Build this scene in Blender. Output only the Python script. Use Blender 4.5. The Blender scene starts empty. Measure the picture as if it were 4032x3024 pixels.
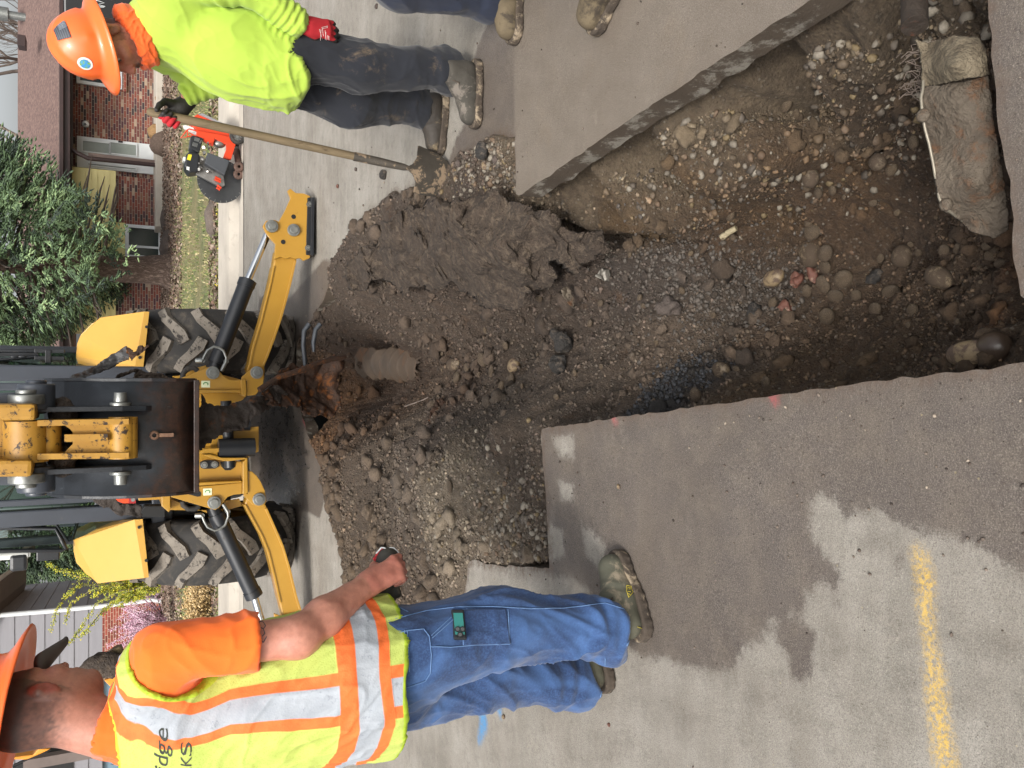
import bpy, bmesh, math, random
import numpy as np
from mathutils import Vector, Matrix
R = math.radians
random.seed(7); np.random.seed(7)
scene = bpy.context.scene
col = scene.collection

# ---------------- camera (the photograph is turned on its side: world up points to picture left) -------------
FPX = 3200.0; CH = 1.45; TILT = R(26.2); cT, sT = math.cos(TILT), math.sin(TILT)
cam = bpy.data.cameras.new("camera"); camo = bpy.data.objects.new("camera", cam); col.objects.link(camo)
cam.sensor_fit = 'HORIZONTAL'; cam.sensor_width = 36; cam.lens = FPX/4032*36
cam.clip_start = .02; cam.clip_end = 900
Rv = Vector((1, 0, 0)); Uv = Vector((0, sT, cT)); Fv = Vector((0, cT, -sT))
M = Matrix((( -Uv.x, Rv.x, -Fv.x, 0), (-Uv.y, Rv.y, -Fv.y, 0), (-Uv.z, Rv.z, -Fv.z, CH), (0, 0, 0, 1)))
camo.matrix_world = M
scene.camera = camo
scene.render.resolution_x = 1024; scene.render.resolution_y = 768

# ---------------- world, sun, exposure -------------
world = bpy.data.worlds.new("World"); scene.world = world; world.use_nodes = True
wn = world.node_tree.nodes; wl = world.node_tree.links
for n in list(wn): wn.remove(n)
sky = wn.new('ShaderNodeTexSky'); sky.sky_type = 'NISHITA'; sky.sun_disc = False
sky.sun_elevation = R(47); sky.sun_rotation = R(200); sky.air_density = 1.0; sky.dust_density = 6.0; sky.ozone_density = 1.0
hs = wn.new('ShaderNodeHueSaturation'); hs.inputs['Saturation'].default_value = .28; hs.inputs['Value'].default_value = 1.35
bg = wn.new('ShaderNodeBackground'); bg.inputs[1].default_value = .125
wo = wn.new('ShaderNodeOutputWorld')
wl.new(sky.outputs[0], hs.inputs['Color']); wl.new(hs.outputs[0], bg.inputs[0]); wl.new(bg.outputs[0], wo.inputs[0])
sun = bpy.data.lights.new("sun", 'SUN'); sun.energy = 1.5; sun.angle = R(10); sun.color = (1, .96, .9)
suno = bpy.data.objects.new("sun", sun); col.objects.link(suno)
# sky sun_rotation: clockwise from +Y ; direction to the sun
az = R(200); el = R(47)
sd = Vector((math.sin(az)*math.cos(el), math.cos(az)*math.cos(el), math.sin(el)))
suno.rotation_euler = sd.to_track_quat('Z', 'Y').to_euler()
scene.view_settings.view_transform = 'Standard'; scene.view_settings.look = 'None'
scene.view_settings.exposure = 0.55; scene.view_settings.gamma = 1

# ---------------- helpers -------------
O_ = 4032/2212
def ray(px, py):
    r = (1512-py)/FPX; d = (px-2016)/FPX
    return (r, cT-d*sT, -sT-d*cT)
def onz(ox, oy, z=0.):            # point of the horizontal plane z seen at (ox, oy)
    a = ray(ox*O_, oy*O_); t = (z-CH)/a[2]; return Vector((a[0]*t, a[1]*t, z))
def ony(ox, oy, y):               # point of the upright plane y
    a = ray(ox*O_, oy*O_); t = y/a[1]; return Vector((a[0]*t, y, CH+a[2]*t))
def lin(c):
    if isinstance(c, str): c = tuple(int(c[i:i+2], 16)/255 for i in (0, 2, 4))
    return tuple(((x+.055)/1.055)**2.4 if x > .04045 else x/12.92 for x in c)+(1,)
def tag(o, label=None, cat=None, group=None, kind=None):
    if label: o['label'] = label
    if cat: o['category'] = cat
    if group: o['group'] = group
    if kind: o['kind'] = kind
    return o
def empty(name, loc=(0, 0, 0), label=None, cat=None, group=None):
    o = bpy.data.objects.new(name, None); col.objects.link(o); o.location = loc; o.empty_display_size = .1
    bpy.context.view_layer.update()
    return tag(o, label, cat, group)
def link(name, me, mats, parent=None, keep=True):
    o = bpy.data.objects.new(name, me); col.objects.link(o)
    for m in (mats if isinstance(mats, (list, tuple)) else [mats]): me.materials.append(m)
    if parent is not None:
        o.parent = parent
        if parent.type == 'EMPTY': o.matrix_parent_inverse = Matrix.Translation(Vector(parent.location)).inverted()
    return o
def npmesh(name, V, Fq, mats, parent=None, smooth=True, attrs=None, midx=None):
    V = np.asarray(V, dtype=np.float32); Fq = np.asarray(Fq, dtype=np.int32)
    me = bpy.data.meshes.new(name); k = Fq.shape[1]
    me.vertices.add(len(V)); me.vertices.foreach_set('co', V.ravel())
    me.loops.add(Fq.size); me.loops.foreach_set('vertex_index', Fq.ravel())
    me.polygons.add(len(Fq)); me.polygons.foreach_set('loop_start', np.arange(0, Fq.size, k, dtype=np.int32))
    if midx is not None: me.polygons.foreach_set('material_index', np.asarray(midx, dtype=np.int32))
    me.update(calc_edges=True)
    me.polygons.foreach_set('use_smooth', np.full(len(Fq), bool(smooth)))
    for an, arr in (attrs or {}).items():
        arr = np.asarray(arr, dtype=np.float32)
        if arr.ndim == 1:
            a = me.attributes.new(an, 'FLOAT', 'POINT'); a.data.foreach_set('value', arr)
        else:
            a = me.attributes.new(an, 'FLOAT_COLOR', 'POINT')
            if arr.shape[1] == 3: arr = np.c_[arr, np.ones(len(arr), dtype=np.float32)]
            a.data.foreach_set('color', arr.ravel())
    me.validate(); 
    return link(name, me, mats, parent)

class MB:                       # collects shapes, builds ONE mesh object
    def __init__(s): s.v = []; s.f = []; s.m = []; s.s = []
    def add(s, vs, fs, mi=0, smooth=False):
        b = len(s.v); s.v += [tuple(x) for x in vs]
        for f in fs: s.f.append([b+i for i in f]); s.m.append(mi); s.s.append(smooth)
        return s
    def box(s, c, d, rot=None, mi=0, taper=None):
        x, y, z = [q/2 for q in d]; vs = [Vector((a*x, b*y, e*z)) for e in (-1, 1) for b in (-1, 1) for a in (-1, 1)]
        if taper: vs = [Vector((v.x*(taper if v.z > 0 else 1), v.y*(taper if v.z > 0 else 1), v.z)) for v in vs]
        if rot is not None:
            rm = rot if isinstance(rot, Matrix) else Matrix.Rotation(rot[2], 3, 'Z') @ Matrix.Rotation(rot[1], 3, 'Y') @ Matrix.Rotation(rot[0], 3, 'X')
            vs = [rm @ v for v in vs]
        c = Vector(c); vs = [v+c for v in vs]
        return s.add(vs, [(0, 2, 3, 1), (4, 5, 7, 6), (0, 1, 5, 4), (2, 6, 7, 3), (0, 4, 6, 2), (1, 3, 7, 5)], mi)
    def bar(s, a, b, w, h, up=(0, 0, 1), mi=0):   # square bar from a to b
        a = Vector(a); b = Vector(b); d = b-a; L = d.length; d.normalize(); u = Vector(up)
        sx = d.cross(u)
        if sx.length < 1e-4: sx = d.cross(Vector((1, 0, 0)))
        sx.normalize(); u = sx.cross(d)
        rm = Matrix((sx, d, u)).transposed()
        return s.box((a+b)/2, (w, L, h), rm, mi)
    def cyl(s, a, b, r0, r1=None, n=20, mi=0, caps=True):
        r1 = r0 if r1 is None else r1; a = Vector(a); b = Vector(b); d = (b-a).normalized()
        u = d.cross(Vector((0, 0, 1)));
        if u.length < 1e-3: u = d.cross(Vector((1, 0, 0)))
        u.normalize(); w = d.cross(u)
        A = [a+(u*math.cos(t)+w*math.sin(t))*r0 for t in [2*math.pi*i/n for i in range(n)]]
        B = [b+(u*math.cos(t)+w*math.sin(t))*r1 for t in [2*math.pi*i/n for i in range(n)]]
        s.add(A+B, [(i, (i+1) % n, n+(i+1) % n, n+i) for i in range(n)], mi, True)
        if caps: s.add(A, [tuple(range(n))[::-1]], mi); s.add(B, [tuple(range(n))], mi)
        return s
    def tube(s, pts, r, n=10, mi=0, closed=False):
        pts = [Vector(p) for p in pts]; m = len(pts); rs = r if isinstance(r, (list, tuple)) else [r]*m
        vs = []; u = None
        for i, p in enumerate(pts):
            d = (pts[min(i+1, m-1)]-pts[max(i-1, 0)]).normalized()
            if u is None:
                u = d.cross(Vector((0, 0, 1)));
                if u.length < 1e-3: u = d.cross(Vector((1, 0, 0)))
            u = (u-d*u.dot(d)).normalized(); w = d.cross(u)
            vs += [p+(u*math.cos(t)+w*math.sin(t))*rs[i] for t in [2*math.pi*j/n for j in range(n)]]
        fs = [(i*n+j, i*n+(j+1) % n, (i+1)*n+(j+1) % n, (i+1)*n+j) for i in range(m-1) for j in range(n)]
        s.add(vs, fs, mi, True)
        s.add(vs[:n], [tuple(range(n))[::-1]], mi); s.add(vs[-n:], [tuple(range(n))], mi)
        return s
    def sph(s, c, r, n=12, mi=0, rot=None):
        r = r if isinstance(r, (tuple, list)) else (r, r, r); c = Vector(c); vs = []
        for i in range(n+1):
            a = math.pi*i/n
            for j in range(2*n):
                t = math.pi*j/n; v = Vector((math.sin(a)*math.cos(t)*r[0], math.sin(a)*math.sin(t)*r[1], math.cos(a)*r[2]))
                vs.append((rot @ v if rot else v)+c)
        fs = [(i*2*n+j, (i+1)*2*n+j, (i+1)*2*n+(j+1) % (2*n), i*2*n+(j+1) % (2*n)) for i in range(n) for j in range(2*n)]
        return s.add(vs, fs, mi, True)
    def prism(s, poly, off, mi=0):     # poly: list of 3-D points (planar outline), off: extrusion vector
        P = [Vector(p) for p in poly]; off = Vector(off); n = len(P)
        nrm = Vector((0, 0, 0))
        for i in range(n): nrm += P[i].cross(P[(i+1) % n])
        if nrm.dot(off) > 0: P = P[::-1]
        Q = [p+off for p in P]
        s.add(P, [tuple(range(n))], mi); s.add(Q, [tuple(range(n))[::-1]], mi)
        for i in range(n):
            j = (i+1) % n; s.add([P[i], P[j], Q[j], Q[i]], [(1, 0, 3, 2)], mi)
        return s
    def lathe(s, prof, base, axis, n=40, mi=0, smooth=True):   # prof: (radius, distance along axis)
        base = Vector(base); d = Vector(axis).normalized(); u = d.cross(Vector((0, 0, 1)))
        if u.length < 1e-3: u = d.cross(Vector((1, 0, 0)))
        u.normalize(); w = d.cross(u); vs = []
        for r, h in prof: vs += [base+d*h+(u*math.cos(t)+w*math.sin(t))*r for t in [2*math.pi*j/n for j in range(n)]]
        fs = [(i*n+j, i*n+(j+1) % n, (i+1)*n+(j+1) % n, (i+1)*n+j) for i in range(len(prof)-1) for j in range(n)]
        return s.add(vs, fs, mi, smooth)
    def build(s, name, mats, parent=None, bevel=0, seg=2, weld=False):
        me = bpy.data.meshes.new(name); me.from_pydata(s.v, [], s.f); 
        me.polygons.foreach_set('material_index', np.array(s.m, dtype=np.int32)); me.polygons.foreach_set('use_smooth', np.array(s.s)); me.update()
        if bevel or weld:
            bm = bmesh.new(); bm.from_mesh(me); bmesh.ops.remove_doubles(bm, verts=bm.verts, dist=1e-5)
            if bevel:
                bmesh.ops.recalc_face_normals(bm, faces=bm.faces)
                ed = [e for e in bm.edges if len(e.link_faces) == 2 and e.calc_face_angle(0) > R(28)]
                bmesh.ops.bevel(bm, geom=ed, offset=bevel, segments=seg, affect='EDGES', clamp_overlap=True, profile=.6)
            bm.to_mesh(me); bm.free()
        return link(name, me, mats, parent)
def plate(mb, outline, y, th, mi=0):      # traced outline at its real distance y, extruded backwards by th
    P = [ony(a, b, y) for a, b in outline]; mb.prism(P, (0, th, 0), mi); return mb

# ---------------- noise -------------
def _h(i, j, k):
    n = (i*374761393+j*668265263+k*2147483647) & 0xffffffff
    n = ((n ^ (n >> 13))*1274126177) & 0xffffffff
    return ((n ^ (n >> 16)) & 0xffff)/65535.0
def vnoise(P):
    P = np.asarray(P, dtype=np.float64); I = np.floor(P).astype(np.int64); f = P-I; f = f*f*(3-2*f)
    out = 0
    for a in (0, 1):
        for b in (0, 1):
            for c in (0, 1):
                w = (f[:, 0] if a else 1-f[:, 0])*(f[:, 1] if b else 1-f[:, 1])*(f[:, 2] if c else 1-f[:, 2])
                out = out+w*_h(I[:, 0]+a, I[:, 1]+b, I[:, 2]+c)
    return out*2-1
def fbm(P, sc, oct=4, gain=.5, ridge=False):
    P = np.asarray(P)*sc; a = 1; o = 0; t = 0
    for k in range(oct):
        n = vnoise(P+17.3*k)
        if ridge: n = 1-2*abs(n)
        o = o+a*n; t += a; a *= gain; P = P*2.03
    return o/t

# ---------------- materials -------------
def newmat(name):
    m = bpy.data.materials.new(name); m.use_nodes = True; nt = m.node_tree; b = nt.nodes['Principled BSDF']
    return m, nt, nt.nodes, nt.links, b
def N(nt, t, **kw):
    n = nt.nodes.new(t)
    for k, v in kw.items():
        if k.startswith('i_'):
            n.inputs[k[2:]].default_value = v
        else: setattr(n, k, v)
    return n
def coord(nt, scale=(1, 1, 1)):
    tc = nt.nodes.new('ShaderNodeTexCoord'); mp = nt.nodes.new('ShaderNodeMapping'); mp.inputs['Scale'].default_value = scale
    nt.links.new(tc.outputs['Object'], mp.inputs[0]); return mp.outputs[0]
def noiseN(nt, vec, scale, detail=5, rough=.6, dist=0):
    n = nt.nodes.new('ShaderNodeTexNoise'); n.inputs['Scale'].default_value = scale; n.inputs['Detail'].default_value = detail
    n.inputs['Roughness'].default_value = rough; n.inputs['Distortion'].default_value = dist; nt.links.new(vec, n.inputs['Vector']); return n.outputs['Fac']
def ramp(nt, fac, a, b, smooth=False):
    n = nt.nodes.new('ShaderNodeMapRange'); n.inputs[1].default_value = a; n.inputs[2].default_value = b
    if smooth: n.interpolation_type = 'SMOOTHSTEP'
    nt.links.new(fac, n.inputs[0]); return n.outputs[0]
def mixc(nt, fac, a, b, mode='MIX'):
    n = nt.nodes.new('ShaderNodeMix'); n.data_type = 'RGBA'; n.blend_type = mode
    for k, v in ((0, fac), (6, a), (7, b)):
        if isinstance(v, (int, float)): n.inputs[k].default_value = v
        elif isinstance(v, (tuple, list)): n.inputs[k].default_value = v
        else: nt.links.new(v, n.inputs[k])
    return n.outputs[2]
def math_(nt, op, a, b=None, clamp=False):
    n = nt.nodes.new('ShaderNodeMath'); n.operation = op; n.use_clamp = clamp
    for k, v in ((0, a), (1, b)):
        if v is None: continue
        if isinstance(v, (int, float)): n.inputs[k].default_value = v
        else: nt.links.new(v, n.inputs[k])
    return n.outputs[0]
def bump(nt, b, h, strength, dist=.01, prev=None):
    n = nt.nodes.new('ShaderNodeBump'); n.inputs['Strength'].default_value = strength; n.inputs['Distance'].default_value = dist
    nt.links.new(h, n.inputs['Height'])
    if prev: nt.links.new(prev, n.inputs['Normal'])
    nt.links.new(n.outputs[0], b.inputs['Normal']); return n.outputs[0]
def attr(nt, name, out='Fac'):
    n = nt.nodes.new('ShaderNodeAttribute'); n.attribute_name = name; return n.outputs[out]
def pm(name, c1, c2=None, sc=8, rough=.6, metal=0, bmp=0, bsc=80, bd=.004, dirt=None, dsc=6, dlo=.55, dhi=.7, r2=None, stretch=(1, 1, 1), coat=0, sheen=0, spec=.5, sss=0):
    m, nt, ns, ls, b = newmat(name); v = coord(nt, stretch); c1 = lin(c1); c2 = lin(c2) if c2 else tuple(x*.8 for x in c1[:3])+(1,)
    f = ramp(nt, noiseN(nt, v, sc, 6, .65), .32, .68); c = mixc(nt, f, c1, c2); rg = None
    if dirt:
        dm = ramp(nt, noiseN(nt, v, dsc, 8, .72, .4), dlo, dhi, True); c = mixc(nt, dm, c, lin(dirt))
        rr = nt.nodes.new('ShaderNodeMapRange'); rr.inputs[3].default_value = rough; rr.inputs[4].default_value = r2 or .9; ls.new(dm, rr.inputs[0]); ls.new(rr.outputs[0], b.inputs['Roughness'])
    else: b.inputs['Roughness'].default_value = rough
    ls.new(c, b.inputs['Base Color']); b.inputs['Metallic'].default_value = metal; b.inputs['Coat Weight'].default_value = coat
    b.inputs['Sheen Weight'].default_value = sheen; b.inputs['Specular IOR Level'].default_value = spec
    if sss: b.inputs['Subsurface Weight'].default_value = sss; b.inputs['Subsurface Radius'].default_value = (.01, .004, .002)
    if bmp: bump(nt, b, noiseN(nt, v, bsc, 4, .6), bmp, bd)
    return m
# ================= GROUND =================
def sdpoly(P, poly):              # signed distance to polygon, negative inside (numpy)
    poly = np.asarray(poly, dtype=float)[:, :2]; P = np.asarray(P)[:, :2]; d = np.full(len(P), 1e9); ins = np.zeros(len(P), bool)
    cl = np.zeros_like(P)
    for i in range(len(poly)):
        a = poly[i]; b = poly[(i+1) % len(poly)]; e = b-a; w = P-a
        t = np.clip((w@e)/(e@e+1e-12), 0, 1); q = a+t[:, None]*e; dd = np.hypot(*(P-q).T)
        k = dd < d; d[k] = dd[k]; cl[k] = q[k]
        c = ((a[1] > P[:, 1]) != (b[1] > P[:, 1])); xs = (b[0]-a[0])*(P[:, 1]-a[1])/(b[1]-a[1]+1e-12)+a[0]
        ins ^= c & (P[:, 0] < xs)
    return np.where(ins, -d, d), cl
def sdline(P, pts, ws):
    P = np.asarray(P)[:, :2]; best = np.full(len(P), 1e9)
    for i in range(len(pts)-1):
        a = np.array(pts[i][:2]); b = np.array(pts[i+1][:2]); e = b-a; w = P-a; t = np.clip((w@e)/(e@e), 0, 1)
        best = np.minimum(best, np.hypot(*(P-(a+t[:, None]*e)).T)-(ws[i]+(ws[i+1]-ws[i])*t))
    return best
def roughen(poly, step, amp, seed, keep=()):
    out = []
    for i in range(len(poly)):
        a = Vector(poly[i]); b = Vector(poly[(i+1) % len(poly)]); n = max(1, int((b-a).length/step)); nr = Vector((-(b-a).y, (b-a).x, 0)).normalized() if (b-a).length > 0 else Vector()
        for k in range(n):
            p = a.lerp(b, k/n); s = amp*fbm(np.array([[p.x*9+seed, p.y*9, 0]]), 1, 3)[0] if i not in keep else amp*.16*random.uniform(-1, 1)
            out.append(p+nr*s)
    return out
hole_ov = [(1168, 925), (1400, 893), (1700, 850), (1950, 817), (2211, 785), (2300, 773), (2300, 690), (2206, 640), (2192, 560), (2190, 470), (2150, 200), (2131, 0), (2090, -330),
           (1960, -170), (1750, 2), (1560, 125), (1280, 315), (1115, 428), (1112, 300), (1085, 290), (1010, 330), (930, 400), (850, 420), (780, 480), (730, 560), (700, 650), (640, 740), (640, 860), (672, 960), (705, 1030),
           (722, 1120), (742, 1230), (760, 1330), (860, 1350), (1000, 1330), (1010, 1215), (1100, 1222), (1188, 1228), (1180, 1100)]
hole = [onz(a, b, 0) for a, b in hole_ov]
# keep the saw-cut slab edges straight, roughen the rest
keep = {0, 1, 2, 3, 4, 5, 6, 7, 8, 9, 10, 11, 12, 13, 14, 15, 16, 17, 37, 38, 36}
hole_r = roughen(hole, .03, .028, 3, keep)
hole_np = np.array([(p.x, p.y) for p in hole_r])

def axis_pts(lo, hi, f):
    a = [lo]
    while a[-1] < hi: a.append(a[-1]+f(a[-1]))
    a[-1] = hi; return np.array(a)
xs = axis_pts(-9, 12, lambda x: .014+max(0, abs(x)-1.6)*.05)
ys = axis_pts(.35, 10.4, lambda y: max(.011, .010*y))
X, Y = np.meshgrid(xs, ys); nx, ny_ = len(xs), len(ys)
P = np.c_[X.ravel(), Y.ravel()]
near = (P[:, 0] > -2.5) & (P[:, 0] < 2.6) & (P[:, 1] < 7.8)
sdh = np.full(len(P), 5.); clh = P.copy(); s_, c_ = sdpoly(P[near], hole_np); sdh[near] = s_; clh[near] = c_
cell = np.maximum(.014, .010*P[:, 1])*.62
snap = np.abs(sdh) < cell; P[snap] = clh[snap]; inside = (sdh < 0) & ~snap
idx = np.arange(nx*ny_).reshape(ny_, nx)
Q = np.stack([idx[:-1, :-1], idx[:-1, 1:], idx[1:, 1:], idx[1:, :-1]], -1).reshape(-1, 4)
Q = Q[~inside[Q].any(1) & ~snap[Q].all(1)]
bump_z = .004*fbm(np.c_[P, P[:, 0]*0], 1.3, 3)
Vt = np.c_[P, np.where(snap, 0, bump_z*np.clip(np.abs(sdh)/.2, 0, 1))]
# skirt along the hole
from collections import Counter
ed = np.sort(np.concatenate([Q[:, [0, 1]], Q[:, [1, 2]], Q[:, [2, 3]], Q[:, [3, 0]]]), 1)
dirE = np.concatenate([Q[:, [0, 1]], Q[:, [1, 2]], Q[:, [2, 3]], Q[:, [3, 0]]])
key = ed[:, 0].astype(np.int64)*(nx*ny_)+ed[:, 1]; u_, inv, cnt = np.unique(key, return_inverse=True, return_counts=True)
bd = dirE[(cnt[inv] == 1)]; bd = bd[snap[bd].all(1)]
base = len(Vt); used = np.unique(bd); mp = {int(a): base+i for i, a in enumerate(used)}; mp2 = {int(a): base+len(used)+i for i, a in enumerate(used)}
nz = fbm(np.c_[P[used]*14, np.zeros(len(used))], 1, 3)
lowz = -.095+.018*nz
Vs = np.c_[Vt[used][:, :2], Vt[used][:, 2]-.0005]; Vl = np.c_[Vt[used][:, :2], lowz]
Qs = np.array([[mp[int(b)], mp[int(a)], mp2[int(a)], mp2[int(b)]] for a, b in bd])
V_all = np.r_[Vt, Vs, Vl]; Q_all = np.r_[Q, Qs]
PA = V_all[:, :2]
def POV(L, z=0): return [tuple(onz(a, b, z))[:2] for a, b in L]
wetA = POV([(1172, 900), (1700, 820), (2400, 740), (2400, 1330), (2212, 1245), (2130, 1185), (2060, 1160), (1960, 1140), (1900, 1100), (1830, 1115), (1790, 1070), (1752, 1075), (1748, 1140), (1775, 1190), (1808, 1222), (1795, 1268), (1760, 1260), (1730, 1330), (1715, 1330), (1660, 1345), (1640, 1390), (1605, 1400), (1590, 1440), (1540, 1448), (1500, 1445), (1440, 1425), (1370, 1415), (1300, 1300), (1240, 1250), (1185, 1240), (1160, 1100)])
wetB = POV([(2400, -700), (1700, -500), (1040, -60), (1060, 30), (1030, 110), (1005, 170), (1012, 250), (985, 300), (968, 350), (900, 420), (840, 430), (780, 480), (740, 570), (700, 560), (665, 600), (620, 650), (560, 640), (540, 900), (545, 1150), (600, 1130), (640, 1190), (655, 1100), (690, 1120), (720, 1000), (700, 900), (1100, 700), (1200, 500), (1500, 350), (1900, 100), (2300, 0)])
wetC = POV([(2080, -400), (2500, -400), (2500, 760), (2120, 760)])
light = [POV(L) for L in ([(1195, 945), (1240, 940), (1240, 990), (1205, 985)], [(1205, 1035), (1240, 1045), (1238, 1085), (1210, 1080)], [(1180, 1130), (1215, 1145), (1218, 1200), (1180, 1215)],
        [(1255, 1130), (1280, 1150), (1310, 1180), (1300, 1225), (1275, 1215), (1262, 1180)])]
spots = [POV(L) for L in ([(1670, 1340), (1720, 1330), (1760, 1370), (1755, 1440), (1735, 1480), (1710, 1470), (1705, 1420), (1675, 1385)], [(1930, 1210), (1945, 1195), (1950, 1212), (1935, 1230)], [(1795, 1230), (1815, 1235), (1808, 1310), (1795, 1290)])]
sw = np.minimum(np.minimum(sdpoly(PA, wetA)[0], sdpoly(PA, wetB)[0]), sdpoly(PA, wetC)[0])
for L in light: sw = np.maximum(sw, -sdpoly(PA, L)[0])
for L in spots: sw = np.minimum(sw, sdpoly(PA, L)[0])
yl = sdline(PA, [onz(1985, 1195), onz(1990, 1215), onz(2000, 1260), onz(1998, 1310), onz(2010, 1390), onz(2020, 1450), onz(2025, 1520), onz(2045, 1659), onz(2060, 1800)], [.008, .012, .013, .010, .006, .014, .016, .019, .02])
blu = np.minimum(sdline(PA, [onz(1015, 1495), onz(1035, 1510), onz(1045, 1560), onz(1035, 1600)], [.015, .035, .03, .01]), sdline(PA, [onz(1075, 1515), onz(1080, 1540)], [.02, .01]))
red = np.minimum(np.minimum(sdline(PA, [onz(1325, 905), onz(1330, 912)], [.006, .004]), sdline(PA, [onz(1672, 862), onz(1675, 868)], [.008, .004])), sdline(PA, [onz(655, 905), onz(672, 925)], [.03, .05]))
# dirtiness: brown film close to the opening
mudd = sdpoly(PA, hole_np)[0]
dark = sdpoly(PA, POV([(560, 760), (560, 1130), (640, 1140), (650, 1050), (660, 980), (640, 900), (640, 780)]))[0]
slabR = sdpoly(PA, POV([(1113, 470), (1300, 420), (1750, 120), (2400, -250), (2400, -900), (1300, -500), (1110, 60)]))[0]
midx = np.zeros(len(Q_all), int); midx[len(Q):] = 1

m, nt, ns, ls, b = newmat("street_concrete"); v = coord(nt)
n1 = noiseN(nt, v, 55, 4, .7); n2 = noiseN(nt, v, 2.2, 6, .6); n3 = noiseN(nt, v, 11, 8, .7); n4 = noiseN(nt, v, 260, 2, .6)
st = coord(nt, (.5, 5, 1)); n5 = noiseN(nt, st, 2.5, 5, .6)
dry = mixc(nt, ramp(nt, n2, .35, .7), lin('969188'), lin('7d7970')); dry = mixc(nt, math_(nt, 'MULTIPLY', ramp(nt, n5, .45, .75), .5), dry, lin('a39e95'))
dry = mixc(nt, ramp(nt, n3, .5, .8), dry, lin('69655e'))
sp = ramp(nt, n4, .58, .72); dry = mixc(nt, math_(nt, 'MULTIPLY', sp, .45), dry, lin('45413c'))
med = ramp(nt, noiseN(nt, v, 95, 6, .8), .54, .64); dry = mixc(nt, math_(nt, 'MULTIPLY', med, .4), dry, lin('5b5750')); med2 = ramp(nt, noiseN(nt, v, 34, 8, .85), .55, .68); dry = mixc(nt, math_(nt, 'MULTIPLY', med2, .35), dry, lin('b3ada1')); sp2 = ramp(nt, noiseN(nt, v, 190, 2, .5), .63, .72); dry = mixc(nt, math_(nt, 'MULTIPLY', sp2, .5), dry, lin('bdb8ac'))
wet = mixc(nt, ramp(nt, n2, .3, .7), lin('615953'), lin('4f4843')); wet = mixc(nt, ramp(nt, n3, .45, .75), wet, lin('6d645a'))
wet = mixc(nt, math_(nt, 'MULTIPLY', ramp(nt, noiseN(nt, v, 105, 6, .8), .54, .63), .75), wet, lin('332b25'))
slab = mixc(nt, ramp(nt, n3, .3, .8), lin('7a7167'), lin('685f55')); slab = mixc(nt, math_(nt, 'MULTIPLY', ramp(nt, noiseN(nt, v, 150, 3, .6), .6, .72), .5), slab, lin('473e35'))
warm = ramp(nt, noiseN(nt, v, 4, 4, .6), .55, .75); slab = mixc(nt, math_(nt, 'MULTIPLY', warm, .4), slab, lin('7f6e58'))
sda = attr(nt, 'wet'); wf = math_(nt, 'ADD', sda, math_(nt, 'MULTIPLY', math_(nt, 'SUBTRACT', noiseN(nt, v, 22, 10, .85), .5), .16))
wm = ramp(nt, wf, .014, -.014, True); slm = ramp(nt, attr(nt, 'slab'), .02, -.02, True)
cc = mixc(nt, wm, dry, mixc(nt, slm, wet, slab))
gr_ = noiseN(nt, v, 330, 3, .7); cc = mixc(nt, math_(nt, 'MULTIPLY', ramp(nt, gr_, .53, .66), .5), cc, lin('38312b')); cc = mixc(nt, math_(nt, 'MULTIPLY', ramp(nt, gr_, .47, .36), .32), cc, lin('b3aa9c')); big = ramp(nt, noiseN(nt, v, 1.4, 9, .8), .40, .62); cc = mixc(nt, math_(nt, 'MULTIPLY', big, .36), cc, lin('5c5145')); scf = ramp(nt, noiseN(nt, v, 3.1, 10, .85), .58, .68); cc = mixc(nt, math_(nt, 'MULTIPLY', scf, .30), cc, lin('a59d90'))
# black oil and water streaks under the machine
dk = math_(nt, 'ADD', attr(nt, 'dark'), math_(nt, 'MULTIPLY', math_(nt, 'SUBTRACT', noiseN(nt, coord(nt, (7, 1.3, 1)), 2.4, 9, .8), .5), 2.8)); dkm = math_(nt, 'MULTIPLY', ramp(nt, dk, .10, -.10, True), ramp(nt, noiseN(nt, coord(nt, (2.5, 1, 1)), 4.5, 8, .8), .36, .56)); cc = mixc(nt, math_(nt, 'MULTIPLY', dkm, .8), cc, lin('26211e'))
# mud film and crumbs
mdd = math_(nt, 'ADD', attr(nt, 'mud'), math_(nt, 'MULTIPLY', math_(nt, 'SUBTRACT', noiseN(nt, v, 30, 8, .8), .5), .25)); mm = math_(nt, 'MULTIPLY', ramp(nt, mdd, .05, -.03, True), math_(nt, 'SUBTRACT', 1.0, math_(nt, 'MULTIPLY', slm, .8)))
mm = math_(nt, 'MULTIPLY', mm, attr(nt, 'muddy')); cc = mixc(nt, mm, cc, lin('5a4c41'))
def paint(cc, nm, colr, soft, strength, hole=.35):
    f = math_(nt, 'ADD', attr(nt, nm), math_(nt, 'MULTIPLY', math_(nt, 'SUBTRACT', noiseN(nt, v, 60, 6, .8), .5), .05)); f = ramp(nt, f, soft, -soft*.6, True)
    h = ramp(nt, noiseN(nt, v, 85, 6, .8), hole, hole+.14); f = math_(nt, 'MULTIPLY', math_(nt, 'MULTIPLY', f, h), strength)
    return mixc(nt, f, cc, colr)
cc = paint(cc, 'yel', lin('d3ad4c'), .024, .8, .42); cc = paint(cc, 'blu', lin('3b84b8'), .03, .85, .36); cc = paint(cc, 'red', lin('b85056'), .02, .6)
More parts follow.
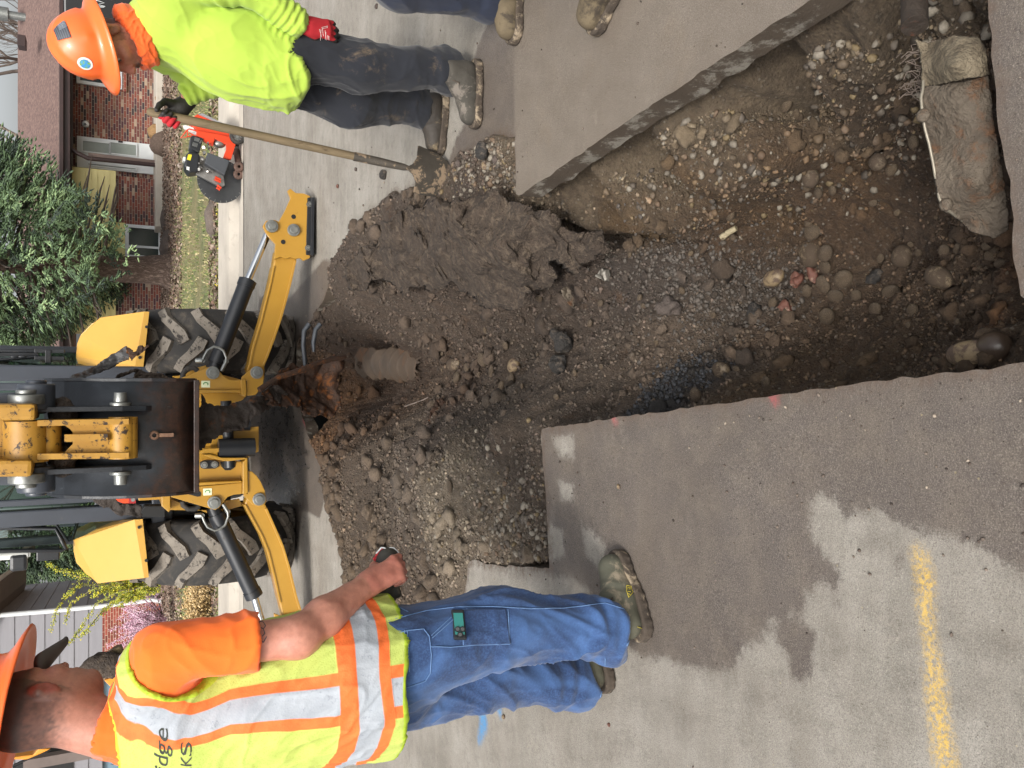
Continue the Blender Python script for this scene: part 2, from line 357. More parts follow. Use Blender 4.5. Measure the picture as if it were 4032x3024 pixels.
# paint flecks on the near slab
vo = nt.nodes.new('ShaderNodeTexVoronoi'); vo.inputs['Scale'].default_value = 42; ls.new(v, vo.inputs['Vector'])
fl = math_(nt, 'MULTIPLY', ramp(nt, vo.outputs['Distance'], .12, .06), ramp(nt, vo.outputs['Color'], .80, .82)); cc = mixc(nt, math_(nt, 'MULTIPLY', fl, .35), cc, mixc(nt, ramp(nt, noiseN(nt, v, 9, 2, .5), .45, .55), lin('b5a678'), lin('a88a80')))
ls.new(cc, b.inputs['Base Color'])
rn = nt.nodes.new('ShaderNodeMapRange'); rn.inputs[3].default_value = .9; rn.inputs[4].default_value = .55; ls.new(wm, rn.inputs[0])
r3 = math_(nt, 'SUBTRACT', rn.outputs[0], math_(nt, 'MULTIPLY', dkm, .3)); ls.new(r3, b.inputs['Roughness'])
bp = bump(nt, b, noiseN(nt, v, 120, 7, .82), .8, .005); bump(nt, b, n3, .3, .01, bp)
m_road = m
m, nt, ns, ls, b = newmat("cut_slab_edge"); v = coord(nt)
cb = mixc(nt, ramp(nt, noiseN(nt, v, 40, 5, .6), .35, .65), lin('827c72'), lin('9c958a'))
cm = ramp(nt, noiseN(nt, v, 9, 7, .75), .40, .50, True); cb = mixc(nt, cm, lin('847e73'), lin('4c4135'))
ls.new(cb, b.inputs['Base Color']); b.inputs['Roughness'].default_value = .8; bump(nt, b, noiseN(nt, v, 60, 6, .8), .8, .01)
m_cut = m
mudgate = np.where((PA[:, 1] > 2.55) | (mudd < .015), 1., .45)
road = npmesh("street", V_all, Q_all, [m_road, m_cut], attrs={'wet': sw, 'yel': yl, 'blu': blu, 'red': red, 'mud': mudd, 'dark': dark, 'slab': slabR, 'muddy': mudgate}, midx=midx); tag(road, kind='structure')
mb = MB(); mb.add([(-9, -6, 0), (12, -6, 0), (12, .35, 0), (-9, .35, 0)], [(0, 1, 2, 3)]); mb.add([(-90, -6, 0), (-9, -6, 0), (-9, 10.4, 0), (-90, 10.4, 0)], [(0, 1, 2, 3)]); mb.add([(12, -6, 0), (90, -6, 0), (90, 10.4, 0), (12, 10.4, 0)], [(0, 1, 2, 3)])
m_road2 = pm("street_concrete_far", 'a8a49a', '8f8b83', 2.2, .9, bmp=.4, bsc=150, bd=.003, dirt='7c7871', dsc=9)
tag(mb.build("street_surround", m_road2), kind='structure')

# ---- excavated soil: control points (picture position, depth) give the terrain of the trench
ctl = [(1168, 945, -.12), (1168, 985, -.03), (1300, 960, -.12), (1500, 940, -.12), (1700, 930, -.12), (1950, 900, -.12), (2212, 870, -.12),
 (1115, 410, -.12), (1250, 310, -.12), (1400, 215, -.12), (1560, 105, -.12), (1750, -20, -.12), (1900, -130, -.12),
 (1150, 432, -.13), (1270, 368, -.13), (1400, 285, -.13), (1560, 170, -.13), (1700, 75, -.13), (1800, 10, -.13),
 (1300, 420, -.22), (1450, 350, -.22), (1600, 260, -.22), (1750, 150, -.22), (1880, 50, -.22),
 (1200, 445, -.26), (1300, 462, -.34), (1400, 462, -.36), (1500, 400, -.36), (1600, 360, -.36), (1700, 300, -.36), (1850, 200, -.36), (1950, 120, -.36),
 (1300, 490, -.40), (1400, 500, -.46), (1500, 450, -.50), (1650, 390, -.52), (1850, 270, -.50), (1940, 220, -.50),
 (2180, 735, -.30), (2150, 660, -.42), (2100, 650, -.46), (2000, 560, -.54), (1900, 600, -.58), (1800, 600, -.58), (1700, 600, -.56), (1600, 600, -.52), (1500, 600, -.46), (1400, 600, -.42), (1300, 620, -.38),
 (2000, 400, -.50), (1900, 450, -.56), (1750, 480, -.57), (2080, 720, -.42), (2000, 750, -.42), (1800, 790, -.44), (1600, 810, -.42), (1500, 830, -.38), (1400, 850, -.34), (1300, 870, -.30), (1230, 880, -.26), (1350, 740, -.40), (1600, 730, -.50), (1800, 710, -.54),
 (1200, 700, -.46), (1100, 760, -.50), (1000, 800, -.50), (930, 790, -.50), (1050, 680, -.45), (1150, 660, -.42), (950, 680, -.42), (870, 690, -.38), (800, 690, -.28), (1190, 620, -.42), (1160, 820, -.44), (1050, 850, -.42), (920, 870, -.42), (850, 880, -.38), (880, 760, -.50), (880, 850, -.5),
 (1320, 560, -.36), (1240, 600, -.40),
 (1000, 430, .0), (1060, 400, .0), (1100, 440, -.04), (1090, 330, .015), (1040, 340, .015), (980, 370, .015), (930, 430, .02), (850, 430, .02), (900, 490, .0), (1000, 490, -.03), (1110, 500, -.12), (1200, 500, -.2), (900, 560, -.12), (1000, 560, -.22), (1100, 580, -.30), (950, 610, -.26), (1050, 630, -.34), (1150, 620, -.36), (1210, 560, -.36), (1290, 530, -.36),
 (800, 480, .015), (760, 560, .01), (720, 640, .01), (850, 540, -.02), (800, 600, -.05), (860, 610, -.12), (770, 660, -.1), (690, 720, -.02), (650, 760, .0),
 (655, 850, .01), (670, 950, .02), (705, 1010, .06), (715, 760, -.16), (720, 850, -.22), (740, 830, -.34), (730, 950, -.05), (780, 900, -.3), (760, 780, -.34), (800, 850, -.46), (750, 870, -.3),
 (745, 985, .07), (850, 960, .12), (950, 938, .12), (1050, 922, .08), (1140, 918, -.02), (850, 915, -.28), (950, 893, -.32), (1050, 886, -.32), (1130, 886, -.26), (790, 930, -.2),
 (900, 1010, .07), (1000, 1000, .05), (1100, 980, -.01), (1000, 1080, .0), (1100, 1100, -.02), (1160, 1050, -.03), (1165, 1200, -.02), (900, 1100, .02), (780, 1080, .03), (800, 1200, .015), (900, 1230, .01), (980, 1300, .0), (1000, 1200, .0), (850, 1340, .005), (760, 1300, .004), (735, 1150, .004)]
for q in [(-1.6, 2, -.12), (-1.2, 1.2, -.12), (-1.0, 2.3, -.12), (-.6, 1.6, -.12), (-.4, 1.0, -.12), (1.6, 1.8, -.12), (1.9, 2.8, -.12), (1.5, 2.6, -.12), (1.1, 2.6, -.12), (2.1, 4, -.12), (1.8, 5, -.12), (1.6, 6, -.12), (1.1, 7.2, -.12), (0, 7.6, -.12), (-1, 7.2, -.12), (-1.8, 6, -.12), (-1.9, 4.5, -.12), (-1.6, 3.2, -.12), (.5, .75, -.12), (1.4, .9, -.2), (1.2, 1.2, -.3), (.12, .72, -.25), (.9, .8, -.12), (-.1, .75, -.12)]:
    ctl.append(q+('w',))
ctl = [q if (len(q) == 4 or q[2] > -.38) else (q[0], q[1], -.38+(q[2]+.38)*2.2-.04) for q in ctl]
C3 = np.array([tuple(q[:3]) if len(q) == 4 else tuple(onz(*q)) for q in ctl])
D = np.hypot(C3[:, None, 0]-C3[None, :, 0], C3[:, None, 1]-C3[None, :, 1]); Wt = np.linalg.solve(D+np.eye(len(C3))*-.012, C3[:, 2])
def hsmooth(P):
    out = np.zeros(len(P))
    for s in range(0, len(P), 20000):
        q = P[s:s+20000]; out[s:s+20000] = np.hypot(q[:, None, 0]-C3[None, :, 0], q[:, None, 1]-C3[None, :, 1])@Wt
    return out
bank0 = [tuple(onz(a, c, -.12))[:2] for a, c in [(1115, 428), (1280, 315), (1560, 125), (1750, 2), (1960, -150)]]+[tuple(onz(a, c, -.36))[:2] for a, c in [(2010, 60), (1850, 235), (1700, 330), (1600, 385), (1500, 425), (1400, 480), (1200, 455)]]
def soil_h(P):
    P = np.asarray(P, dtype=float)[:, :2]; z = hsmooth(P); s, _ = sdpoly(P, hole_np)
    Z0 = np.zeros(len(P)); q3 = np.c_[P, Z0]
    bank_ = np.clip(-sdpoly(P, bank0)[0]/.04, 0, 1); amp = np.clip(-s/.06, .12, 1)
    deep = np.clip(-z/.2, .25, 1)
    n = .085*fbm(q3, 4.5, 3)*deep+.040*fbm(q3, 13, 3, .55, True)*deep+.040*fbm(q3+5, 19, 3, .6)*deep+.022*fbm(q3+9, 44, 3, .7)*np.clip(deep, .5, 1)+.010*fbm(q3+3, 95, 2)
    cl = fbm(q3+31, 24, 2); n += .05*np.clip(cl-.2, 0, .5)*deep
    n = n+bank_*(.018*fbm(q3+50, 24, 3, .7, True)+.02*np.clip(fbm(q3+70, 30, 2)-.1, 0, 1))
    z = z+n*amp
    # away from the opening the soil dives under the pavement
    z = np.where(s > 0, np.minimum(z, -.02-s*.6), z)
    z = np.where((s <= 0) & (P[:, 1] < 2.85) & (s > -.02), np.minimum(z, -.07), z)
    return z
gx = axis_pts(-1.75, 2.05, lambda x: .0085 if -0.9 < x < 1.3 else .02); gy = axis_pts(.62, 7.7, lambda y: max(.0062, .0045*y))
GX, GY = np.meshgrid(gx, gy); GP = np.c_[GX.ravel(), GY.ravel()]; gz = soil_h(GP)
# colours of the soil (picture position, sRGB, reach)
sc_ = [(1250, 410, '7f7566', .14), (1400, 340, '827868', .16), (1600, 240, '7e7464', .16), (1750, 130, '746a5b', .16), (1880, 60, '6c6253', .16), (1500, 430, '6d5a42', .1), (1350, 465, '6f5d44', .1), (1700, 340, '6b5740', .1), (1850, 240, '544536', .12),
 (1450, 500, '604e3c', .14), (1600, 450, '685440', .14), (1600, 600, '6a5b4c', .18), (1450, 620, '5c554f', .16), (1350, 600, '57504c', .15), (1800, 600, '5f5042', .2), (2000, 600, '5c4d3f', .2), (1900, 750, '5f503f', .2), (2100, 680, '5a4c3e', .2), (1700, 720, '6b5b4b', .16), (1500, 720, '7a6b5d', .1), (1380, 730, '756a60', .14), (1450, 830, '38383a', .09), (1510, 800, '34353a', .06), (1300, 850, '5f564e', .14), (1600, 840, '655541', .1), (1800, 820, '6a5a45', .1),
 (1150, 700, '5e554e', .3), (1000, 700, '5a5048', .3), (900, 800, '55493f', .2), (820, 850, '493b30', .2), (1100, 850, '4f4841', .25), (950, 880, '4e4036', .2), (750, 850, '4a3b30', .3), (1000, 540, '5f544c', .35), (1150, 560, '594f49', .3), (850, 600, '5d534b', .4), (1200, 480, '5b514a', .2), (1060, 380, '6d6358', .3), (930, 420, '655b52', .35),
 (900, 1000, '655c53', .4), (1050, 930, '615851', .2), (1000, 1070, '675f57', .3), (1120, 1080, '8a8377', .22), (1150, 1180, '857c70', .2), (900, 1200, '625648', .4), (780, 1150, '5e5347', .5), (1000, 1300, '60554a', .4), (780, 950, '5c4a3a', .3), (700, 1000, '6b5138', .3), (2120, 560, '7a5230', .05), (2140, 690, '8a5a28', .04), (2180, 740, '6a5a48', .1), (1540, 800, '6a5f55', .08)]
def soil_col(P):
    num = np.zeros((len(P), 3)); den = np.full(len(P), 1e-9)
    for a, bb, c, r in sc_:
        p = onz(a, bb, -.35 if a > 800 else -.1); d2 = ((P[:, 0]-p.x)**2+(P[:, 1]-p.y)**2)/(r*r); w = np.exp(-d2*1.2)+1e-3/(1+d2*d2)
        num += w[:, None]*np.array(lin(c)[:3]); den += w
    c_ = num/den[:, None]; return c_*np.array([1.0, .925, .835])*.84
gc = soil_col(GP)
gw = len(gx); gi = np.arange(len(GP)).reshape(len(gy), gw)
GQ = np.stack([gi[:-1, :-1], gi[:-1, 1:], gi[1:, 1:], gi[1:, :-1]], -1).reshape(-1, 4)
gs, _ = sdpoly(GP, hole_np); GQ = GQ[(gs[GQ] < .12).any(1)]
m, nt, ns, ls, b = newmat("dug_soil"); v = coord(nt)
a0 = attr(nt, 'tone', 'Color'); n1 = noiseN(nt, v, 26, 8, .75); n2 = noiseN(nt, v, 120, 5, .7); n3 = noiseN(nt, v, 7, 5, .6)
c = mixc(nt, ramp(nt, n1, .3, .7), (.36, .33, .30, 1), (1.25, 1.2, 1.15, 1)); c = mixc(nt, 1.0, a0, c, 'MULTIPLY')
c = mixc(nt, math_(nt, 'MULTIPLY', ramp(nt, n2, .55, .75), .5), c, lin('8b7f6f')); c = mixc(nt, math_(nt, 'MULTIPLY', ramp(nt, n2, .42, .28), .55), c, lin('2c251f'))
c = mixc(nt, math_(nt, 'MULTIPLY', ramp(nt, n3, .6, .75), .35), c, lin('6e4c2c'))
vo = nt.nodes.new('ShaderNodeTexVoronoi'); vo.inputs['Scale'].default_value = 75; ls.new(v, vo.inputs['Vector'])
pb = math_(nt, 'MULTIPLY', ramp(nt, vo.outputs['Distance'], .4, .25), ramp(nt, vo.outputs['Color'], .74, .78)); c = mixc(nt, math_(nt, 'MULTIPLY', pb, .55), c, mixc(nt, ramp(nt, n1, .4, .6), lin('a39a8a'), lin('7f7468')))
ls.new(c, b.inputs['Base Color']); b.inputs['Roughness'].default_value = .88
hh = math_(nt, 'ADD', noiseN(nt, v, 70, 8, .8), math_(nt, 'MULTIPLY', ramp(nt, vo.outputs['Distance'], .5, .1), .25)); bump(nt, b, hh, 1.0, .03)
m_soil = m
crest = [onz(a, c, -.36) for a, c in [(1115, 436), (1200, 452), (1300, 468), (1400, 474), (1500, 410), (1600, 366), (1700, 312), (1850, 215), (1960, 110), (2000, 20)]]
crest_xy = [(p.x, p.y) for p in crest]
def ledge(P, z):                # undercut crest of the right bank: pushes the crest out over the floor
    P = np.asarray(P)[:, :2]; dabs = np.full(len(P), 9.); sg = np.ones(len(P))
    for i in range(len(crest_xy)-1):
        a = np.array(crest_xy[i]); c_ = np.array(crest_xy[i+1]); e = c_-a; w = P-a; t = np.clip((w@e)/(e@e), 0, 1); q = w-t[:, None]*e; d = np.hypot(*q.T); k = d < dabs; dabs[k] = d[k]; sg[k] = np.where((q@np.array([-1., -.12])) > 0, 1., -1.)[k]
    dd_ = dabs*sg; ed_n = .6+.8*fbm(np.c_[P, P[:, 0]*0], 9, 3); push = .085*np.exp(-((dd_+.012)/.030)**2)*(dd_ < .03)*np.clip(ed_n, .1, 1.6); lift = .02*np.exp(-((dd_+.03)/.035)**2)*(dd_ < .0)
    return P+np.array([-1., -.12])*push[:, None], z+lift-.085*np.exp(-((dd_-.05)/.04)**2)*(dd_ > 0)
GPd, gzd = ledge(GP, gz)
def surf(P, dz=0):
    q, z = ledge(P, soil_fast(P)); return np.c_[q, z+dz]
soil = npmesh("trench_soil", np.c_[GPd, gzd], GQ, m_soil, attrs={'tone': gc}); tag(soil, kind='structure')

def on_soil(ox, oy):
    zz = .06-np.arange(100)*.01; a = ray(ox*O_, oy*O_); t = (zz-CH)/a[2]; Pq = np.c_[a[0]*t, a[1]*t]; h = soil_fast(Pq); k = np.argmax(zz <= h) if (zz <= h).any() else 99
    return Vector((Pq[k, 0], Pq[k, 1], h[k]))
# height lookup on the grid (fast)
def soil_fast(P):
    i = np.clip(np.searchsorted(gx, P[:, 0])-1, 0, len(gx)-2); j = np.clip(np.searchsorted(gy, P[:, 1])-1, 0, len(gy)-2); Z = gz.reshape(len(gy), gw)
    tx = (P[:, 0]-gx[i])/(gx[i+1]-gx[i]); ty = (P[:, 1]-gy[j])/(gy[j+1]-gy[j])
    return (Z[j, i]*(1-tx)+Z[j, i+1]*tx)*(1-ty)+(Z[j+1, i]*(1-tx)+Z[j+1, i+1]*tx)*ty

# ---- gravel: angular pebbles scattered over the soil and crumbs on the street (uncountable)
def ico(sub=1):
    bm = bmesh.new(); bmesh.ops.create_icosphere(bm, subdivisions=sub, radius=1); V = np.array([v.co[:] for v in bm.verts]); F = np.array([[v.index for v in f.verts] for f in bm.faces]); bm.free(); return V, F
IV, IF = ico(1); IV2, IF2 = ico(2); IV3, IF3 = ico(3)
def scatter(name, P3, size, cols, mat, squash=.65, iv=IV, jf=IF, jit=.28):
    n = len(P3); nv = len(iv); rng = np.random.RandomState(len(P3))
    ang = rng.rand(n, 3)*6.28; ca, sa = np.cos(ang), np.sin(ang)
    sc = size[:, None]*np.c_[rng.uniform(.8, 1.3, n), rng.uniform(.7, 1.1, n), rng.uniform(.5, .9, n)*squash/.65]
    V = np.repeat(iv[None], n, 0)*(1+jit*(rng.rand(n, nv, 1)-.5)*2)*sc[:, None, :]
    x = V[..., 0]*ca[:, None, 0]-V[..., 1]*sa[:, None, 0]; y = V[..., 0]*sa[:, None, 0]+V[..., 1]*ca[:, None, 0]; z = V[..., 2]
    t = (ang[:, 1]-3.14)*.18; z2 = z*np.cos(t)[:, None]+x*np.sin(t)[:, None]; x2 = x*np.cos(t)[:, None]-z*np.sin(t)[:, None]
    V = np.stack([x2, y, z2], -1)+P3[:, None, :]
    F = (jf[None]+(np.arange(n)*nv)[:, None, None]).reshape(-1, 3)
    C = np.repeat(cols, nv, 0)
    return npmesh(name, V.reshape(-1, 3), F, mat, attrs={'tone': C})
m, nt, ns, ls, b = newmat("gravel"); v = coord(nt); c = mixc(nt, ramp(nt, noiseN(nt, v, 150, 3, .6), .3, .7), (.75, .73, .7, 1), (1.15, 1.15, 1.15, 1)); c = mixc(nt, 1.0, attr(nt, 'tone', 'Color'), c, 'MULTIPLY')
ls.new(c, b.inputs['Base Color']); b.inputs['Roughness'].default_value = .75; m_grav = m
rng = np.random.RandomState(5)
def soil_pebbles(n, smin, smax, seed, brightshare):
    rg = np.random.RandomState(seed); y = .75*np.exp(rg.rand(n)*math.log(7.2/.75)); x = rg.uniform(-1.6, 1.6, n); Pp = np.c_[x, y]; s, _ = sdpoly(Pp, hole_np); Pp = Pp[s < -.01]; 
    cl = fbm(np.c_[Pp, Pp[:, 0]*0], 3.5, 3); Pp = Pp[cl+rg.uniform(-.35, .35, len(Pp)) > -.12]
    z = soil_fast(Pp); sz = smin+(smax-smin)*rg.rand(len(Pp))**3.5; sz *= np.clip(.6+Pp[:, 1]*.16, .7, 1.6)
    pal = np.array([lin(h)[:3] for h in ('5d5249', '6b6056', '4c443d', '75695c', '5a5047', '80766a', '4a4038', '6a5a49', '8a8173', '776d60', '9c9488')]); w = np.array([1, 1, 1, .8, 1, .5, .8, .7, .25, .4, .12]); w[-3:] *= brightshare; ci = rg.choice(len(pal), len(Pp), p=w/w.sum())
    base = soil_col(Pp); c = (pal[ci]*.5+base*.5)*.72; 
    return surf(Pp, sz*.15), sz, c
P3, sz, c = soil_pebbles(17000, .0020, .010, 1, .4); o = scatter("trench_gravel", P3, sz, c, m_grav); tag(o, "loose grey-brown gravel and soil crumbs covering the trench and its banks", "gravel", kind='stuff')
# fine crumbs and clods that give the soil its broken grain
def crumbs(name, n, seed, smin, smax, pw, label, region=None):
    rg = np.random.RandomState(seed); y = .72*np.exp(rg.rand(n)*math.log(7.3/.72)); x = rg.uniform(-1.35, 1.5, n); Pp = np.c_[x, y]; s, _ = sdpoly(Pp, hole_np); Pp = Pp[s < -.004]
    if region is not None: Pp = Pp[sdpoly(Pp, region)[0] < .02]
    q3 = np.c_[Pp, Pp[:, 0]*0]; dn = 1.5*fbm(q3, 4, 3)+.8*fbm(q3, 16, 2); Pp = Pp[dn+rg.uniform(-.5, .6, len(Pp)) > -.12]; sz = (smin+(smax-smin)*rg.rand(len(Pp))**pw)*np.clip(.55+.2*Pp[:, 1], .7, 1.7)
    c = soil_col(Pp)*np.exp(rg.normal(-.22, .30, len(Pp)))[:, None]*(1+rg.normal(0, .015, (len(Pp), 3)))
    o = scatter(name, surf(Pp, sz*.3), sz, c, m_grav, .75, jit=.48); tag(o, label, "soil crumbs", kind='stuff')
crumbs("soil_crumb_layer", 140000, 21, .0016, .010, 4.2, "fine broken soil crumbs and grit covering the whole trench")
bank_poly = [tuple(onz(a, c, -.12))[:2] for a, c in [(1115, 428), (1280, 315), (1560, 125), (1750, 2), (1960, -150)]]+[tuple(onz(a, c, -.36))[:2] for a, c in [(2010, 60), (1850, 235), (1700, 330), (1600, 385), (1500, 425), (1400, 480), (1200, 455)]]
crumbs("bank_crumbs", 90000, 33, .0028, .019, 6.5, "lumpy tan soil and pebbles of the right trench bank below the slab", bank_poly)
# pale gravel of the road base: right bank and left of the slab corner
rg = np.random.RandomState(11); L = []
for (a, bb, ra, n) in [(1150, 1120, .35, 900), (1090, 1180, .3, 500), (1060, 370, .22, 900), (1010, 390, .2, 500), (1350, 370, .2, 500), (1500, 300, .2, 500), (1700, 170, .2, 500), (1850, 80, .2, 400), (960, 1100, .5, 600)]:
    p = onz(a, bb, -.15 if 1120 < a and bb < 900 else 0); L.append(np.c_[rg.normal(p.x, ra*.45, n), rg.normal(p.y, ra*.6, n)])
Pp = np.concatenate(L); s, _ = sdpoly(Pp, hole_np); Pp = Pp[s < -.005]; sz = (.002+.016*rg.rand(len(Pp))**5)*np.where(Pp[:, 1] > 3.2, .8, 1.); pal = np.array([lin(h)[:3] for h in ('6b6459', '5c544a', '7d766a', '50483f', '66583f', '474038', '7a7367', '5e4d3d')]); c = pal[rg.choice(8, len(Pp))]
o = scatter("road_base_gravel", surf(Pp, sz*.2), sz, c, m_grav); tag(o, "pale crushed gravel showing in the cut road base beside the slabs", "gravel", kind='stuff')
# crumbs lying on the street
L = []
for k in range(4200):
    y = .8*math.exp(rg.rand()*math.log(9.5/.8)); x = rg.normal(0, .75 if y < 3 else 1.5); L.append((x, y))
Pp = np.array(L); s, _ = sdpoly(Pp, hole_np); pk = (s > .01) & (rg.rand(len(Pp)) < np.exp(-np.maximum(0, s-.02)*3.2)+.04); Pp = Pp[pk]; sz = .0012+.0045*rg.rand(len(Pp))**4*np.clip(Pp[:, 1]/3, .8, 2); c = np.array([lin(h)[:3] for h in ('4a3f37', '5d5249', '3a322c', '8d8274', '6b6056')])[rg.choice(5, len(Pp))]
o = scatter("soil_crumbs", np.c_[Pp, np.full(len(Pp), .001)+sz*.3], sz, c, m_grav); tag(o, "dark soil crumbs scattered over the wet street slabs", "dirt", kind='stuff')
# dark millings patch in the trench
Pp = np.concatenate([np.c_[rg.normal(p.x, ra*.5, n), rg.normal(p.y, ra*.7, n)] for p, ra, n in ((onz(1450, 830, -.38), .10, 900), (onz(1505, 800, -.4), .05, 250), (onz(1450, 600, -.42), .22, 1500), (onz(1400, 560, -.4), .2, 700), (onz(1480, 680, -.45), .2, 500))]); s, _ = sdpoly(Pp, hole_np); Pp = Pp[s < -.01]
sz = .002+.010*rg.rand(len(Pp))**3; nn = np.arange(len(Pp)) < 1100; c = np.where(nn[:, None], np.array(lin('36373a')[:3]), np.array(lin('4d4741')[:3]))*rg.uniform(.7, 1.35, (len(Pp), 1))
o = scatter("asphalt_millings", surf(Pp, sz*.25), sz, c, m_grav); tag(o, "dark asphalt crumbs in a patch on the trench floor by the left slab", "asphalt crumbs", kind='stuff')
# ================= sheets traced and crumpled =================
def snapgrid(poly, step):
    poly = np.asarray(poly, float); lo = poly.min(0)-step; hi = poly.max(0)+step
    x = np.arange(lo[0], hi[0]+step, step); y = np.arange(lo[1], hi[1]+step, step); XX, YY = np.meshgrid(x, y); P = np.c_[XX.ravel(), YY.ravel()]
    s, c = sdpoly(P, poly); sn = np.abs(s) < step*.62; P[sn] = c[sn]; ins = (s < 0) | sn
    i = np.arange(len(P)).reshape(len(y), len(x)); Q = np.stack([i[:-1, :-1], i[:-1, 1:], i[1:, 1:], i[1:, :-1]], -1).reshape(-1, 4)
    Q = Q[ins[Q].all(1) & ~sn[Q].all(1)]; u, inv = np.unique(Q, return_inverse=True); return P[u], inv.reshape(-1, 4)
def jag(poly, step, amp, seed):
    out = []; rg = random.Random(seed)
    for i in range(len(poly)):
        a = Vector(poly[i][:2]); b = Vector(poly[(i+1) % len(poly)][:2]); n = max(1, int((b-a).length/step))
        nr = Vector((-(b-a).y, (b-a).x)).normalized() if (b-a).length else Vector((0, 0))
        for k in range(n): out.append(tuple(a.lerp(b, k/n)+nr*rg.uniform(-amp, amp)))
    return out
def rbf2(pts):                # pts (u, v, value) -> function
    A = np.array([p[:2] for p in pts], float); w = np.array([p[2] for p in pts], float); D = np.hypot(A[:, None, 0]-A[None, :, 0], A[:, None, 1]-A[None, :, 1])
    k = np.linalg.solve(D+1e-6*np.eye(len(A)), w-w.mean()); return lambda P: np.hypot(P[:, None, 0]-A[None, :, 0], P[:, None, 1]-A[None, :, 1])@k+w.mean()
def sheet(name, outline, depth, mat, parent=None, step=5, th=.006, crumple=.02, csc=9, jagamp=3, seed=1, corr=None):
    pl = jag(outline, step*1.6, jagamp, seed) if jagamp else outline
    P2, Qs = snapgrid(pl, step); dy = depth(P2) if callable(depth) else np.full(len(P2), depth)
    px = P2[:, 0]*O_; py = P2[:, 1]*O_; r = (1512-py)/FPX; d = (px-2016)/FPX; ry = cT-d*sT; rz = -sT-d*cT; t = dy/ry
    W = np.c_[r*t, dy, CH+rz*t]
    W += crumple*np.c_[fbm(W+seed, csc, 3), 1.2*fbm(W+seed+40, csc, 4, .55, True)-.3, fbm(W+seed+80, csc, 3)]
    if corr: W += corr(W)
    n = len(W); back = W+np.array([0, th, 0]); e = np.concatenate([Qs[:, [0, 1]], Qs[:, [1, 2]], Qs[:, [2, 3]], Qs[:, [3, 0]]]); k = np.sort(e, 1); kk = k[:, 0].astype(np.int64)*n+k[:, 1]; _, inv, cnt = np.unique(kk, return_inverse=True, return_counts=True); be = e[cnt[inv] == 1]
    F = np.r_[Qs, Qs[:, ::-1]+n, np.c_[be[:, 1], be[:, 0], be[:, 0]+n, be[:, 1]+n]]
    o = npmesh(name, np.r_[W, back], F, mat, parent, smooth=True); return o
def Z(x0, y0, s): return lambda *L: [((x0+x/s)/O_, (y0+y/s)/O_) for x, y in L]
za = Z(500, 1100, 3.16); zb = Z(500, 1600, 3.16); zc = Z(0, 1300, 3.16); zd = Z(0, 1900, 3.16); ze = Z(0, 600, 1.659); zf = Z(0, 1500, 1.659); z1 = Z(0, 0, 1.8436); z6 = Z(500, 350, 3.687)

# ================= BACKHOE =================
m_yel = pm("machine_yellow", 'a87f2c', '9f7626', 3, .38, bmp=.08, bsc=60, bd=.002, dirt='4a3a24', dsc=14, dlo=.66, dhi=.72, r2=.8, coat=.25)
m_yel2 = pm("sky_lit_yellow", 'c09645', 'ba8f3f', 2, .3, dirt='a98a4c', dsc=5, dlo=.62, dhi=.8, r2=.6, coat=.4)  # machine yellow made paler: the sky's reflection is put into the colour
m_yworn = pm("worn_yellow", 'a87e2c', '946c25', 6, .5, bmp=.3, bsc=40, bd=.004, dirt='2b1e13', dsc=24, dlo=.55, dhi=.60, r2=.6)
m_blk = pm("black_paint", '15171a', '1f2226', 5, .38, bmp=.1, bsc=60, bd=.002, dirt='3a332b', dsc=9, dlo=.58, dhi=.72, r2=.8)
m_buck = pm("bucket_steel", '20252b', '31373f', 3, .42, .3, bmp=.35, bsc=35, bd=.004, dirt='3d2418', dsc=5, dlo=.5, dhi=.66, r2=.75, stretch=(1, 1, .35))
m_cab = pm("cab_grey_paint", '3b4048', '33373e', 3, .35, bmp=.05, dirt='55534f', dsc=8, dlo=.62, dhi=.75, r2=.7)
m_rub = pm("rubber", '232220', '2e2c2a', 5, .8, bmp=.3, bsc=30, bd=.004, dirt='5d554b', dsc=7, dlo=.45, dhi=.75, r2=.95)
m_lug = pm("worn_lug_rubber", '6b645b', '7d766c', 14, .9, bmp=.6, bsc=60, bd=.006, dirt='2e2a27', dsc=22, dlo=.52, dhi=.62)
m_chr = pm("chrome", 'd5d8da', 'c5c8ca', 5, .12, 1)
m_stl = pm("zinc_steel", '9a9c98', '7c7e7b', 20, .4, .8, bmp=.1, bsc=90, bd=.001)
m_dark = pm("dark_interior", '0c0d0d', '121313', 5, .7)
m_glass, nt, ns, ls, b = newmat("tinted_glass"); b.inputs['Base Color'].default_value = lin('7d9488'); b.inputs['Roughness'].default_value = .03; b.inputs['Transmission Weight'].default_value = 1; b.inputs['IOR'].default_value = 1.15
m_rust = pm("rusty_steel", '40291a', '2c2018', 6, .8, .2, bmp=.8, bsc=35, bd=.012, dirt='6b401d', dsc=14, dlo=.52, dhi=.62)
m_mudrust = pm("muddy_rusty_sheet", '3e3630', '2d2723', 5, .8, .1, bmp=1, bsc=30, bd=.015, dirt='5e3a1e', dsc=7, dlo=.55, dhi=.66)
m_mud = pm("wet_mud", '40352b', '2d251f', 9, .75, bmp=1, bsc=40, bd=.02, dirt='5d5044', dsc=16, dlo=.5, dhi=.65)
m_sheetg = pm("grey_sheet", '3a3a3b', '4b4a49', 4, .55, .3, bmp=.5, bsc=25, bd=.008, dirt='3a2c22', dsc=9, dlo=.5, dhi=.6)
m_orange = pm("safety_orange_plastic", 'e2471a', 'd8421a', 3, .4)
m_whitep = pm("white_plastic", 'd5d6d2', 'c8c9c5', 3, .5)
m_stick = pm("pale_decal", 'dfe3c0', 'd5dab5', 3, .5)
m_green = pm("green_ink", '4d8a4a', '447d44', 3, .5)

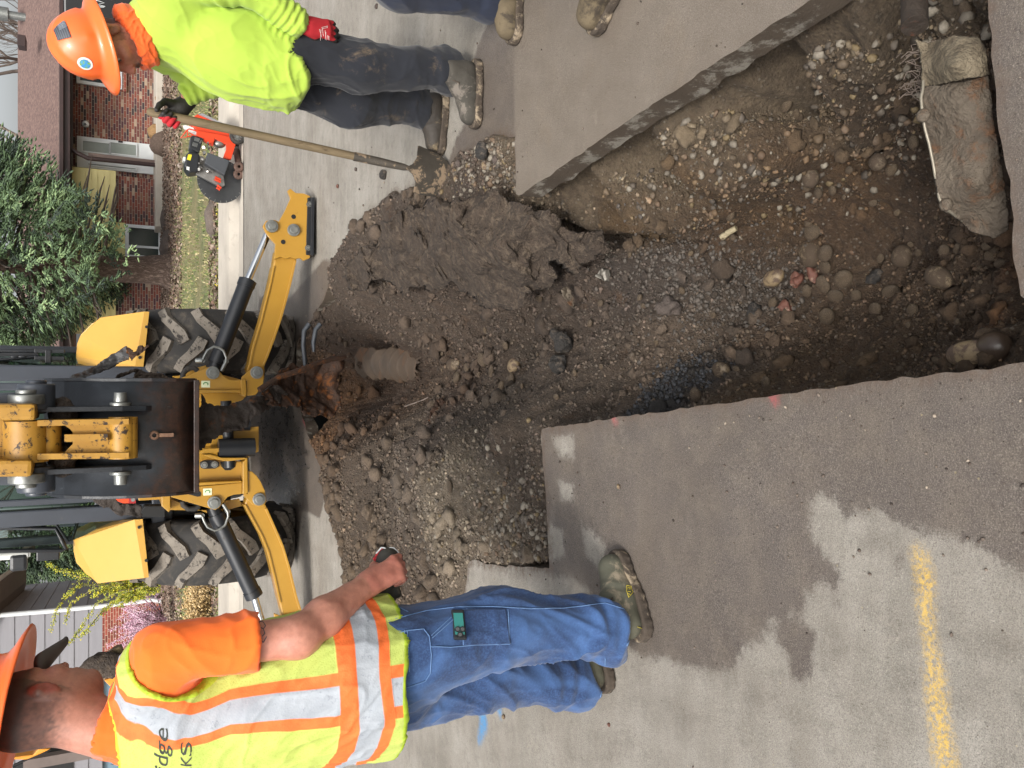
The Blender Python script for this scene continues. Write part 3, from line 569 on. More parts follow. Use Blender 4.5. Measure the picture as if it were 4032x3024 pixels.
bh = empty("backhoe_loader", (-.45, 6.9, 0), "yellow backhoe loader behind the trench with its black bucket raised and both stabilizer legs down", "backhoe loader")
YF = 6.5
def bolt(mb, p, r, y, mi, d=.03):
    c = ony(p[0], p[1], y); mb.cyl(c+Vector((0, .01, 0)), c-Vector((0, .012, 0)), r*1.0, n=24, mi=mi); mb.cyl(c, c-Vector((0, d, 0)), r*.62, n=20, mi=mi)
# frame
mb = MB()
plate(mb, zb((430, 1030), (500, 1005), (540, 1010), (540, 1290), (520, 1320), (430, 1240)), YF+.02, .5)
plate(mb, za((560, 1210), (640, 1235), (860, 1180), (870, 1330), (840, 1420), (1420, 1420), (1430, 1250), (1200, 1190), (1000, 1200)), YF+.18, .05)
mb.box(tuple((ony(*za((900, 1420))[0], YF+.25)+ony(*zb((900, 960))[0], YF+.25))/2+Vector((0, .05, .12))), (.92, .06, .62))
# rear plate of the frame left and right of the swing casting
plate(mb, zb((850, 960), (1435, 935), (1440, 690), (1000, 640), (930, 660), (885, 740), (860, 800)), YF+.04, .03)
plate(mb, za((850, 1410), (1485, 1410), (1490, 1560), (1150, 1580), (960, 1580), (880, 1450)), YF+.04, .03)
plate(mb, za((850, 1375), (1420, 1375), (1420, 1410), (850, 1412)), YF-.05, .1)
plate(mb, zb((560, 1000), (860, 950), (1430, 925), (1430, 948), (860, 990), (560, 1030)), YF-.05, .1)
plate(mb, zb((1440, 690), (1500, 640), (1508, 1080), (1440, 1095)), YF-.06, .14)
plate(mb, za((1420, 1250), (1480, 1250), (1490, 1400), (1480, 1460), (1425, 1440)), YF-.06, .14)
fr = mb.build("frame", m_yel, bh, bevel=.006)
mb = MB()
plate(mb, za((640, 1240), (870, 1150), (1000, 1098), (1060, 1080), (1110, 1095), (1150, 1140), (1200, 1200), (1270, 1245), (1350, 1255), (1420, 1245), (1420, 1375), (850, 1375), (830, 1330)), YF-.03, .04)
mb.build("side_bracket", m_yel, bh, bevel=.004)
mb = MB()
plate(mb, zb((560, 1030), (1430, 950), (1430, 1090), (1330, 1100), (1250, 1130), (1210, 1180), (1160, 1250), (1100, 1290), (1040, 1275), (550, 1130)), YF-.03, .04)
mb.build("side_bracket", m_yel, bh, bevel=.004)
mb = MB()
plate(mb, za((560, 1205), (700, 1190), (860, 1100), (980, 1070), (1000, 1110), (760, 1190), (640, 1240)), YF+.16, .03)
mb.build("inner_bracket", m_yel, bh, bevel=.003); mb = MB()
plate(mb, zb((545, 1150), (700, 1200), (990, 1320), (1000, 1290), (1200, 1280), (1210, 1180), (1400, 1150), (1430, 1240), (1250, 1290), (1080, 1300), (540, 1290)), YF+.16, .03)
mb.build("inner_bracket", m_yel, bh, bevel=.003)
mb = MB()
for p in (za((980, 1295))[0], ): 
    pass
for q, w in ((za((925, 1262), (1033, 1262), (1033, 1345), (925, 1345)), 0), (zb((947, 1025), (1055, 1020), (1055, 1105), (950, 1110)), 0)):
    plate(mb, q, YF-.034, .003)
    cx = sum(a for a, _ in q)/4; cy = sum(c for _, c in q)/4
    c = ony(cx, cy, YF-.036); mb.tube([c+Vector((.012*math.cos(t), 0, .016*math.sin(t))) for t in [R(-130+26*k) for k in range(10)]], .0035, 6, mi=1); mb.build("decal", [m_stick, m_green], bh); mb = MB()
for poly in (zb((740, 1075), (780, 1050), (880, 1045), (920, 1075), (915, 1120), (880, 1125), (745, 1090)), zb((1160, 690), (1360, 690), (1340, 760), (1290, 795), (1220, 795), (1175, 750)), zb((1548, 920), (1580, 905), (1640, 1010), (1630, 1050), (1570, 1050), (1550, 1000)), za((1525, 1400), (1530, 1300), (1570, 1270), (1610, 1280), (1615, 1330), (1550, 1420)), za((740, 1300), (860, 1250), (905, 1285), (900, 1330), (850, 1335))):
    mb = MB(); ydep = YF-.034 if poly[0][0] > 620/1.0 and False else YF-.033
    yy = YF+.036 if False else YF-.033
    plate(mb, poly, (YF+.036 if abs(poly[0][0]-zb((1160, 690))[0][0]) < 1 else YF-.034)-.002, .003); mb.build("slot", m_dark, bh)
mb = MB(); plate(mb, zb((905, 725), (915, 690), (960, 672), (1110, 672), (1150, 700), (1140, 750), (1100, 775), (960, 780), (920, 765)), YF+.02, .02)
for q in ((962, 728), (1090, 722)): bolt(mb, zb(q)[0], .026, YF+.012, 1, .02)
mb.build("bolted_cover", [m_blk, m_stl], bh, bevel=.002)
# swing post casting under the bucket
mb = MB()
plate(mb, zb((885, 572), (960, 532), (1230, 512), (1500, 515), (1490, 590), (1240, 560), (960, 590)), YF-.15, .3)
plate(mb, zb((945, 600), (1060, 650), (1250, 685), (1500, 655), (1480, 640), (1180, 640), (1040, 600)), YF-.17, .3)
plate(mb, zb((1230, 455), (1500, 455), (1530, 480), (1500, 505), (1235, 495)), YF-.12, .24)
plate(mb, zb((1010, 300), (1640, 250), (1640, 560), (1560, 600), (1510, 640), (1500, 470), (1180, 420), (1170, 500), (1050, 520)), YF-.02, .05)
mb.build("swing_post", m_yel, bh, bevel=.004)
mb = MB(); a = ony(*zb((1380, 430))[0], YF-.12); mb.cyl(a-Vector((.05, 0, .12)), a+Vector((-.05, 0, .14)), .07); mb.cyl(a+Vector((.12, .1, -.1)), a+Vector((.12, .1, .3)), .05); mb.cyl(a+Vector((-.2, .05, .05)), a+Vector((.3, .05, .08)), .04)
mb.build("swing_cylinder", m_blk, bh)
mb = MB(); mb.tube([ony(*q, YF+.08) for q in za((690, 1235), (700, 1170), (750, 1110), (830, 1100), (880, 1140))], .02, 12); mb.build("hydraulic_hose", m_rub, bh); mb = MB(); mb.tube([ony(*q, YF+.08) for q in zb((690, 1180), (700, 1230), (760, 1275), (850, 1275), (900, 1240))], .02, 12)
mb.build("hydraulic_hose", m_rub, bh)

# stabilizer legs
def stabil(side, legpoly, flange, padpoly, rubpolys, bolts, holes, cylA, cylB, rodB, pins, ygap):
    t = MB(); plate(t, legpoly, YF+.0, .13); leg = t.build("stabilizer_leg", m_yel, bh, bevel=.012)
    t = MB()
    for f in flange: plate(t, f, YF-.012, .155)
    if t.v: t.build("leg_flange", m_yel, leg, bevel=.003)
    if padpoly:
        t = MB(); plate(t, padpoly, YF-.035, .03); plate(t, padpoly, YF+.14, .03); fo = t.build("foot_plate", m_yel, leg, bevel=.004)
        t = MB()
        for k, f in enumerate(rubpolys): plate(t, f, YF-.05-(.03 if k else 0), .25 if k else .2)
        for q in bolts: bolt(t, q, .024, YF-.052, 1, .02)
        t.build("rubber_pad", [m_blk, m_stl], leg, bevel=.003)
        for q in holes: t = MB(); c = ony(q[0], q[1], YF-.037); t.cyl(c, c+Vector((0, .02, 0)), .018, n=20); t.build("hole", m_dark, leg)
    a = ony(*cylA, YF+.06); c = ony(*cylB, YF+.06); d = (c-a).normalized()
    t = MB(); t.cyl(a, c, .062, n=32); t.cyl(c-d*.05, c+d*.005, .068, n=32); t.cyl(c, c+d*.012, .05, n=32); t.cyl(a-d*.06, a, .05, n=24)
    cy = t.build("hydraulic_cylinder", m_blk, bh)
    t = MB(); e = ony(*rodB, YF+.06); t.cyl(c, e, .028, n=24); t.build("rod", m_chr, cy)
    for q in pins:
        t = MB(); bolt(t, q, .048, YF-.045, 0, .03); t.build("pin", m_stl, bh, bevel=.003)
    return cy
leg = ze((1612, 1420), (1625, 1385), (1648, 1270), (1700, 1100), (1755, 880), (1785, 740), (1800, 640), (1860, 640), (1940, 700), (1905, 850), (1840, 1090), (1800, 1210), (1755, 1330), (1728, 1400), (1730, 1480), (1640, 1490))
fl = [ze((1728, 1390), (1755, 1330), (1800, 1210), (1840, 1090), (1870, 985), (1905, 850), (1938, 705), (1925, 705), (1890, 850), (1855, 985), (1825, 1090), (1785, 1205), (1740, 1325), (1718, 1385)), ze((1612, 1420), (1625, 1385), (1648, 1270), (1700, 1100), (1755, 880), (1785, 740), (1797, 742), (1768, 882), (1712, 1104), (1662, 1274), (1640, 1385), (1625, 1425))]
pad = ze((1790, 700), (1800, 600), (1765, 562), (1735, 522), (1716, 482), (1738, 447), (1790, 440), (1822, 452), (1862, 380), (1898, 300), (1878, 250), (1898, 236), (1932, 265), (1985, 268), (2025, 285), (2030, 300), (2025, 690), (1985, 707), (1960, 690), (1930, 697), (1900, 685), (1870, 695), (1835, 682))
cyR = stabil(1, leg, fl, pad, [ze((2010, 295), (2035, 292), (2030, 672), (2000, 668)), ze((2034, 292), (2056, 296), (2050, 672), (2030, 672))], ze((2022, 340), (2012, 625)), ze((1918, 420), (1850, 585)),
       ze((1412, 1375))[0], ze((1618, 838))[0], ze((1760, 505))[0], ze((1775, 483), (1918, 508), (1390, 1440), (1677, 1438)), 0)
root = MB(); plate(root, za((1425, 1250), (1430, 1215), (1500, 1150), (1570, 1090), (1630, 1075), (1680, 1100), (1705, 1150), (1703, 1230), (1690, 1330), (1600, 1440), (1490, 1450), (1490, 1260)), YF-.04, .03); root.build("leg_bracket", m_yel, bh, bevel=.004)
root = MB(); plate(root, zb((1510, 800), (1560, 815), (1610, 860), (1660, 930), (1715, 1050), (1737, 1180), (1700, 1240), (1650, 1258), (1560, 1220), (1450, 1115), (1460, 1085), (1510, 1085)), YF-.04, .03); root.build("leg_bracket", m_yel, bh, bevel=.004)
leg = zf((1600, 800), (1640, 900), (1700, 1010), (1745, 1120), (1785, 1280), (1825, 1450), (1850, 1560), (1990, 1560), (1940, 1400), (1900, 1230), (1855, 1080), (1790, 930), (1735, 810), (1700, 740), (1620, 740))
fl = [zf((1745, 830), (1790, 930), (1855, 1080), (1900, 1230), (1940, 1400), (1990, 1560), (1975, 1560), (1925, 1400), (1885, 1232), (1840, 1082), (1775, 935), (1730, 835)), zf((1590, 810), (1640, 900), (1700, 1010), (1745, 1120), (1785, 1280), (1825, 1450), (1838, 1448), (1800, 1276), (1760, 1116), (1715, 1006), (1655, 896), (1605, 805))]
# left foot is hidden behind the man's arm: mirror the shape further out
mirr = ze((1790, 700), (1800, 600), (1765, 562), (1735, 522), (1716, 482), (1738, 447), (1790, 440), (1822, 452), (1862, 380), (1898, 300), (1932, 265), (2025, 285), (2025, 690), (1985, 707), (1930, 697), (1835, 682))
cxm = 943.*1.0
mirr = [(a, 2*943-bb) for a, bb in mirr][::-1]
cyL = stabil(-1, leg, fl, mirr, [[(a, 2*943-bb) for a, bb in ze((2010, 295), (2035, 292), (2030, 672), (2000, 668))][::-1]], [], [], zf((1410, 870))[0], zf((1660, 1405))[0], zf((1730, 1640))[0], [zb((1085, 1197))[0], zb((1643, 1155))[0]], 0)
# bent steel tubes over the cylinders
for cy, L in ((cyR, za((940, 1010), (960, 960), (1000, 885), (1080, 838), (1140, 850), (1200, 885), (1235, 970), (1235, 1020), (1210, 1060), (1175, 1140))), (cyL, zb((935, 1360), (960, 1430), (1000, 1500), (1090, 1545), (1150, 1530), (1220, 1480), (1260, 1370), (1255, 1310), (1220, 1270), (1195, 1215)))):
    t = MB(); P = [ony(*q, YF-.02) for q in L]; t.tube(P, .010, 10); t.cyl(P[0], P[0]+Vector((0, .02, .045)), .02, n=6); t.cyl(P[-1], P[-3], .016, n=6); t.cyl(P[-3]+Vector((0, 0, .0)), P[-3]+Vector((0, .06, 0)), .018, n=12); t.cyl(P[0], P[0]+Vector((0, .06, 0)), .018, n=12); t.build("hydraulic_pipe", m_stl, cy)

# tyres
def tyre(cx, name="rear_wheel"):
    W = .25; Rr = .69; cy, cz = 7.42, Rr-.01; t = MB()
    prof = [(.33, -W*.8), (.45, -W), (.58, -W*1.02), (.635, -W*.93), (.655, -W*.6), (.662, 0), (.655, W*.6), (.635, W*.93), (.58, W*1.02), (.45, W), (.33, W*.8)]
    t.lathe(prof, (cx, cy, cz), (1, 0, 0), 96)
    w = t.build(name, m_rub, bh)
    t = MB(); nl = 16
    def P(u, a, r): return Vector((cx+u, cy+r*math.cos(a), cz+r*math.sin(a)))
    for s in (-1, 1):
        for k in range(nl):
            a0 = 2*math.pi*(k+(.5 if s > 0 else 0))/nl
            # lug centre line: from the middle to the shoulder, bent
            cl = [(.015*s, 0., .095), (-.05*s, .05, .11), (-.11*s, .13, .085), (-.17*s, .23, .08), (-.235*s, .29, .085), (-.252*s, .30, .085)]
            pr = []
            for j, (u, da, wd) in enumerate(cl):
                ang = a0-da; rt = .695 if j < 4 else (.678 if j == 4 else .60); rb = .648 if j < 4 else (.62 if j == 4 else .585)
                dv = (cl[min(j+1, 5)][0]-cl[max(j-1, 0)][0], -(cl[min(j+1, 5)][1]-cl[max(j-1, 0)][1])*.69); L = math.hypot(*dv)+1e-6; nx_, ny2 = -dv[1]/L, dv[0]/L
                h = wd/2; q = []
                for sg, rr in ((-1, rb), (-.82, rt), (.82, rt), (1, rb)):
                    q.append(P(u+nx_*h*sg, ang+ny2*h*sg/.69, rr))
                pr.append(q)
            vs = [v for q in pr for v in q]; fs = []
            for j in range(5):
                for e in range(3): fs.append((j*4+e, j*4+e+1, (j+1)*4+e+1, (j+1)*4+e))
            fs += [(3, 2, 1, 0), (20, 21, 22, 23)]
            if s < 0: fs = [f[::-1] for f in fs]
            t.add(vs, fs, 0, False)
    t.build("tread", m_lug, w, weld=True)
    t = MB(); t.lathe([(.33, -.2), (.35, -.22), (.33, -.16), (.12, -.1), (.12, .1), (.33, .16), (.35, .22), (.33, .2)], (cx, cy, cz), (1, 0, 0), 48); t.build("rim", m_yel, w)
tyre(.34); tyre(-1.34)
mb = MB(); mb.box((-.5, 7.5, .68), (1.6, .3, .3)); mb.box((-.5, 9.2, .75), (.8, 3.2, .35)); mb.box((-.5, 7.25, 1.05), (1.15, .25, .5)); mb.build("axle", m_dark, bh, bevel=.02)
# front of the machine
mb = MB(); mb.box((-.5, 9.6, 1.2), (.85, 1.6, .75), taper=.9); mb.build("engine_hood", m_yel2, bh, bevel=.05)
for x in (-1.15, .15):
    t = MB(); t.lathe([(.2, -.15), (.38, -.17), (.44, -.12), (.45, 0), (.44, .12), (.38, .17), (.2, .15), (.12, .0)], (x, 10.1, .45), (1, 0, 0), 48); t.build("front_wheel", m_rub, bh)
mb = MB(); mb.bar((-1.0, 9.0, 1.25), (-1.0, 11.2, .5), .1, .2); mb.bar((0, 9.0, 1.25), (0, 11.2, .5), .1, .2); mb.build("loader_arm", m_yel, bh, bevel=.01)
mb = MB(); mb.prism([(-1.6, 11.2, .1), (-1.6, 11.2, .8), (-1.6, 11.5, .95), (-1.6, 12.0, .1)], (2.2, 0, 0)); mb.build("front_bucket", m_blk, bh, bevel=.01)
# fenders
def fender(lip, top, ylip, ytop, ridge):
    t = MB()
    L = [ony(*q, ylip) for q in lip]        # lower edge two points, crease two points
    t.add(L, [(0, 1, 2, 3)])
    T = [L[3], L[2]]+[ony(q[0], q[1], y) for (q, y) in top]
    n = len(T); t.add(T, [tuple(range(n))])
    back = [v+Vector((0, .5, .02)) for v in T[2:]]
    t.add(T[2:]+back, [(i, i+1, n-2+i+1, n-2+i) for i in range(n-3)])
    side = [L[0], L[3], T[-1], back[-1], back[-1]+Vector((0, 0, -.35))]; t.add(side, [(0, 1, 2, 3, 4)])
    side = [L[1], L[2], T[2], back[0], back[0]+Vector((0, 0, -.35))]; t.add(side, [(4, 3, 2, 1, 0)])
    o = t.build("fender", m_yel2, bh, weld=True); md = o.modifiers.new("s", 'SOLIDIFY'); md.thickness = .012; b2 = o.modifiers.new("b", 'BEVEL'); b2.width = .008; b2.segments = 2
    return o
f1 = fender(ze((975, 1048), (937, 1393), (885, 1390), (945, 1047)), [(q, y) for q, y in zip(ze((512, 1388), (497, 1340), (505, 1250), (530, 1190), (600, 1120), (662, 1086)), (7.15, 7.2, 7.2, 7.18, 7.12, 7.08))], 6.78, 7.2, 0)
f2 = fender(zd((1852, 1180), (1775, 455), (1672, 462), (1795, 1187)), [(q, y) for q, y in zip(zd((1200, 585), (922, 722), (930, 860), (960, 985), (1080, 1130), (1215, 1255)), (7.05, 7.15, 7.18, 7.18, 7.12, 7.05))], 6.78, 7.2, 0)
for q, f in ((ze((958, 1140))[0], f1), (ze((914, 1340))[0], f1), (zd((1732, 555))[0], f2), (zd((1820, 968))[0], f2)):
    t = MB(); c = ony(*q, 6.775); t.cyl(c, c+Vector((0, -.01, 0)), .012, n=12); t.build("fender_bolt", m_dark, f)

# cab
mb = MB()
for x0, x1, y0 in ((.02, .14, 7.0), (-.94, -1.06, 7.0)):
    mb.box(((x0+x1)/2, y0+.06, 1.98), (abs(x1-x0), .12, 1.75)); 
mb.box((-.02, 7.02, 1.98), (.06, .05, 1.75)); mb.box((-.88, 7.02, 1.98), (.05, .05, 1.75))
for x in (.27, -1.27): mb.box((x, 7.55, 1.95), (.07, .08, 1.7)); mb.box((x, 8.7, 1.95), (.07, .08, 1.7))
mb.box((-.5, 7.9, 2.88), (1.75, 1.9, .14)); mb.box((-.5, 7.06, 1.12), (1.2, .12, .1))
mb.box((-.5, 8.75, 1.3), (1.5, .08, .6)); mb.box((-.5, 7.9, 1.05), (1.5, 1.6, .08))
cab = mb.build("cab", m_cab, bh, bevel=.012)
mb = MB()
mb.add([(-.92, 7.04, 1.62), (.0, 7.04, 1.62), (.0, 7.04, 2.8), (-.92, 7.04, 2.8)], [(0, 1, 2, 3)]); mb.build("window", m_glass, cab); mb = MB(); mb.add([(.14, 7.08, 1.55), (.26, 7.52, 1.55), (.26, 7.52, 2.8), (.14, 7.08, 2.8)], [(0, 1, 2, 3)])
mb.build("window", m_glass, cab); mb = MB(); mb.add([(-.5-.72, 8.72, 1.6), (.22, 8.72, 1.6), (.22, 8.72, 2.8), (-1.22, 8.72, 2.8)], [(0, 1, 2, 3)])
mb.build("window", m_glass, cab)
# open quarter window on the left and its frame
mb = MB(); mb.tube([ony(a, c, 7.12) for a, c in zd((-200, 565), (690, 570), (760, 700), (822, 825), (760, 845), (-200, 850))], .016, 8); mb.tube([ony(a, c, 7.12) for a, c in zd((-200, 470), (700, 520), (850, 740), (900, 700), (960, 500))], .012, 8)
mb.build("window_frame", m_blk, cab)
mb = MB(); mb.add([ony(a, c, 7.14) for a, c in zd((-200, 580), (690, 580), (810, 822), (-200, 845))], [(0, 1, 2, 3)]); mb.add([ony(a, c, 7.1) for a, c in zd((700, 530), (850, 740), (920, 715), (1190, 590), (1640, 470), (960, 505))], [(0, 1, 2, 3, 4, 5)]); mb.build("quarter_window", m_glass, cab)
mb = MB(); mb.add([ony(a, c, 7.2) for a, c in zc((-200, 255), (455, 258), (480, 320), (-200, 330))], [(0, 1, 2, 3)]); mb.tube([ony(a, c, 7.2) for a, c in zc((-200, 258), (455, 258), (485, 330), (-200, 385))], .015, 8)
for q in ((620, 260), (620, 350)): mb.box(ony(*zc(q)[0], 7.15), (.03, .06, .2))
mb.box(ony(*zc((600, 330))[0], 7.13), (.1, .04, .04)); mb.build("side_window_frame", m_blk, cab, bevel=.004)
for q in ((185, 332), (280, 330)):
    t = MB(); c = ony(*zc(q)[0], 7.12); t.sph(c, (.012, .01, .03), 8); t.build("knob", m_blk, cab)
mb = MB(); mb.add([ony(a, c, 7.25) for a, c in zc((-200, 330), (780, 300), (780, 400), (900, 310), (950, 430), (-200, 430))], [(0, 1, 2, 3, 4, 5)]); mb.build("side_window", m_glass, cab)
mb = MB(); mb.box((-.5, 7.75, 1.5), (.5, .14, .75), (R(-8), 0, 0)); mb.box((-.5, 7.95, 1.3), (.5, .5, .16)); mb.box((-.5, 7.4, 1.35), (.12, .12, .5)); mb.build("seat", m_dark, cab, bevel=.04)
mb = MB(); mb.box(ony(*zd((235, 990))[0], 7.4), (.13, .08, .12)); mb.build("work_light", m_blk, cab, bevel=.025)
t = MB(); t.cyl(ony(*zd((-100, 925))[0], 7.4), ony(*zd((350, 900))[0], 7.4), .03); t.bar(ony(*zd((350, 870))[0], 7.4), ony(*zd((350, 920))[0], 7.4), .03, .03); t.build("lamp_bar", m_whitep, cab)
mb = MB(); mb.box(ony(*zd((600, 885))[0], 7.35), (.10, .05, .16)); mb.build("mirror_bracket", m_blk, cab, bevel=.01)
# dark column between cab and frame, orange slow sign edge
mb = MB(); plate(mb, zd((1720, 400), (1800, 290), (2000, 290), (2060, 290), (2060, 430), (1780, 430)), 6.75, .12); mb.build("hinge_bracket", m_dark, bh, bevel=.01)
mb = MB(); plate(mb, zd((1330, 130), (1400, 140), (1480, 190), (1600, 195), (1600, 258), (1530, 258), (1400, 205), (1350, 165)), 6.6, .012); mb.build("slow_vehicle_sign", m_orange, bh)
mb = MB(); plate(mb, zd((1602, 198), (1690, 198), (1690, 262), (1602, 260)), 6.6, .03); bolt(mb, zd((1655, 212))[0], .014, 6.59, 1, .01); mb.build("sign_bracket", [pm("red_paint", 'a01a1a', '8a1616', 4, .5), m_stl], bh)

# bucket, stick, links
YB = 5.15
bx0, bx1 = ony(*zc((700, 640))[0], 5.25).x, ony(*zd((900, 130))[0], 5.25).x
prof = [(5.62, 1.82), (5.42, 1.80), (5.27, 1.755), (5.18, 1.69), (5.10, 1.60), (5.04, 1.50), (5.01, 1.38), (5.00, 1.25), (5.02, 1.12), (5.07, 1.015)]
mb = MB(); W = .012
for i in range(len(prof)-1):
    (y0, q0), (y1, q1) = prof[i], prof[i+1]; xr, xl = bx0-.02*i*.35, bx1+.0
    mb.add([(bx0, y0, q0), (bx1, y0, q0), (bx1, y1, q1), (bx0, y1, q1)], [(0, 1, 2, 3)], 0, True)
m_, nt, ns, ls, b = newmat('caked_bucket_steel'); v = coord(nt); c = mixc(nt, ramp(nt, noiseN(nt, coord(nt, (1, 1, .35)), 4, 6, .7), .35, .65), lin('15181b'), lin('262a2f')); sx = nt.nodes.new('ShaderNodeSeparateXYZ'); ls.new(v, sx.inputs[0]); hz = math_(nt, 'ADD', sx.outputs[2], math_(nt, 'MULTIPLY', math_(nt, 'SUBTRACT', noiseN(nt, v, 6, 8, .75), .5), .9)); dm = ramp(nt, hz, 1.36, 1.12, True); c = mixc(nt, math_(nt, 'MULTIPLY', dm, .85), c, mixc(nt, ramp(nt, noiseN(nt, v, 25, 6, .8), .4, .6), lin('3a2418'), lin('1f1712'))); scr = ramp(nt, noiseN(nt, coord(nt, (14, 3, 1.6)), 9, 5, .8), .66, .70); c = mixc(nt, math_(nt, 'MULTIPLY', scr, .5), c, lin('5f6468')); ls.new(c, b.inputs['Base Color']); b.inputs['Roughness'].default_value = .36; bump(nt, b, noiseN(nt, v, 40, 6, .75), .4, .004); m_buck = m_
o = mb.build("bucket", m_buck, bh, weld=True); md = o.modifiers.new("s", 'SOLIDIFY'); md.thickness = .018; md.offset = 1 if False else -1
bucket = o
mb = MB()
for x, s in ((bx0, 1), (bx1, -1)):
    mb.prism([(x, y, q) for y, q in prof]+[(x, 5.35, .98), (x, 5.72, 1.35)], (.02*s, 0, 0))
mb.build("side_plate", m_buck, bucket, bevel=.004)
xm = (bx0+bx1)/2
ear = [ony(*zc((900, 980))[0], 5.0).x, ony(*zf((870, 565))[0], 5.0).x]
for x in ear:
    t = MB(); t.prism([(x-.014, 5.30, 1.86), (x-.014, 4.93, 1.86), (x-.014, 4.93, 1.40), (x-.014, 4.97, 1.28), (x-.014, 5.05, 1.2), (x-.014, 5.2, 1.3)], (.028, 0, 0)); t.build("bucket_ear", m_buck, bucket, bevel=.004)
t = MB(); t.bar((bx0, 5.055, 1.16), (bx1, 5.055, 1.16), .02, .02); t.box((xm, 5.1, 1.01), (abs(bx1-bx0)+.02, .12, .03)); t.build("wear_strip", m_buck, bucket, bevel=.004)
pinz = ony(*zc((1500, 890))[0], 4.95).z
for x, s in ((ear[0]+.014, 1), (ear[1]-.014, -1)):
    t = MB(); t.cyl((x, 4.97, pinz), (x+.02*s, 4.97, pinz), .055, n=24); t.cyl((x+.02*s, 4.97, pinz), (x+.075*s, 4.97, pinz), .036, .032, n=24); t.build("bucket_pin", m_stl, bucket, bevel=.004)
t = MB(); c = ony(*zc((1920, 1308))[0], 4.99); t.lathe([(.012, -.01), (.026, -.01), (.026, .01), (.012, .01), (.012, -.01)], c, (0, 1, 0), 20); t.bar(c-Vector((0, 0, .02)), c-Vector((0, 0, .10)), .018, .02); t.build("lifting_eye", pm("rusty_pin", '8a6a55', '5d4638', 20, .6, .5), bucket)
# stick nose: H-shaped casting between the ears
mb = MB(); ys = 4.93
def pz(q, y=ys): return ony(*zc(q)[0], y)
for a, c2 in (((480, 1150), (1600, 1130)), ((480, 1560), (1600, 1545))):
    A = pz(a); B2 = pz(c2); mb.bar(A, B2, .03, .16, up=(0, 1, 0))
plate(mb, zc((800, 1180), (1390, 1180), (1400, 1500), (1340, 1540), (790, 1535), (880, 1440), (905, 1420), (905, 1270), (870, 1230)), ys-.03, .03)
plate(mb, zc((800, 1300), (1340, 1290), (1340, 1380), (800, 1392)), ys-.07, .04)
a, c2 = pz((1520, 1080)), pz((1520, 1595)); mb.cyl(a, c2, .068, n=32); a, c2 = pz((1590, 1080)), pz((1590, 1590)); mb.cyl(a, c2, .05, n=32)
a, c2 = pz((320, 1130)), pz((320, 1640)); mb.cyl(a+Vector((0, .02, 0)), c2+Vector((0, .02, 0)), .105, n=40); a, c2 = pz((560, 1120)), pz((560, 1570)); mb.cyl(a+Vector((0, .05, 0)), c2+Vector((0, .05, 0)), .075, n=32)
stick = mb.build("bucket_link", m_yworn, bh)
mb = MB()
for (a, c2) in (((-400, 1010), (470, 1010)), ((-400, 1690), (430, 1690))):
    A = pz(a); B2 = pz(c2); mb.bar(A, B2, .085, .3, up=(0, 1, 0))
mb.box(tuple((pz((-300, 1350))+Vector((0, .25, .3)))), (.36, .3, 1.0)); mb.build("dipper_stick", m_yworn, bh, bevel=.02)
for s, q in ((1, (330, 920)), (-1, (330, 1720+60))):
    t = MB(); A = pz(q); t.cyl(A, A+Vector((.05*s, 0, 0)), .085, n=28); t.cyl(A+Vector((.05*s, 0, 0)), A+Vector((.075*s, 0, 0)), .05, n=20); t.build("link_pin", m_stl, bh, bevel=.005)
for s, q0, q1 in ((1, (450, 830), (-300, 870)), (-1, (450, 1850), (-300, 1840))):
    t = MB(); A = pz(q0, 5.0); B2 = pz(q1, 5.0); t.bar(A, B2, .06, .12, up=(0, 1, 0)); t.cyl(A-Vector((.07, 0, 0)), A+Vector((.07, 0, 0)), .09, n=28); t.cyl(A-Vector((.09, 0, 0)), A+Vector((.09, 0, 0)), .05, n=20); t.build("side_link", m_cab, bh, bevel=.01)
# mud plugs on the bucket linkage
def lump(name, c, r, mat, parent=None, seed=1, amp=.35, fr=2.2, iv=None):
    V, F = IV3, IF3; V2 = V*(1+amp*fbm(V+seed*7.1, fr, 4)[:, None]); V2 = V2*np.array(r)+np.array(c)
    return npmesh(name, V2, F, mat, parent)
lump("mud_clump", pz((780, 1060), 5.06), (.09, .06, .07), m_mud, bucket, 3); lump("mud_clump", pz((780, 1640), 5.06), (.09, .06, .07), m_mud, bucket, 4)

# torn culvert hanging from the bucket
tc = empty("torn_culvert", (-.1, 5.6, 0), "torn rusty culvert sheets hanging from the bucket down into the trench", "culvert")
d1 = rbf2([(420, 860, 5.25), (420, 1000, 5.3), (500, 930, 5.35), (560, 900, 5.4), (560, 800, 5.55), (640, 830, 5.75), (700, 840, 5.9), (730, 800, 5.85), (740, 900, 5.85)])
sheet("hanging_sheet", [(421, 905), (424, 850), (440, 870), (470, 880), (500, 878), (530, 860), (570, 850), (600, 835), (625, 850), (600, 870), (575, 885), (560, 900), (545, 905), (525, 925), (490, 935), (460, 955), (436, 975), (424, 968)], d1, m_mudrust, tc, 3, .012, .05, 7, 3, 2)
sheet("hanging_sheet", [(560, 838), (600, 805), (650, 790), (700, 770), (745, 765), (742, 785), (738, 860), (722, 890), (700, 905), (672, 905), (640, 885), (610, 880), (580, 870)], d1, m_rust, tc, 3, .012, .06, 6, 4, 5)
mb = MB(); mb.tube([ony(a, c, y) for (a, c), y in zip([(560, 842), (600, 815), (650, 800), (685, 785), (720, 775), (745, 772)], (5.5, 5.55, 5.6, 5.7, 5.75, 5.8))], [.02, .018, .022, .016, .02, .018], 8); mb.build("rolled_edge", m_rust, tc)
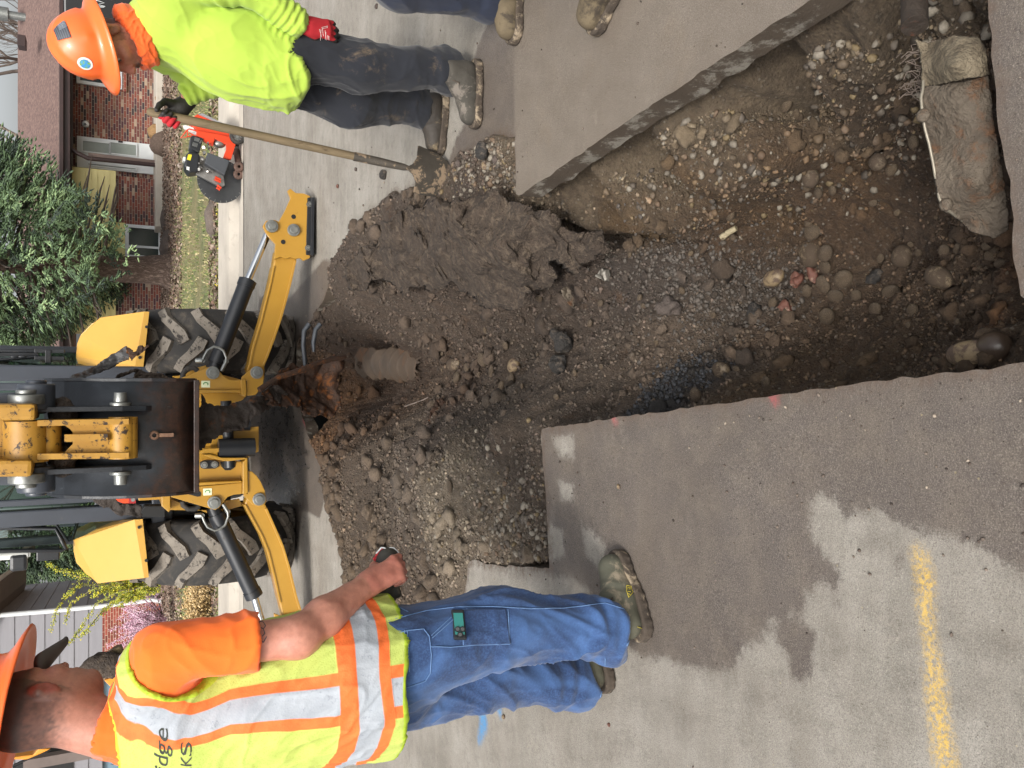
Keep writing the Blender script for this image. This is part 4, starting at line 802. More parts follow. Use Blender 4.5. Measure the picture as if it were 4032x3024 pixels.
for L in ([(668, 700), (657, 715), (655, 745), (658, 775), (660, 800)], [(692, 700), (682, 712), (677, 740), (678, 760)]):
    mb = MB(); mb.tube([ony(a, c, 6.0) for a, c in L], [.02, .018, .017, .017, .012], 8) if len(L) == 5 else mb.tube([ony(a, c, 5.9) for a, c in L], [.018, .017, .017, .012], 8); mb.build("rolled_rim", pm("grey_rim", '3b3f44', '4a4d50', 9, .5, .4, bmp=.4, bsc=30, bd=.005), tc)
s1 = empty("bent_sheet", (-.0, 5.3, 1.5), "muddy grey sheet metal curled over the right edge of the bucket", "scrap metal")
sheet("curled_sheet", zc((850, 595), (900, 560), (1000, 520), (1100, 470), (1200, 430), (1280, 370), (1400, 280), (1555, 205), (1590, 260), (1610, 310), (1600, 380), (1500, 420), (1400, 470), (1300, 520), (1200, 570), (1050, 605), (900, 610)), rbf2([(470, 880, 5.25), (230, 830, 5.25), (330, 760, 5.12), (300, 800, 5.05), (290, 800, 5.2)]), m_sheetg, s1, 2.4, .02, .03, 8, 1, 3)
sheet("rusty_tail", zc((1560, 210), (1600, 225), (1640, 250), (1700, 190), (1760, 195), (1830, 175), (1840, 215), (1810, 265), (1740, 290), (1680, 300), (1620, 340), (1630, 380), (1600, 370)), 5.15, m_rust, s1, 1.6, .02, .03, 12, 2, 4)
s2 = empty("mud_filled_sheet", (0, 5.4, 1.0), "mud covered torn sheet edge against the right side of the bucket", "scrap metal")
sheet("muddy_sheet", zc((1400, 600), (1500, 520), (1650, 480), (1900, 500), (2000, 510), (2110, 560), (2200, 640), (2212, 665), (1750, 650), (1700, 640), (1690, 530), (1600, 545), (1440, 605)), 5.45, m_mud, s2, 2.4, .04, .03, 9, 2, 6)
s3 = empty("torn_sheet_left", (-.7, 5.4, 1.3), "torn muddy sheet metal hanging off the left edge of the bucket", "scrap metal"); s3.name = "torn_sheet"
sheet("torn_flap", zd((1000, 190), (1100, 210), (1250, 290), (1400, 380), (1520, 415), (1590, 395), (1680, 410), (1770, 460), (1755, 300), (1700, 260), (1500, 270), (1400, 200), (1300, 130), (1150, 150)), rbf2([(310, 1100, 5.3), (400, 1090, 5.5), (480, 1150, 5.9), (540, 1160, 6.2), (530, 1110, 5.9)]), m_mudrust, s3, 2.4, .012, .03, 9, 2, 8)
# ================= FAR SIDE OF THE STREET =================
m_conc = pm("sidewalk_concrete", 'b5ada0', 'a69e92', 2.5, .9, bmp=.3, bsc=120, bd=.003, dirt='8f877c', dsc=6, dlo=.55, dhi=.75)
GY0 = 10.4
def strip(name, prof, x0, x1, mat, kind='structure'):
    mb = MB(); xs_ = [x0+(x1-x0)*i/30 for i in range(31)]
    for (y0, z0), (y1, z1_) in zip(prof[:-1], prof[1:]):
        for a, c in zip(xs_[:-1], xs_[1:]): mb.add([(a, y0, z0), (c, y0, z0), (c, y1, z1_), (a, y1, z1_)], [(0, 1, 2, 3)])
    return tag(mb.build(name, mat, weld=True), kind=kind)
strip("gutter", [(10.4, -.004), (10.42, .006), (10.75, .012)], -90, 90, m_conc); strip("kerb", [(10.75, .012), (10.84, .05), (10.95, .105), (11.05, .12)], -90, 90, m_conc)
strip("sidewalk", [(11.05, .12), (11.9, .13), (11.905, .10)], -90, 90, m_conc)
mb = MB(); mb.box((0, 10.398, -.02), (180, .02, .05)); tag(mb.build("street_joint", m_dark), kind='structure')
m, nt, ns, ls, b = newmat("lawn_ground"); v = coord(nt)
g = mixc(nt, ramp(nt, noiseN(nt, v, .9, 6, .7), .42, .60), lin('5f6a3e'), lin('837751')); g = mixc(nt, ramp(nt, noiseN(nt, v, 9, 6, .8), .45, .7), g, lin('a39672')); g = mixc(nt, ramp(nt, noiseN(nt, v, 40, 4, .8), .5, .7), g, lin('5a5a38'))
sx = nt.nodes.new('ShaderNodeSeparateXYZ'); ls.new(v, sx.inputs[0]); yy = math_(nt, 'ADD', sx.outputs[1], math_(nt, 'MULTIPLY', noiseN(nt, v, .6, 5, .7), 3.5))
mul = mixc(nt, ramp(nt, noiseN(nt, v, 12, 8, .85), .3, .7), lin('6b5444'), lin('a18b78')); mul = mixc(nt, ramp(nt, noiseN(nt, v, 30, 4, .8), .55, .7), mul, lin('3b2c22'))
g = mixc(nt, ramp(nt, yy, 20.6, 21.6), g, mul); ls.new(g, b.inputs['Base Color']); b.inputs['Roughness'].default_value = .95; bump(nt, b, noiseN(nt, v, 25, 8, .85), 1, .05)
mb = MB(); n = 60
gxs = [-60+2*i for i in range(61)]; gys = [11.9+.9*j for j in range(22)]+[40, 80, 300]
for i in range(60):
    for j in range(len(gys)-1):
        mb.add([(gxs[i+a], gys[j+c], .10+.0075*(min(gys[j+c], 27)-11.9)) for a, c in ((0, 0), (1, 0), (1, 1), (0, 1))], [(0, 1, 2, 3)])
tag(mb.build("front_lawn", m, weld=True), kind='structure')
def gz_far(y): return .10+.0075*(min(y, 27)-11.9)
# grass tufts and dead leaves
rg = np.random.RandomState(3); n = 26000; px_ = rg.uniform(-9, 11, n); py_ = 11.95+rg.rand(n)**1.6*9.5; kk = vnoise(np.c_[px_*.9, py_*.9, px_*0]) > -.35; px_ = px_[kk]; py_ = py_[kk]; n = len(px_)
a = rg.rand(n)*6.28; h = rg.uniform(.02, .06, n); w = .012; lean = rg.uniform(-.03, .03, (n, 2)); zb_ = .10+.0075*(py_-11.9)
V = np.stack([np.c_[px_-np.cos(a)*w, py_-np.sin(a)*w, zb_], np.c_[px_+np.cos(a)*w, py_+np.sin(a)*w, zb_], np.c_[px_+lean[:, 0], py_+lean[:, 1], zb_+h]], 1).reshape(-1, 3)
pal = np.array([lin(q)[:3] for q in ('6f8046', '8f8a5c', 'a99b70', '5a6e38', 'b5a882')]); C = np.repeat(pal[rg.choice(5, n, p=[.3, .22, .2, .18, .1])], 3, 0)
m, nt, ns, ls, b = newmat("grass_blades"); ls.new(attr(nt, 'tone', 'Color'), b.inputs['Base Color']); b.inputs['Roughness'].default_value = .8; m_blade = m
tag(npmesh("grass", V, np.arange(3*n).reshape(-1, 3), m_blade, attrs={'tone': C}), "short patchy spring grass of the front lawns across the street", "grass", kind='stuff')
n = 30000; px_ = rg.uniform(-9, 12, n); py_ = np.where(rg.rand(n) < .8, rg.uniform(17.8, 25.2, n), 11.95+rg.rand(n)*1.0); zb_ = .115+.0075*(np.minimum(py_, 27)-11.9)
a = rg.rand(n)*6.28; s = rg.uniform(.015, .04, n); t = rg.uniform(-.02, .02, n)
V = np.stack([np.c_[px_+np.cos(a+k*1.57)*s, py_+np.sin(a+k*1.57)*s*.6, zb_+t*(1 if k in (0, 3) else -1)+.02] for k in range(4)], 1).reshape(-1, 3)
pal = np.array([lin(q)[:3] for q in ('6b5a4e', '7f6e61', '54443a', '3f322a', '948475', '75594a')]); C = np.repeat(pal[rg.choice(6, n)], 4, 0)
tag(npmesh("fallen_leaves", V, np.arange(4*n).reshape(-1, 4), m_blade, attrs={'tone': C}, smooth=False), "brown fallen leaves and bark mulch lying before the houses", "leaves", kind='stuff')

# ---- brick material
def brickmat(name, cols, mort, bw=.203, bh_=.0677):
    m, nt, ns, ls, b = newmat(name); tc = nt.nodes.new('ShaderNodeTexCoord'); s = nt.nodes.new('ShaderNodeSeparateXYZ'); ls.new(tc.outputs['Object'], s.inputs[0])
    row = math_(nt, 'DIVIDE', s.outputs[2], bh_); rf = math_(nt, 'FLOOR', row); off = math_(nt, 'MULTIPLY', math_(nt, 'MODULO', rf, 2), .5)
    cx = math_(nt, 'ADD', math_(nt, 'DIVIDE', math_(nt, 'ADD', s.outputs[0], 60), bw), off); cf = math_(nt, 'FLOOR', cx)
    fr = math_(nt, 'FRACT', row); fc = math_(nt, 'FRACT', cx)
    wn_ = nt.nodes.new('ShaderNodeTexWhiteNoise'); wn_.noise_dimensions = '2D'; cb = nt.nodes.new('ShaderNodeCombineXYZ'); ls.new(rf, cb.inputs[0]); ls.new(cf, cb.inputs[1]); ls.new(cb.outputs[0], wn_.inputs['Vector'])
    cr = nt.nodes.new('ShaderNodeValToRGB'); cr.color_ramp.interpolation = 'CONSTANT'; e = cr.color_ramp.elements
    while len(e) < len(cols): e.new(.5)
    for i, (p, c) in enumerate(cols): e[i].position = p; e[i].color = lin(c)
    ls.new(wn_.outputs['Value'], cr.inputs[0])
    mr = math_(nt, 'MAXIMUM', ramp(nt, fr, .13, .09), ramp(nt, fr, .93, .97)); mc = math_(nt, 'MAXIMUM', ramp(nt, fc, .05, .03), ramp(nt, fc, .975, .99)); mm = math_(nt, 'MAXIMUM', mr, mc)
    c = mixc(nt, ramp(nt, noiseN(nt, tc.outputs['Object'], 18, 4, .7), .35, .7), cr.outputs[0], mixc(nt, .35, cr.outputs[0], lin('3a302c')))
    c = mixc(nt, mm, c, lin(mort)); ls.new(c, b.inputs['Base Color']); b.inputs['Roughness'].default_value = .9; bump(nt, b, math_(nt, 'SUBTRACT', 1, mm), .6, .01); return m
m_brick = brickmat("mixed_brick", [(0, '7f4438'), (.22, '6c3b36'), (.42, '8a5040'), (.55, '54343a'), (.66, '3b3234'), (.76, '6f4a40'), (.86, '84604c'), (.93, 'a8937e')], '968a7c')
m_brick2 = brickmat("red_brick", [(0, '8a3f30'), (.3, '7a362b'), (.6, '95493a'), (.85, '6b342c')], 'b09a86')
m_trimb = pm("brown_trim", '3a2826', '2f2220', 3, .5); m_white = pm("white_trim", 'd3d6d6', 'c3c7c8', 2, .5); m_soffit = pm("dark_soffit", '2b2523', '241f1d', 3, .7)
m_wglass = pm("window_glass", '232c2b', '303a37', 1.2, .12, spec=.8)
m_ysid = pm("yellow_siding", 'd6ca8c', 'ccc083', 2, .6); m_gsid = pm("grey_siding", '807f83', '77767a', 3, .65, bmp=.2, bsc=40, stretch=(.3, .3, 3)); m_gsid2 = pm("brown_soffit", '6f665f', '665e57', 3, .6)
m, nt, ns, ls, b = newmat("shingles"); v = coord(nt, (5, 1, 9)); n_ = noiseN(nt, v, 2.2, 5, .75); c = mixc(nt, ramp(nt, n_, .35, .65), lin('5f4a44'), lin('7d665d')); c = mixc(nt, ramp(nt, noiseN(nt, coord(nt), 12, 4, .7), .45, .7), c, lin('4e3d39')); ls.new(c, b.inputs['Base Color']); b.inputs['Roughness'].default_value = .95
sx = nt.nodes.new('ShaderNodeSeparateXYZ'); ls.new(coord(nt), sx.inputs[0]); sw_ = math_(nt, 'FRACT', math_(nt, 'MULTIPLY', sx.outputs[1], 6.5)); c2 = mixc(nt, math_(nt, 'MULTIPLY', ramp(nt, sw_, .14, .0), .6), c, lin('2b2120')); ls.new(c2, b.inputs['Base Color']); m_shin = m

h1 = empty("brick_house", (6, 25.7, .2), "brick house with brown shingle roof and yellow siding panel across the street behind the spruce", "house")
YH = 25.7; YP = 25.0
mb = MB(); xL = ony(170, 378, YH).x; mb.box(((xL+16)/2, YH+.15, 1.35), (16-xL, .3, 2.7)); mb.build("brick_wall", m_brick, h1)
xPl = ony(170, 712, YP).x; xPr = ony(250, 378, YP).x; zY = ony(250, 500, YP).z; zYt = 2.55
mb = MB(); mb.box(((xPl+xPr)/2, YP+.2, zY/2-.0), (xPr-xPl, .3, zY)); mb.build("brick_wall", m_brick, h1)
mb = MB()
nb = 8
for i in range(nb):
    z0 = zY+(zYt-zY)*i/nb; z1_ = zY+(zYt-zY)*(i+1)/nb; y0 = YP-.03
    mb.add([(xPl-.05, y0-.018, z0), (xPr+.1, y0-.018, z0), (xPr+.1, y0, z1_), (xPl-.05, y0, z1_)], [(0, 1, 2, 3)]); mb.add([(xPl-.05, y0-.018, z0), (xPr+.1, y0-.018, z0), (xPr+.1, y0+.05, z0), (xPl-.05, y0+.05, z0)], [(3, 2, 1, 0)])
mb.box(((xPl+xPr)/2+.02, YP+.6, (zY+zYt)/2), (xPr-xPl+.14, 1.2, zYt-zY-.02)); mb.build("yellow_siding", m_ysid, h1)
zE = ony(243/O_, 200, 24.6).z; 
mb = MB(); xr0 = xPl-.6
zR = ony(70/O_, 200, 29.5).z
mb.prism([(16, 24.6, zE), (16, 29.5, zR), (16, 34.4, zE)], (xr0-16, 0, 0)); mb.build("roof", m_shin, h1)
mb = MB(); mb.box(((16+xr0)/2, 24.55, zE-.09), (16-xr0, .1, .22)); mb.box(((16+xr0)/2, 24.46, zE+.0), (16-xr0, .12, .1)); mb.build("gutter_fascia", m_trimb, h1, bevel=.01)
mb = MB(); mb.box(((16+xr0)/2, 25.3, zE-.2), (16-xr0, 1.4, .06)); mb.build("soffit", m_soffit, h1)
# door unit
def rect(q0, q1, y): a = ony(q0[0], q0[1], y); c = ony(q1[0], q1[1], y); return min(a.x, c.x), max(a.x, c.x), min(a.z, c.z), max(a.z, c.z)
def wbox(mb, r, y, th, mi=0): mb.box(((r[0]+r[1])/2, y-th/2, (r[2]+r[3])/2), (r[1]-r[0], th, r[3]-r[2]), None, mi)
q = z1((558, 985), (1140, 1270)); rd = rect(*q, YH-.05); mb = MB(); wbox(mb, rd, YH, .06); dd = mb.build("door", m_white, h1, bevel=.005)
for q in (((600, 1020), (795, 1115)), ((800, 1030), (988, 1130)), ((640, 1185), (985, 1235))):
    r = rect(*z1(*q), YH-.1); r = (max(r[0], rd[0]+.08), min(r[1], rd[1]-.08), max(r[2], rd[2]+.2), r[3]); mb = MB(); wbox(mb, r, YH-.06, .02); mb.build("glass", pm("storm_glass", '8d938d', '7d847e', 2, .2), dd)
    mb = MB(); 
    for e in ((r[0]-.03, r[0], r[2]-.03, r[3]+.03), (r[1], r[1]+.03, r[2]-.03, r[3]+.03), (r[0], r[1], r[2]-.03, r[2]), (r[0], r[1], r[3], r[3]+.03)): wbox(mb, e, YH-.06, .04)
    mb.build("moulding", m_white, dd)
mb = MB(); c = ony(*z1((875, 1030))[0], YH-.1); mb.box(c, (.05, .05, .12)); mb.build("handle", m_dark, dd, bevel=.01)
def window(q0, q1, y, bars=1, par=h1):
    r = rect(q0, q1, y); mb = MB(); t = .09
    for e in ((r[0], r[0]+t, r[2], r[3]), (r[1]-t, r[1], r[2], r[3]), (r[0]+t, r[1]-t, r[2], r[2]+t), (r[0]+t, r[1]-t, r[3]-t, r[3])): wbox(mb, e, y, .08)
    if bars: xm_ = r[0]+(r[1]-r[0])*.36; wbox(mb, (xm_-.03, xm_+.03, r[2]+t, r[3]-t), y, .07)
    w = mb.build("window", m_white, par, bevel=.004); mb = MB(); wbox(mb, (r[0]+t, r[1]-t, r[2]+t, r[3]-t), y-.01, .02); mb.build("pane", m_wglass, w); return w
window(ze((818, 470))[0], ze((1057, 706))[0], YP+.04)
mb = MB(); r = rect(ze((748, 455))[0], ze((818, 720))[0], YP); wbox(mb, r, YP+.05, .04); mb.build("yellow_panel", m_ysid, h1)
window(z1((555, 430))[0], z1((887, 655))[0], YH)
mb = MB(); r = rect(z1((890, 430))[0], z1((918, 665))[0], YH-.1); wbox(mb, r, YH, .1); mb.build("brick_sill", m_brick2, h1)
# brown porch post with downspout
mb = MB(); mb.tube([ony(a, c, 24.7) for a, c in z1((500, 1070), (560, 1110), (640, 1150), (1200, 1205))], .06, 8); mb.build("downspout", m_trimb, h1)
mb = MB(); a, c = z1((640, 1125), (1200, 1190)); A = ony(*a, 24.9); B2 = ony(*c, 24.9); mb.bar((A.x, 24.9, A.z), (A.x-.0, 24.9, B2.z), .1, .1); mb.build("porch_post", pm("taupe_post", '6b5a52', '5f504a', 3, .6), h1)
mb = MB(); mb.box(((xL+9.5)/2-.8, 24.8, .27), (5.2, 1.7, .22)); mb.build("porch_step", m_conc, h1, bevel=.02)
mb = MB(); mb.tube([ony(a, c, 24.3) for a, c in z1((1195, 1205), (1205, 1260), (1203, 1400), (1200, 1560))], .07, 10); dp = mb.build("drain_pipe", pm("grey_corrugated_pipe", '5e5a58', '48443f', 30, .7), h1)
mb = MB(); c = ony(*z1((625, 900))[0], YH-.1); mb.lathe([(.0, 0), (.07, .02), (.09, .1), (.06, .18), (.03, .2)], c, (-.3, -.9, .1), 16); mb.build("porch_lamp", m_white, h1)
mb = MB(); c = ony(*z1((160, 310))[0], 26.5); mb.box(c, (.3, .4, .2)); mb.build("roof_vent", m_trimb, h1, bevel=.01)
mb = MB(); a = ony(*z1((140, 120))[0], 28.6); mb.cyl(a-Vector((0, 0, .3)), a+Vector((0, 0, .28)), .12); mb.cyl(a+Vector((0, 0, .28)), a+Vector((0, 0, .5)), .2); mb.build("chimney_pipe", m_stl, h1)

# house 2
h2 = empty("grey_house", (-7, 25, .2), "grey sided house with red brick base and white downspout behind the forsythia", "house")
cx_, cy_ = -6.08, 25.0; dS = Vector((-.1175, 1, 0)).normalized(); dF = Vector((-1, -.1175*1.0, 0)).normalized(); dF = Vector((-1, 0, 0))
def lap(p0, dirv, L, z0, z1_, step, nrm, mat, name):
    mb = MB(); z = z0
    while z < z1_-1e-3:
        za_ = min(z+step, z1_); a = Vector((p0[0], p0[1], 0)); e = a+dirv*L; o1 = nrm*.022; o0 = nrm*.0
        mb.add([a+o1+Vector((0, 0, z)), e+o1+Vector((0, 0, z)), e+o0+Vector((0, 0, za_)), a+o0+Vector((0, 0, za_))], [(0, 1, 2, 3)])
        mb.add([a+o1+Vector((0, 0, z)), e+o1+Vector((0, 0, z)), e-nrm*.1+Vector((0, 0, z)), a-nrm*.1+Vector((0, 0, z))], [(3, 2, 1, 0)]); z = za_
    return mb.build(name, mat, h2)
zB = ony(403/O_, 2400/O_, 25).z
lap((cx_, cy_), dF, 7, zB, 5.0, .345, Vector((0, -1, 0)), m_gsid, "siding"); lap((cx_, cy_), dS, 8, .35, 5.0, .345, Vector((dS.y, -dS.x, 0)), m_gsid, "siding")
mb = MB(); mb.box((cx_-.76, cy_+.1, zB/2), (1.52, .25, zB)); mb.build("brick_pier", m_brick2, h2)
mb = MB(); mb.box((cx_-4.2, cy_+.15, zB/2+.5), (5.2, .1, zB-.25)); gd = mb.build("garage_door", pm("blue_grey_panel", '6f8794', '67808d', 3, .5), h2)
mb = MB()
for k in range(40): mb.box((cx_-1.75-.13*k, cy_+.09, zB/2), (.03, .03, zB-.4))
mb.build("rib", gd.data.materials[0], gd)
mb = MB(); mb.box((cx_-1.57, cy_-.02, .55), (.1, .1, 1.25)); mb.build("door_trim", m_white, h2)
mb = MB(); mb.tube([ony(q[0], q[1], 24.9) for q in Z(0, 2200, 3.16)((-100, 730), (20, 700), (640, 650), (1250, 590), (1700, 540), (1880, 510), (1960, 520), (2060, 545))], .065, 8); mb.build("downspout", m_white, h2)
# roof of house 2: gable end towards the right with brown soffit
Zg = Z(0, 2200, 3.16); mb = MB(); A = [ony(q[0], q[1], y) for q, y in zip(Zg((-60, 330), (320, 30), (330, 280), (-60, 600)), (24.3, 31, 31, 24.6))]; mb.prism(A, (-1.2, .4, .25)); mb.build("eave", m_gsid2, h2)
mb = MB(); A = [ony(q[0], q[1], y) for q, y in zip(Zg((-60, 250), (320, -5), (335, 25), (-60, 300)), (24.2, 30.9, 30.9, 24.2))]; mb.prism(A, (-.1, -.05, .05)); mb.build("fascia", m_white, h2)

# ---- trees
def tubes_tree(name, base, height, seed, mat, spread=.55, lv=5, r0=.16, crown=None, nb=3):
    rg = random.Random(seed); mb = MB()
    def grow(p, d, L, r, k):
        n = 4; pts = [p]; q = p.copy(); dd = d.copy()
        for i in range(n):
            dd = (dd+Vector((rg.uniform(-1, 1), rg.uniform(-1, 1), rg.uniform(-.6, 1)))*.13).normalized(); q = q+dd*L/n; pts.append(q.copy())
        mb.tube(pts, [r*(1-.4*i/n) for i in range(n+1)], 7 if k > 3 else (5 if k > 1 else 3))
        if k == 0: return
        for j in range(nb if k > 1 else nb+1):
            a = rg.random()*6.28; s = spread*rg.uniform(.6, 1.3); e = Vector((math.cos(a)*s, math.sin(a)*s, rg.uniform(.3, .9))); nd = (dd*.8+e).normalized()
            grow(pts[rg.randint(2, n)], nd, L*rg.uniform(.6, .82), r*.55, k-1)
    grow(Vector(base), Vector((rg.uniform(-.1, .1), 0, 1)), height*.32, r0, lv)
    return mb.build(name, mat)
m_bark = pm("grey_bark", '6d625a', '564c45', 9, .95, bmp=.5, bsc=25, bd=.02); m_barkl = pm("pale_twigs", '85786d', '6c6057', 5, .95)
lb = ["leafless tree behind the brick house roof, right of the chimney pipe", "leafless tree behind the brick house roof, next to the spruce", "leafless tree seen between the machine's bucket and its cab post", "leafless tree rising behind the machine cab, left of the bucket", "tall leafless tree behind the brick house at the photo's top corner"]
for i, (x, y, h, sd_) in enumerate([(11.5, 35, 11, 3), (8.6, 38, 11, 5), (-1.8, 38, 10.5, 8), (-5.6, 41, 10.5, 13), (14.5, 40, 12, 21)]):
    mt = random.Random(i); root = empty("bare_tree", (x, y, .3), lb[i], "tree", "leafless trees behind the houses")
    o = tubes_tree("trunk", (x, y, .2), h, sd_, m_barkl if i % 2 else m_bark, .75, 6, .14, nb=3); o.parent = root; o.matrix_parent_inverse = Matrix.Translation(root.location).inverted()

# evergreen fingers
def rotm(d):
    d = d/np.linalg.norm(d, axis=1, keepdims=True); u = np.cross(d, [0, 0, 1.]); u += 1e-4; u /= np.linalg.norm(u, axis=1, keepdims=True); return d, u, np.cross(u, d)
OV = np.array([(0, 0, 0), (.35, .5, 0), (.35, 0, .5), (.35, -.5, 0), (.35, 0, -.5), (1, 0, 0)], float); OF = np.array([(0, 2, 1), (0, 3, 2), (0, 4, 3), (0, 1, 4), (5, 1, 2), (5, 2, 3), (5, 3, 4), (5, 4, 1)])
def fingers(name, Pp, Dd, L, Wd, C, mat, parent=None, tips=1.5):
    d, u, w = rotm(Dd); n = len(Pp); V = Pp[:, None]+d[:, None]*OV[None, :, 0, None]*L[:, None, None]+(u[:, None]*OV[None, :, 1, None]+w[:, None]*OV[None, :, 2, None])*Wd[:, None, None]
    F = (OF[None]+(np.arange(n)*6)[:, None, None]).reshape(-1, 3); t = np.array([.75, 1, 1, 1, 1, tips]); CC = (C[:, None]*t[None, :, None]).reshape(-1, 3)
    return npmesh(name, V.reshape(-1, 3), F, mat, parent, attrs={'tone': CC}, smooth=False)
m, nt, ns, ls, b = newmat("needles"); ls.new(attr(nt, 'tone', 'Color'), b.inputs['Base Color']); b.inputs['Roughness'].default_value = .75; m_need = m
def spruce(label, cx, cy, rbase, zlow, ztop, nfing, seed, cols, fl=(.05, .11), grp=None, trunk=True, skirt=False):
    rg = np.random.RandomState(seed); root = empty("spruce_tree", (cx, cy, gz_far(cy)), label, "tree", grp); Pp = []; Dd = []; bt = MB()
    nbr = int(nfing/190)
    for k in range(nbr):
        t = rg.rand()**1.3; z0 = zlow+.9+(ztop-zlow-.9)*t; Rb = rbase*(1-t*.93)*rg.uniform(.72, 1.06); a = rg.rand()*6.283; nt_ = 19; nf = 10
        s = rg.rand(nt_)**.5; r = .1*Rb+s*Rb*.9; droop = (.22*r/rbase+.35*(s**2))*min(1.6, Rb)
        lat = rg.normal(0, .17, nt_)*(1.2-s)*Rb*.9; x = cx+r*math.cos(a)-lat*math.sin(a); y = cy+r*math.sin(a)+lat*math.cos(a); z = z0-droop-np.abs(lat)*.35-rg.rand(nt_)**2*.2
        sg = np.sign(lat); D0 = np.c_[math.cos(a)*.8-math.sin(a)*sg*.5, math.sin(a)*.8+math.cos(a)*sg*.5, -.45+rg.uniform(-.3, .5, nt_)]; D0 /= np.linalg.norm(D0, axis=1, keepdims=True); L0 = rg.uniform(.25, .5, nt_)*fl[1]/.13
        u = np.tile(np.linspace(0, 1, nf), nt_); I0 = np.repeat(np.arange(nt_), nf); base_ = np.c_[x, y, z][I0]+D0[I0]*(u*L0[I0])[:, None]
        sd0 = np.cross(D0, [0, 0, 1.])[I0]; alt = np.tile(np.where(np.arange(nf) % 2 == 0, 1., -1.), nt_)
        Pp.append(base_); Dd.append(D0[I0]+sd0*(alt*rg.uniform(.3, .9, len(u)))[:, None]+rg.normal(0, .18, (len(u), 3)))
        if k % 4 == 0: bt.tube([(cx, cy, z0), (cx+.5*Rb*math.cos(a), cy+.5*Rb*math.sin(a), z0-.15*Rb*.5), (cx+.6*Rb*math.cos(a), cy+.6*Rb*math.sin(a), z0-.24*min(1.6, Rb))], [.04, .022, .006], 5)
    Pp = np.concatenate(Pp); Dd = np.concatenate(Dd)
    if skirt: kp = Pp[:, 2] > np.maximum(1.18+.1*np.sin(Pp[:, 0]*9), np.maximum(1.35+(Pp[:, 0]-3.3)*1.0, 1.35+(2.2-Pp[:, 0])*1.3))+rg.uniform(-.15, .1, len(Pp)); Pp = Pp[kp]; Dd = Dd[kp]
    n = len(Pp); pal = np.array([lin(q)[:3] for q in cols]); cl = fbm(Pp, 1.6, 2); ci = np.clip(((cl+.5)*len(cols)+rg.normal(0, .6, n)).astype(int), 0, len(cols)-1)
    fingers("crown", Pp, Dd, rg.uniform(fl[0], fl[1], n), rg.uniform(.026, .042, n)*fl[1]/.13, pal[ci], m_need, root, 1.55); bt.build("branches", m_bark, root)
    if trunk:
        mb = MB(); mb.tube([(cx+.0, cy, 0.1), (cx+.02, cy, .35), (cx, cy, .8), (cx-.03, cy, 1.6), (cx, cy, ztop*.9)], [.55, .38, .33, .3, .05], 20); o = mb.build("trunk", m_barkt, root)
        V = np.zeros(len(o.data.vertices)*3); o.data.vertices.foreach_get('co', V)
    return root
m_barkt = pm("plated_bark", '5d4c42', '44372f', 10, .95, bmp=1, bsc=14, bd=.06, dirt='7b6a5e', dsc=20, dlo=.5, dhi=.6, stretch=(1, 1, .35))
spruce("large green spruce with drooping boughs in front of the brick house", 2.75, 21.5, 4.4, .75, 9.5, 92000, 4, ('29352a', '3b4c34', '4d6142', '607551', '7b8f64'), (.10, .16), skirt=True)
gF = "dark evergreens far behind the grey house"
spruce("dark evergreen behind the grey house nearest the machine cab", -6.9, 40, 2.6, .5, 6.0, 14000, 6, ('2c3a2a', '36472f', '435538', '5a6a48'), (.14, .26), gF, False)
spruce("dark evergreen behind the grey house gable, further left", -9.4, 43, 3.0, .5, 8.0, 14000, 9, ('2c3a2a', '36472f', '435538'), (.14, .26), gF, False)
spruce("small dark evergreen beside the machine's fender, behind the forsythia", -5.2, 36, 1.8, .3, 3.6, 8000, 10, ('35432f', '42533a', '56653f', '6a6f4a'), (.12, .22), gF, False)

# forsythia: long arching twigs with yellow-green leaves
def twigs(name, base, arcs, label, cat, cols, lf, leafsz, density, mtw, seed, jit=.012):
    rg = np.random.RandomState(seed); root = empty(name, base, label, cat); mb = MB(); Pp = []; Dd = []
    for pts, r in arcs:
        pts = [Vector(p) for p in pts]; q = []
        for i in range(len(pts)-1):
            for k in range(8): q.append(pts[i].lerp(pts[i+1], k/8))
        q.append(pts[-1]); mb.tube(q[::2], [max(.003, r*(1-j/len(q)*1.6)) for j in range(len(q[::2]))], 4)
        for k in range(int(density*len(q))):
            t = rg.rand()**.8*(len(q)-1.01); i = int(t); p = q[i].lerp(q[i+1], t-i); Pp.append(np.array(p)+rg.normal(0, jit, 3)); Dd.append(rg.normal(0, 1, 3))
    mb.build("stem", mtw, root); Pp = np.array(Pp); n = len(Pp); pal = np.array([lin(c) [:3] for c in cols]); fingers(lf, Pp, np.array(Dd), rg.uniform(.6, 1.3, n)*leafsz, rg.uniform(.6, 1.2, n)*leafsz*.7, pal[rg.choice(len(pal), n)], m_need, root, 1.1); return root
Zq = Z(0, 2200, 3.16); yF = 17.0; arcs = []; rg_ = random.Random(2)
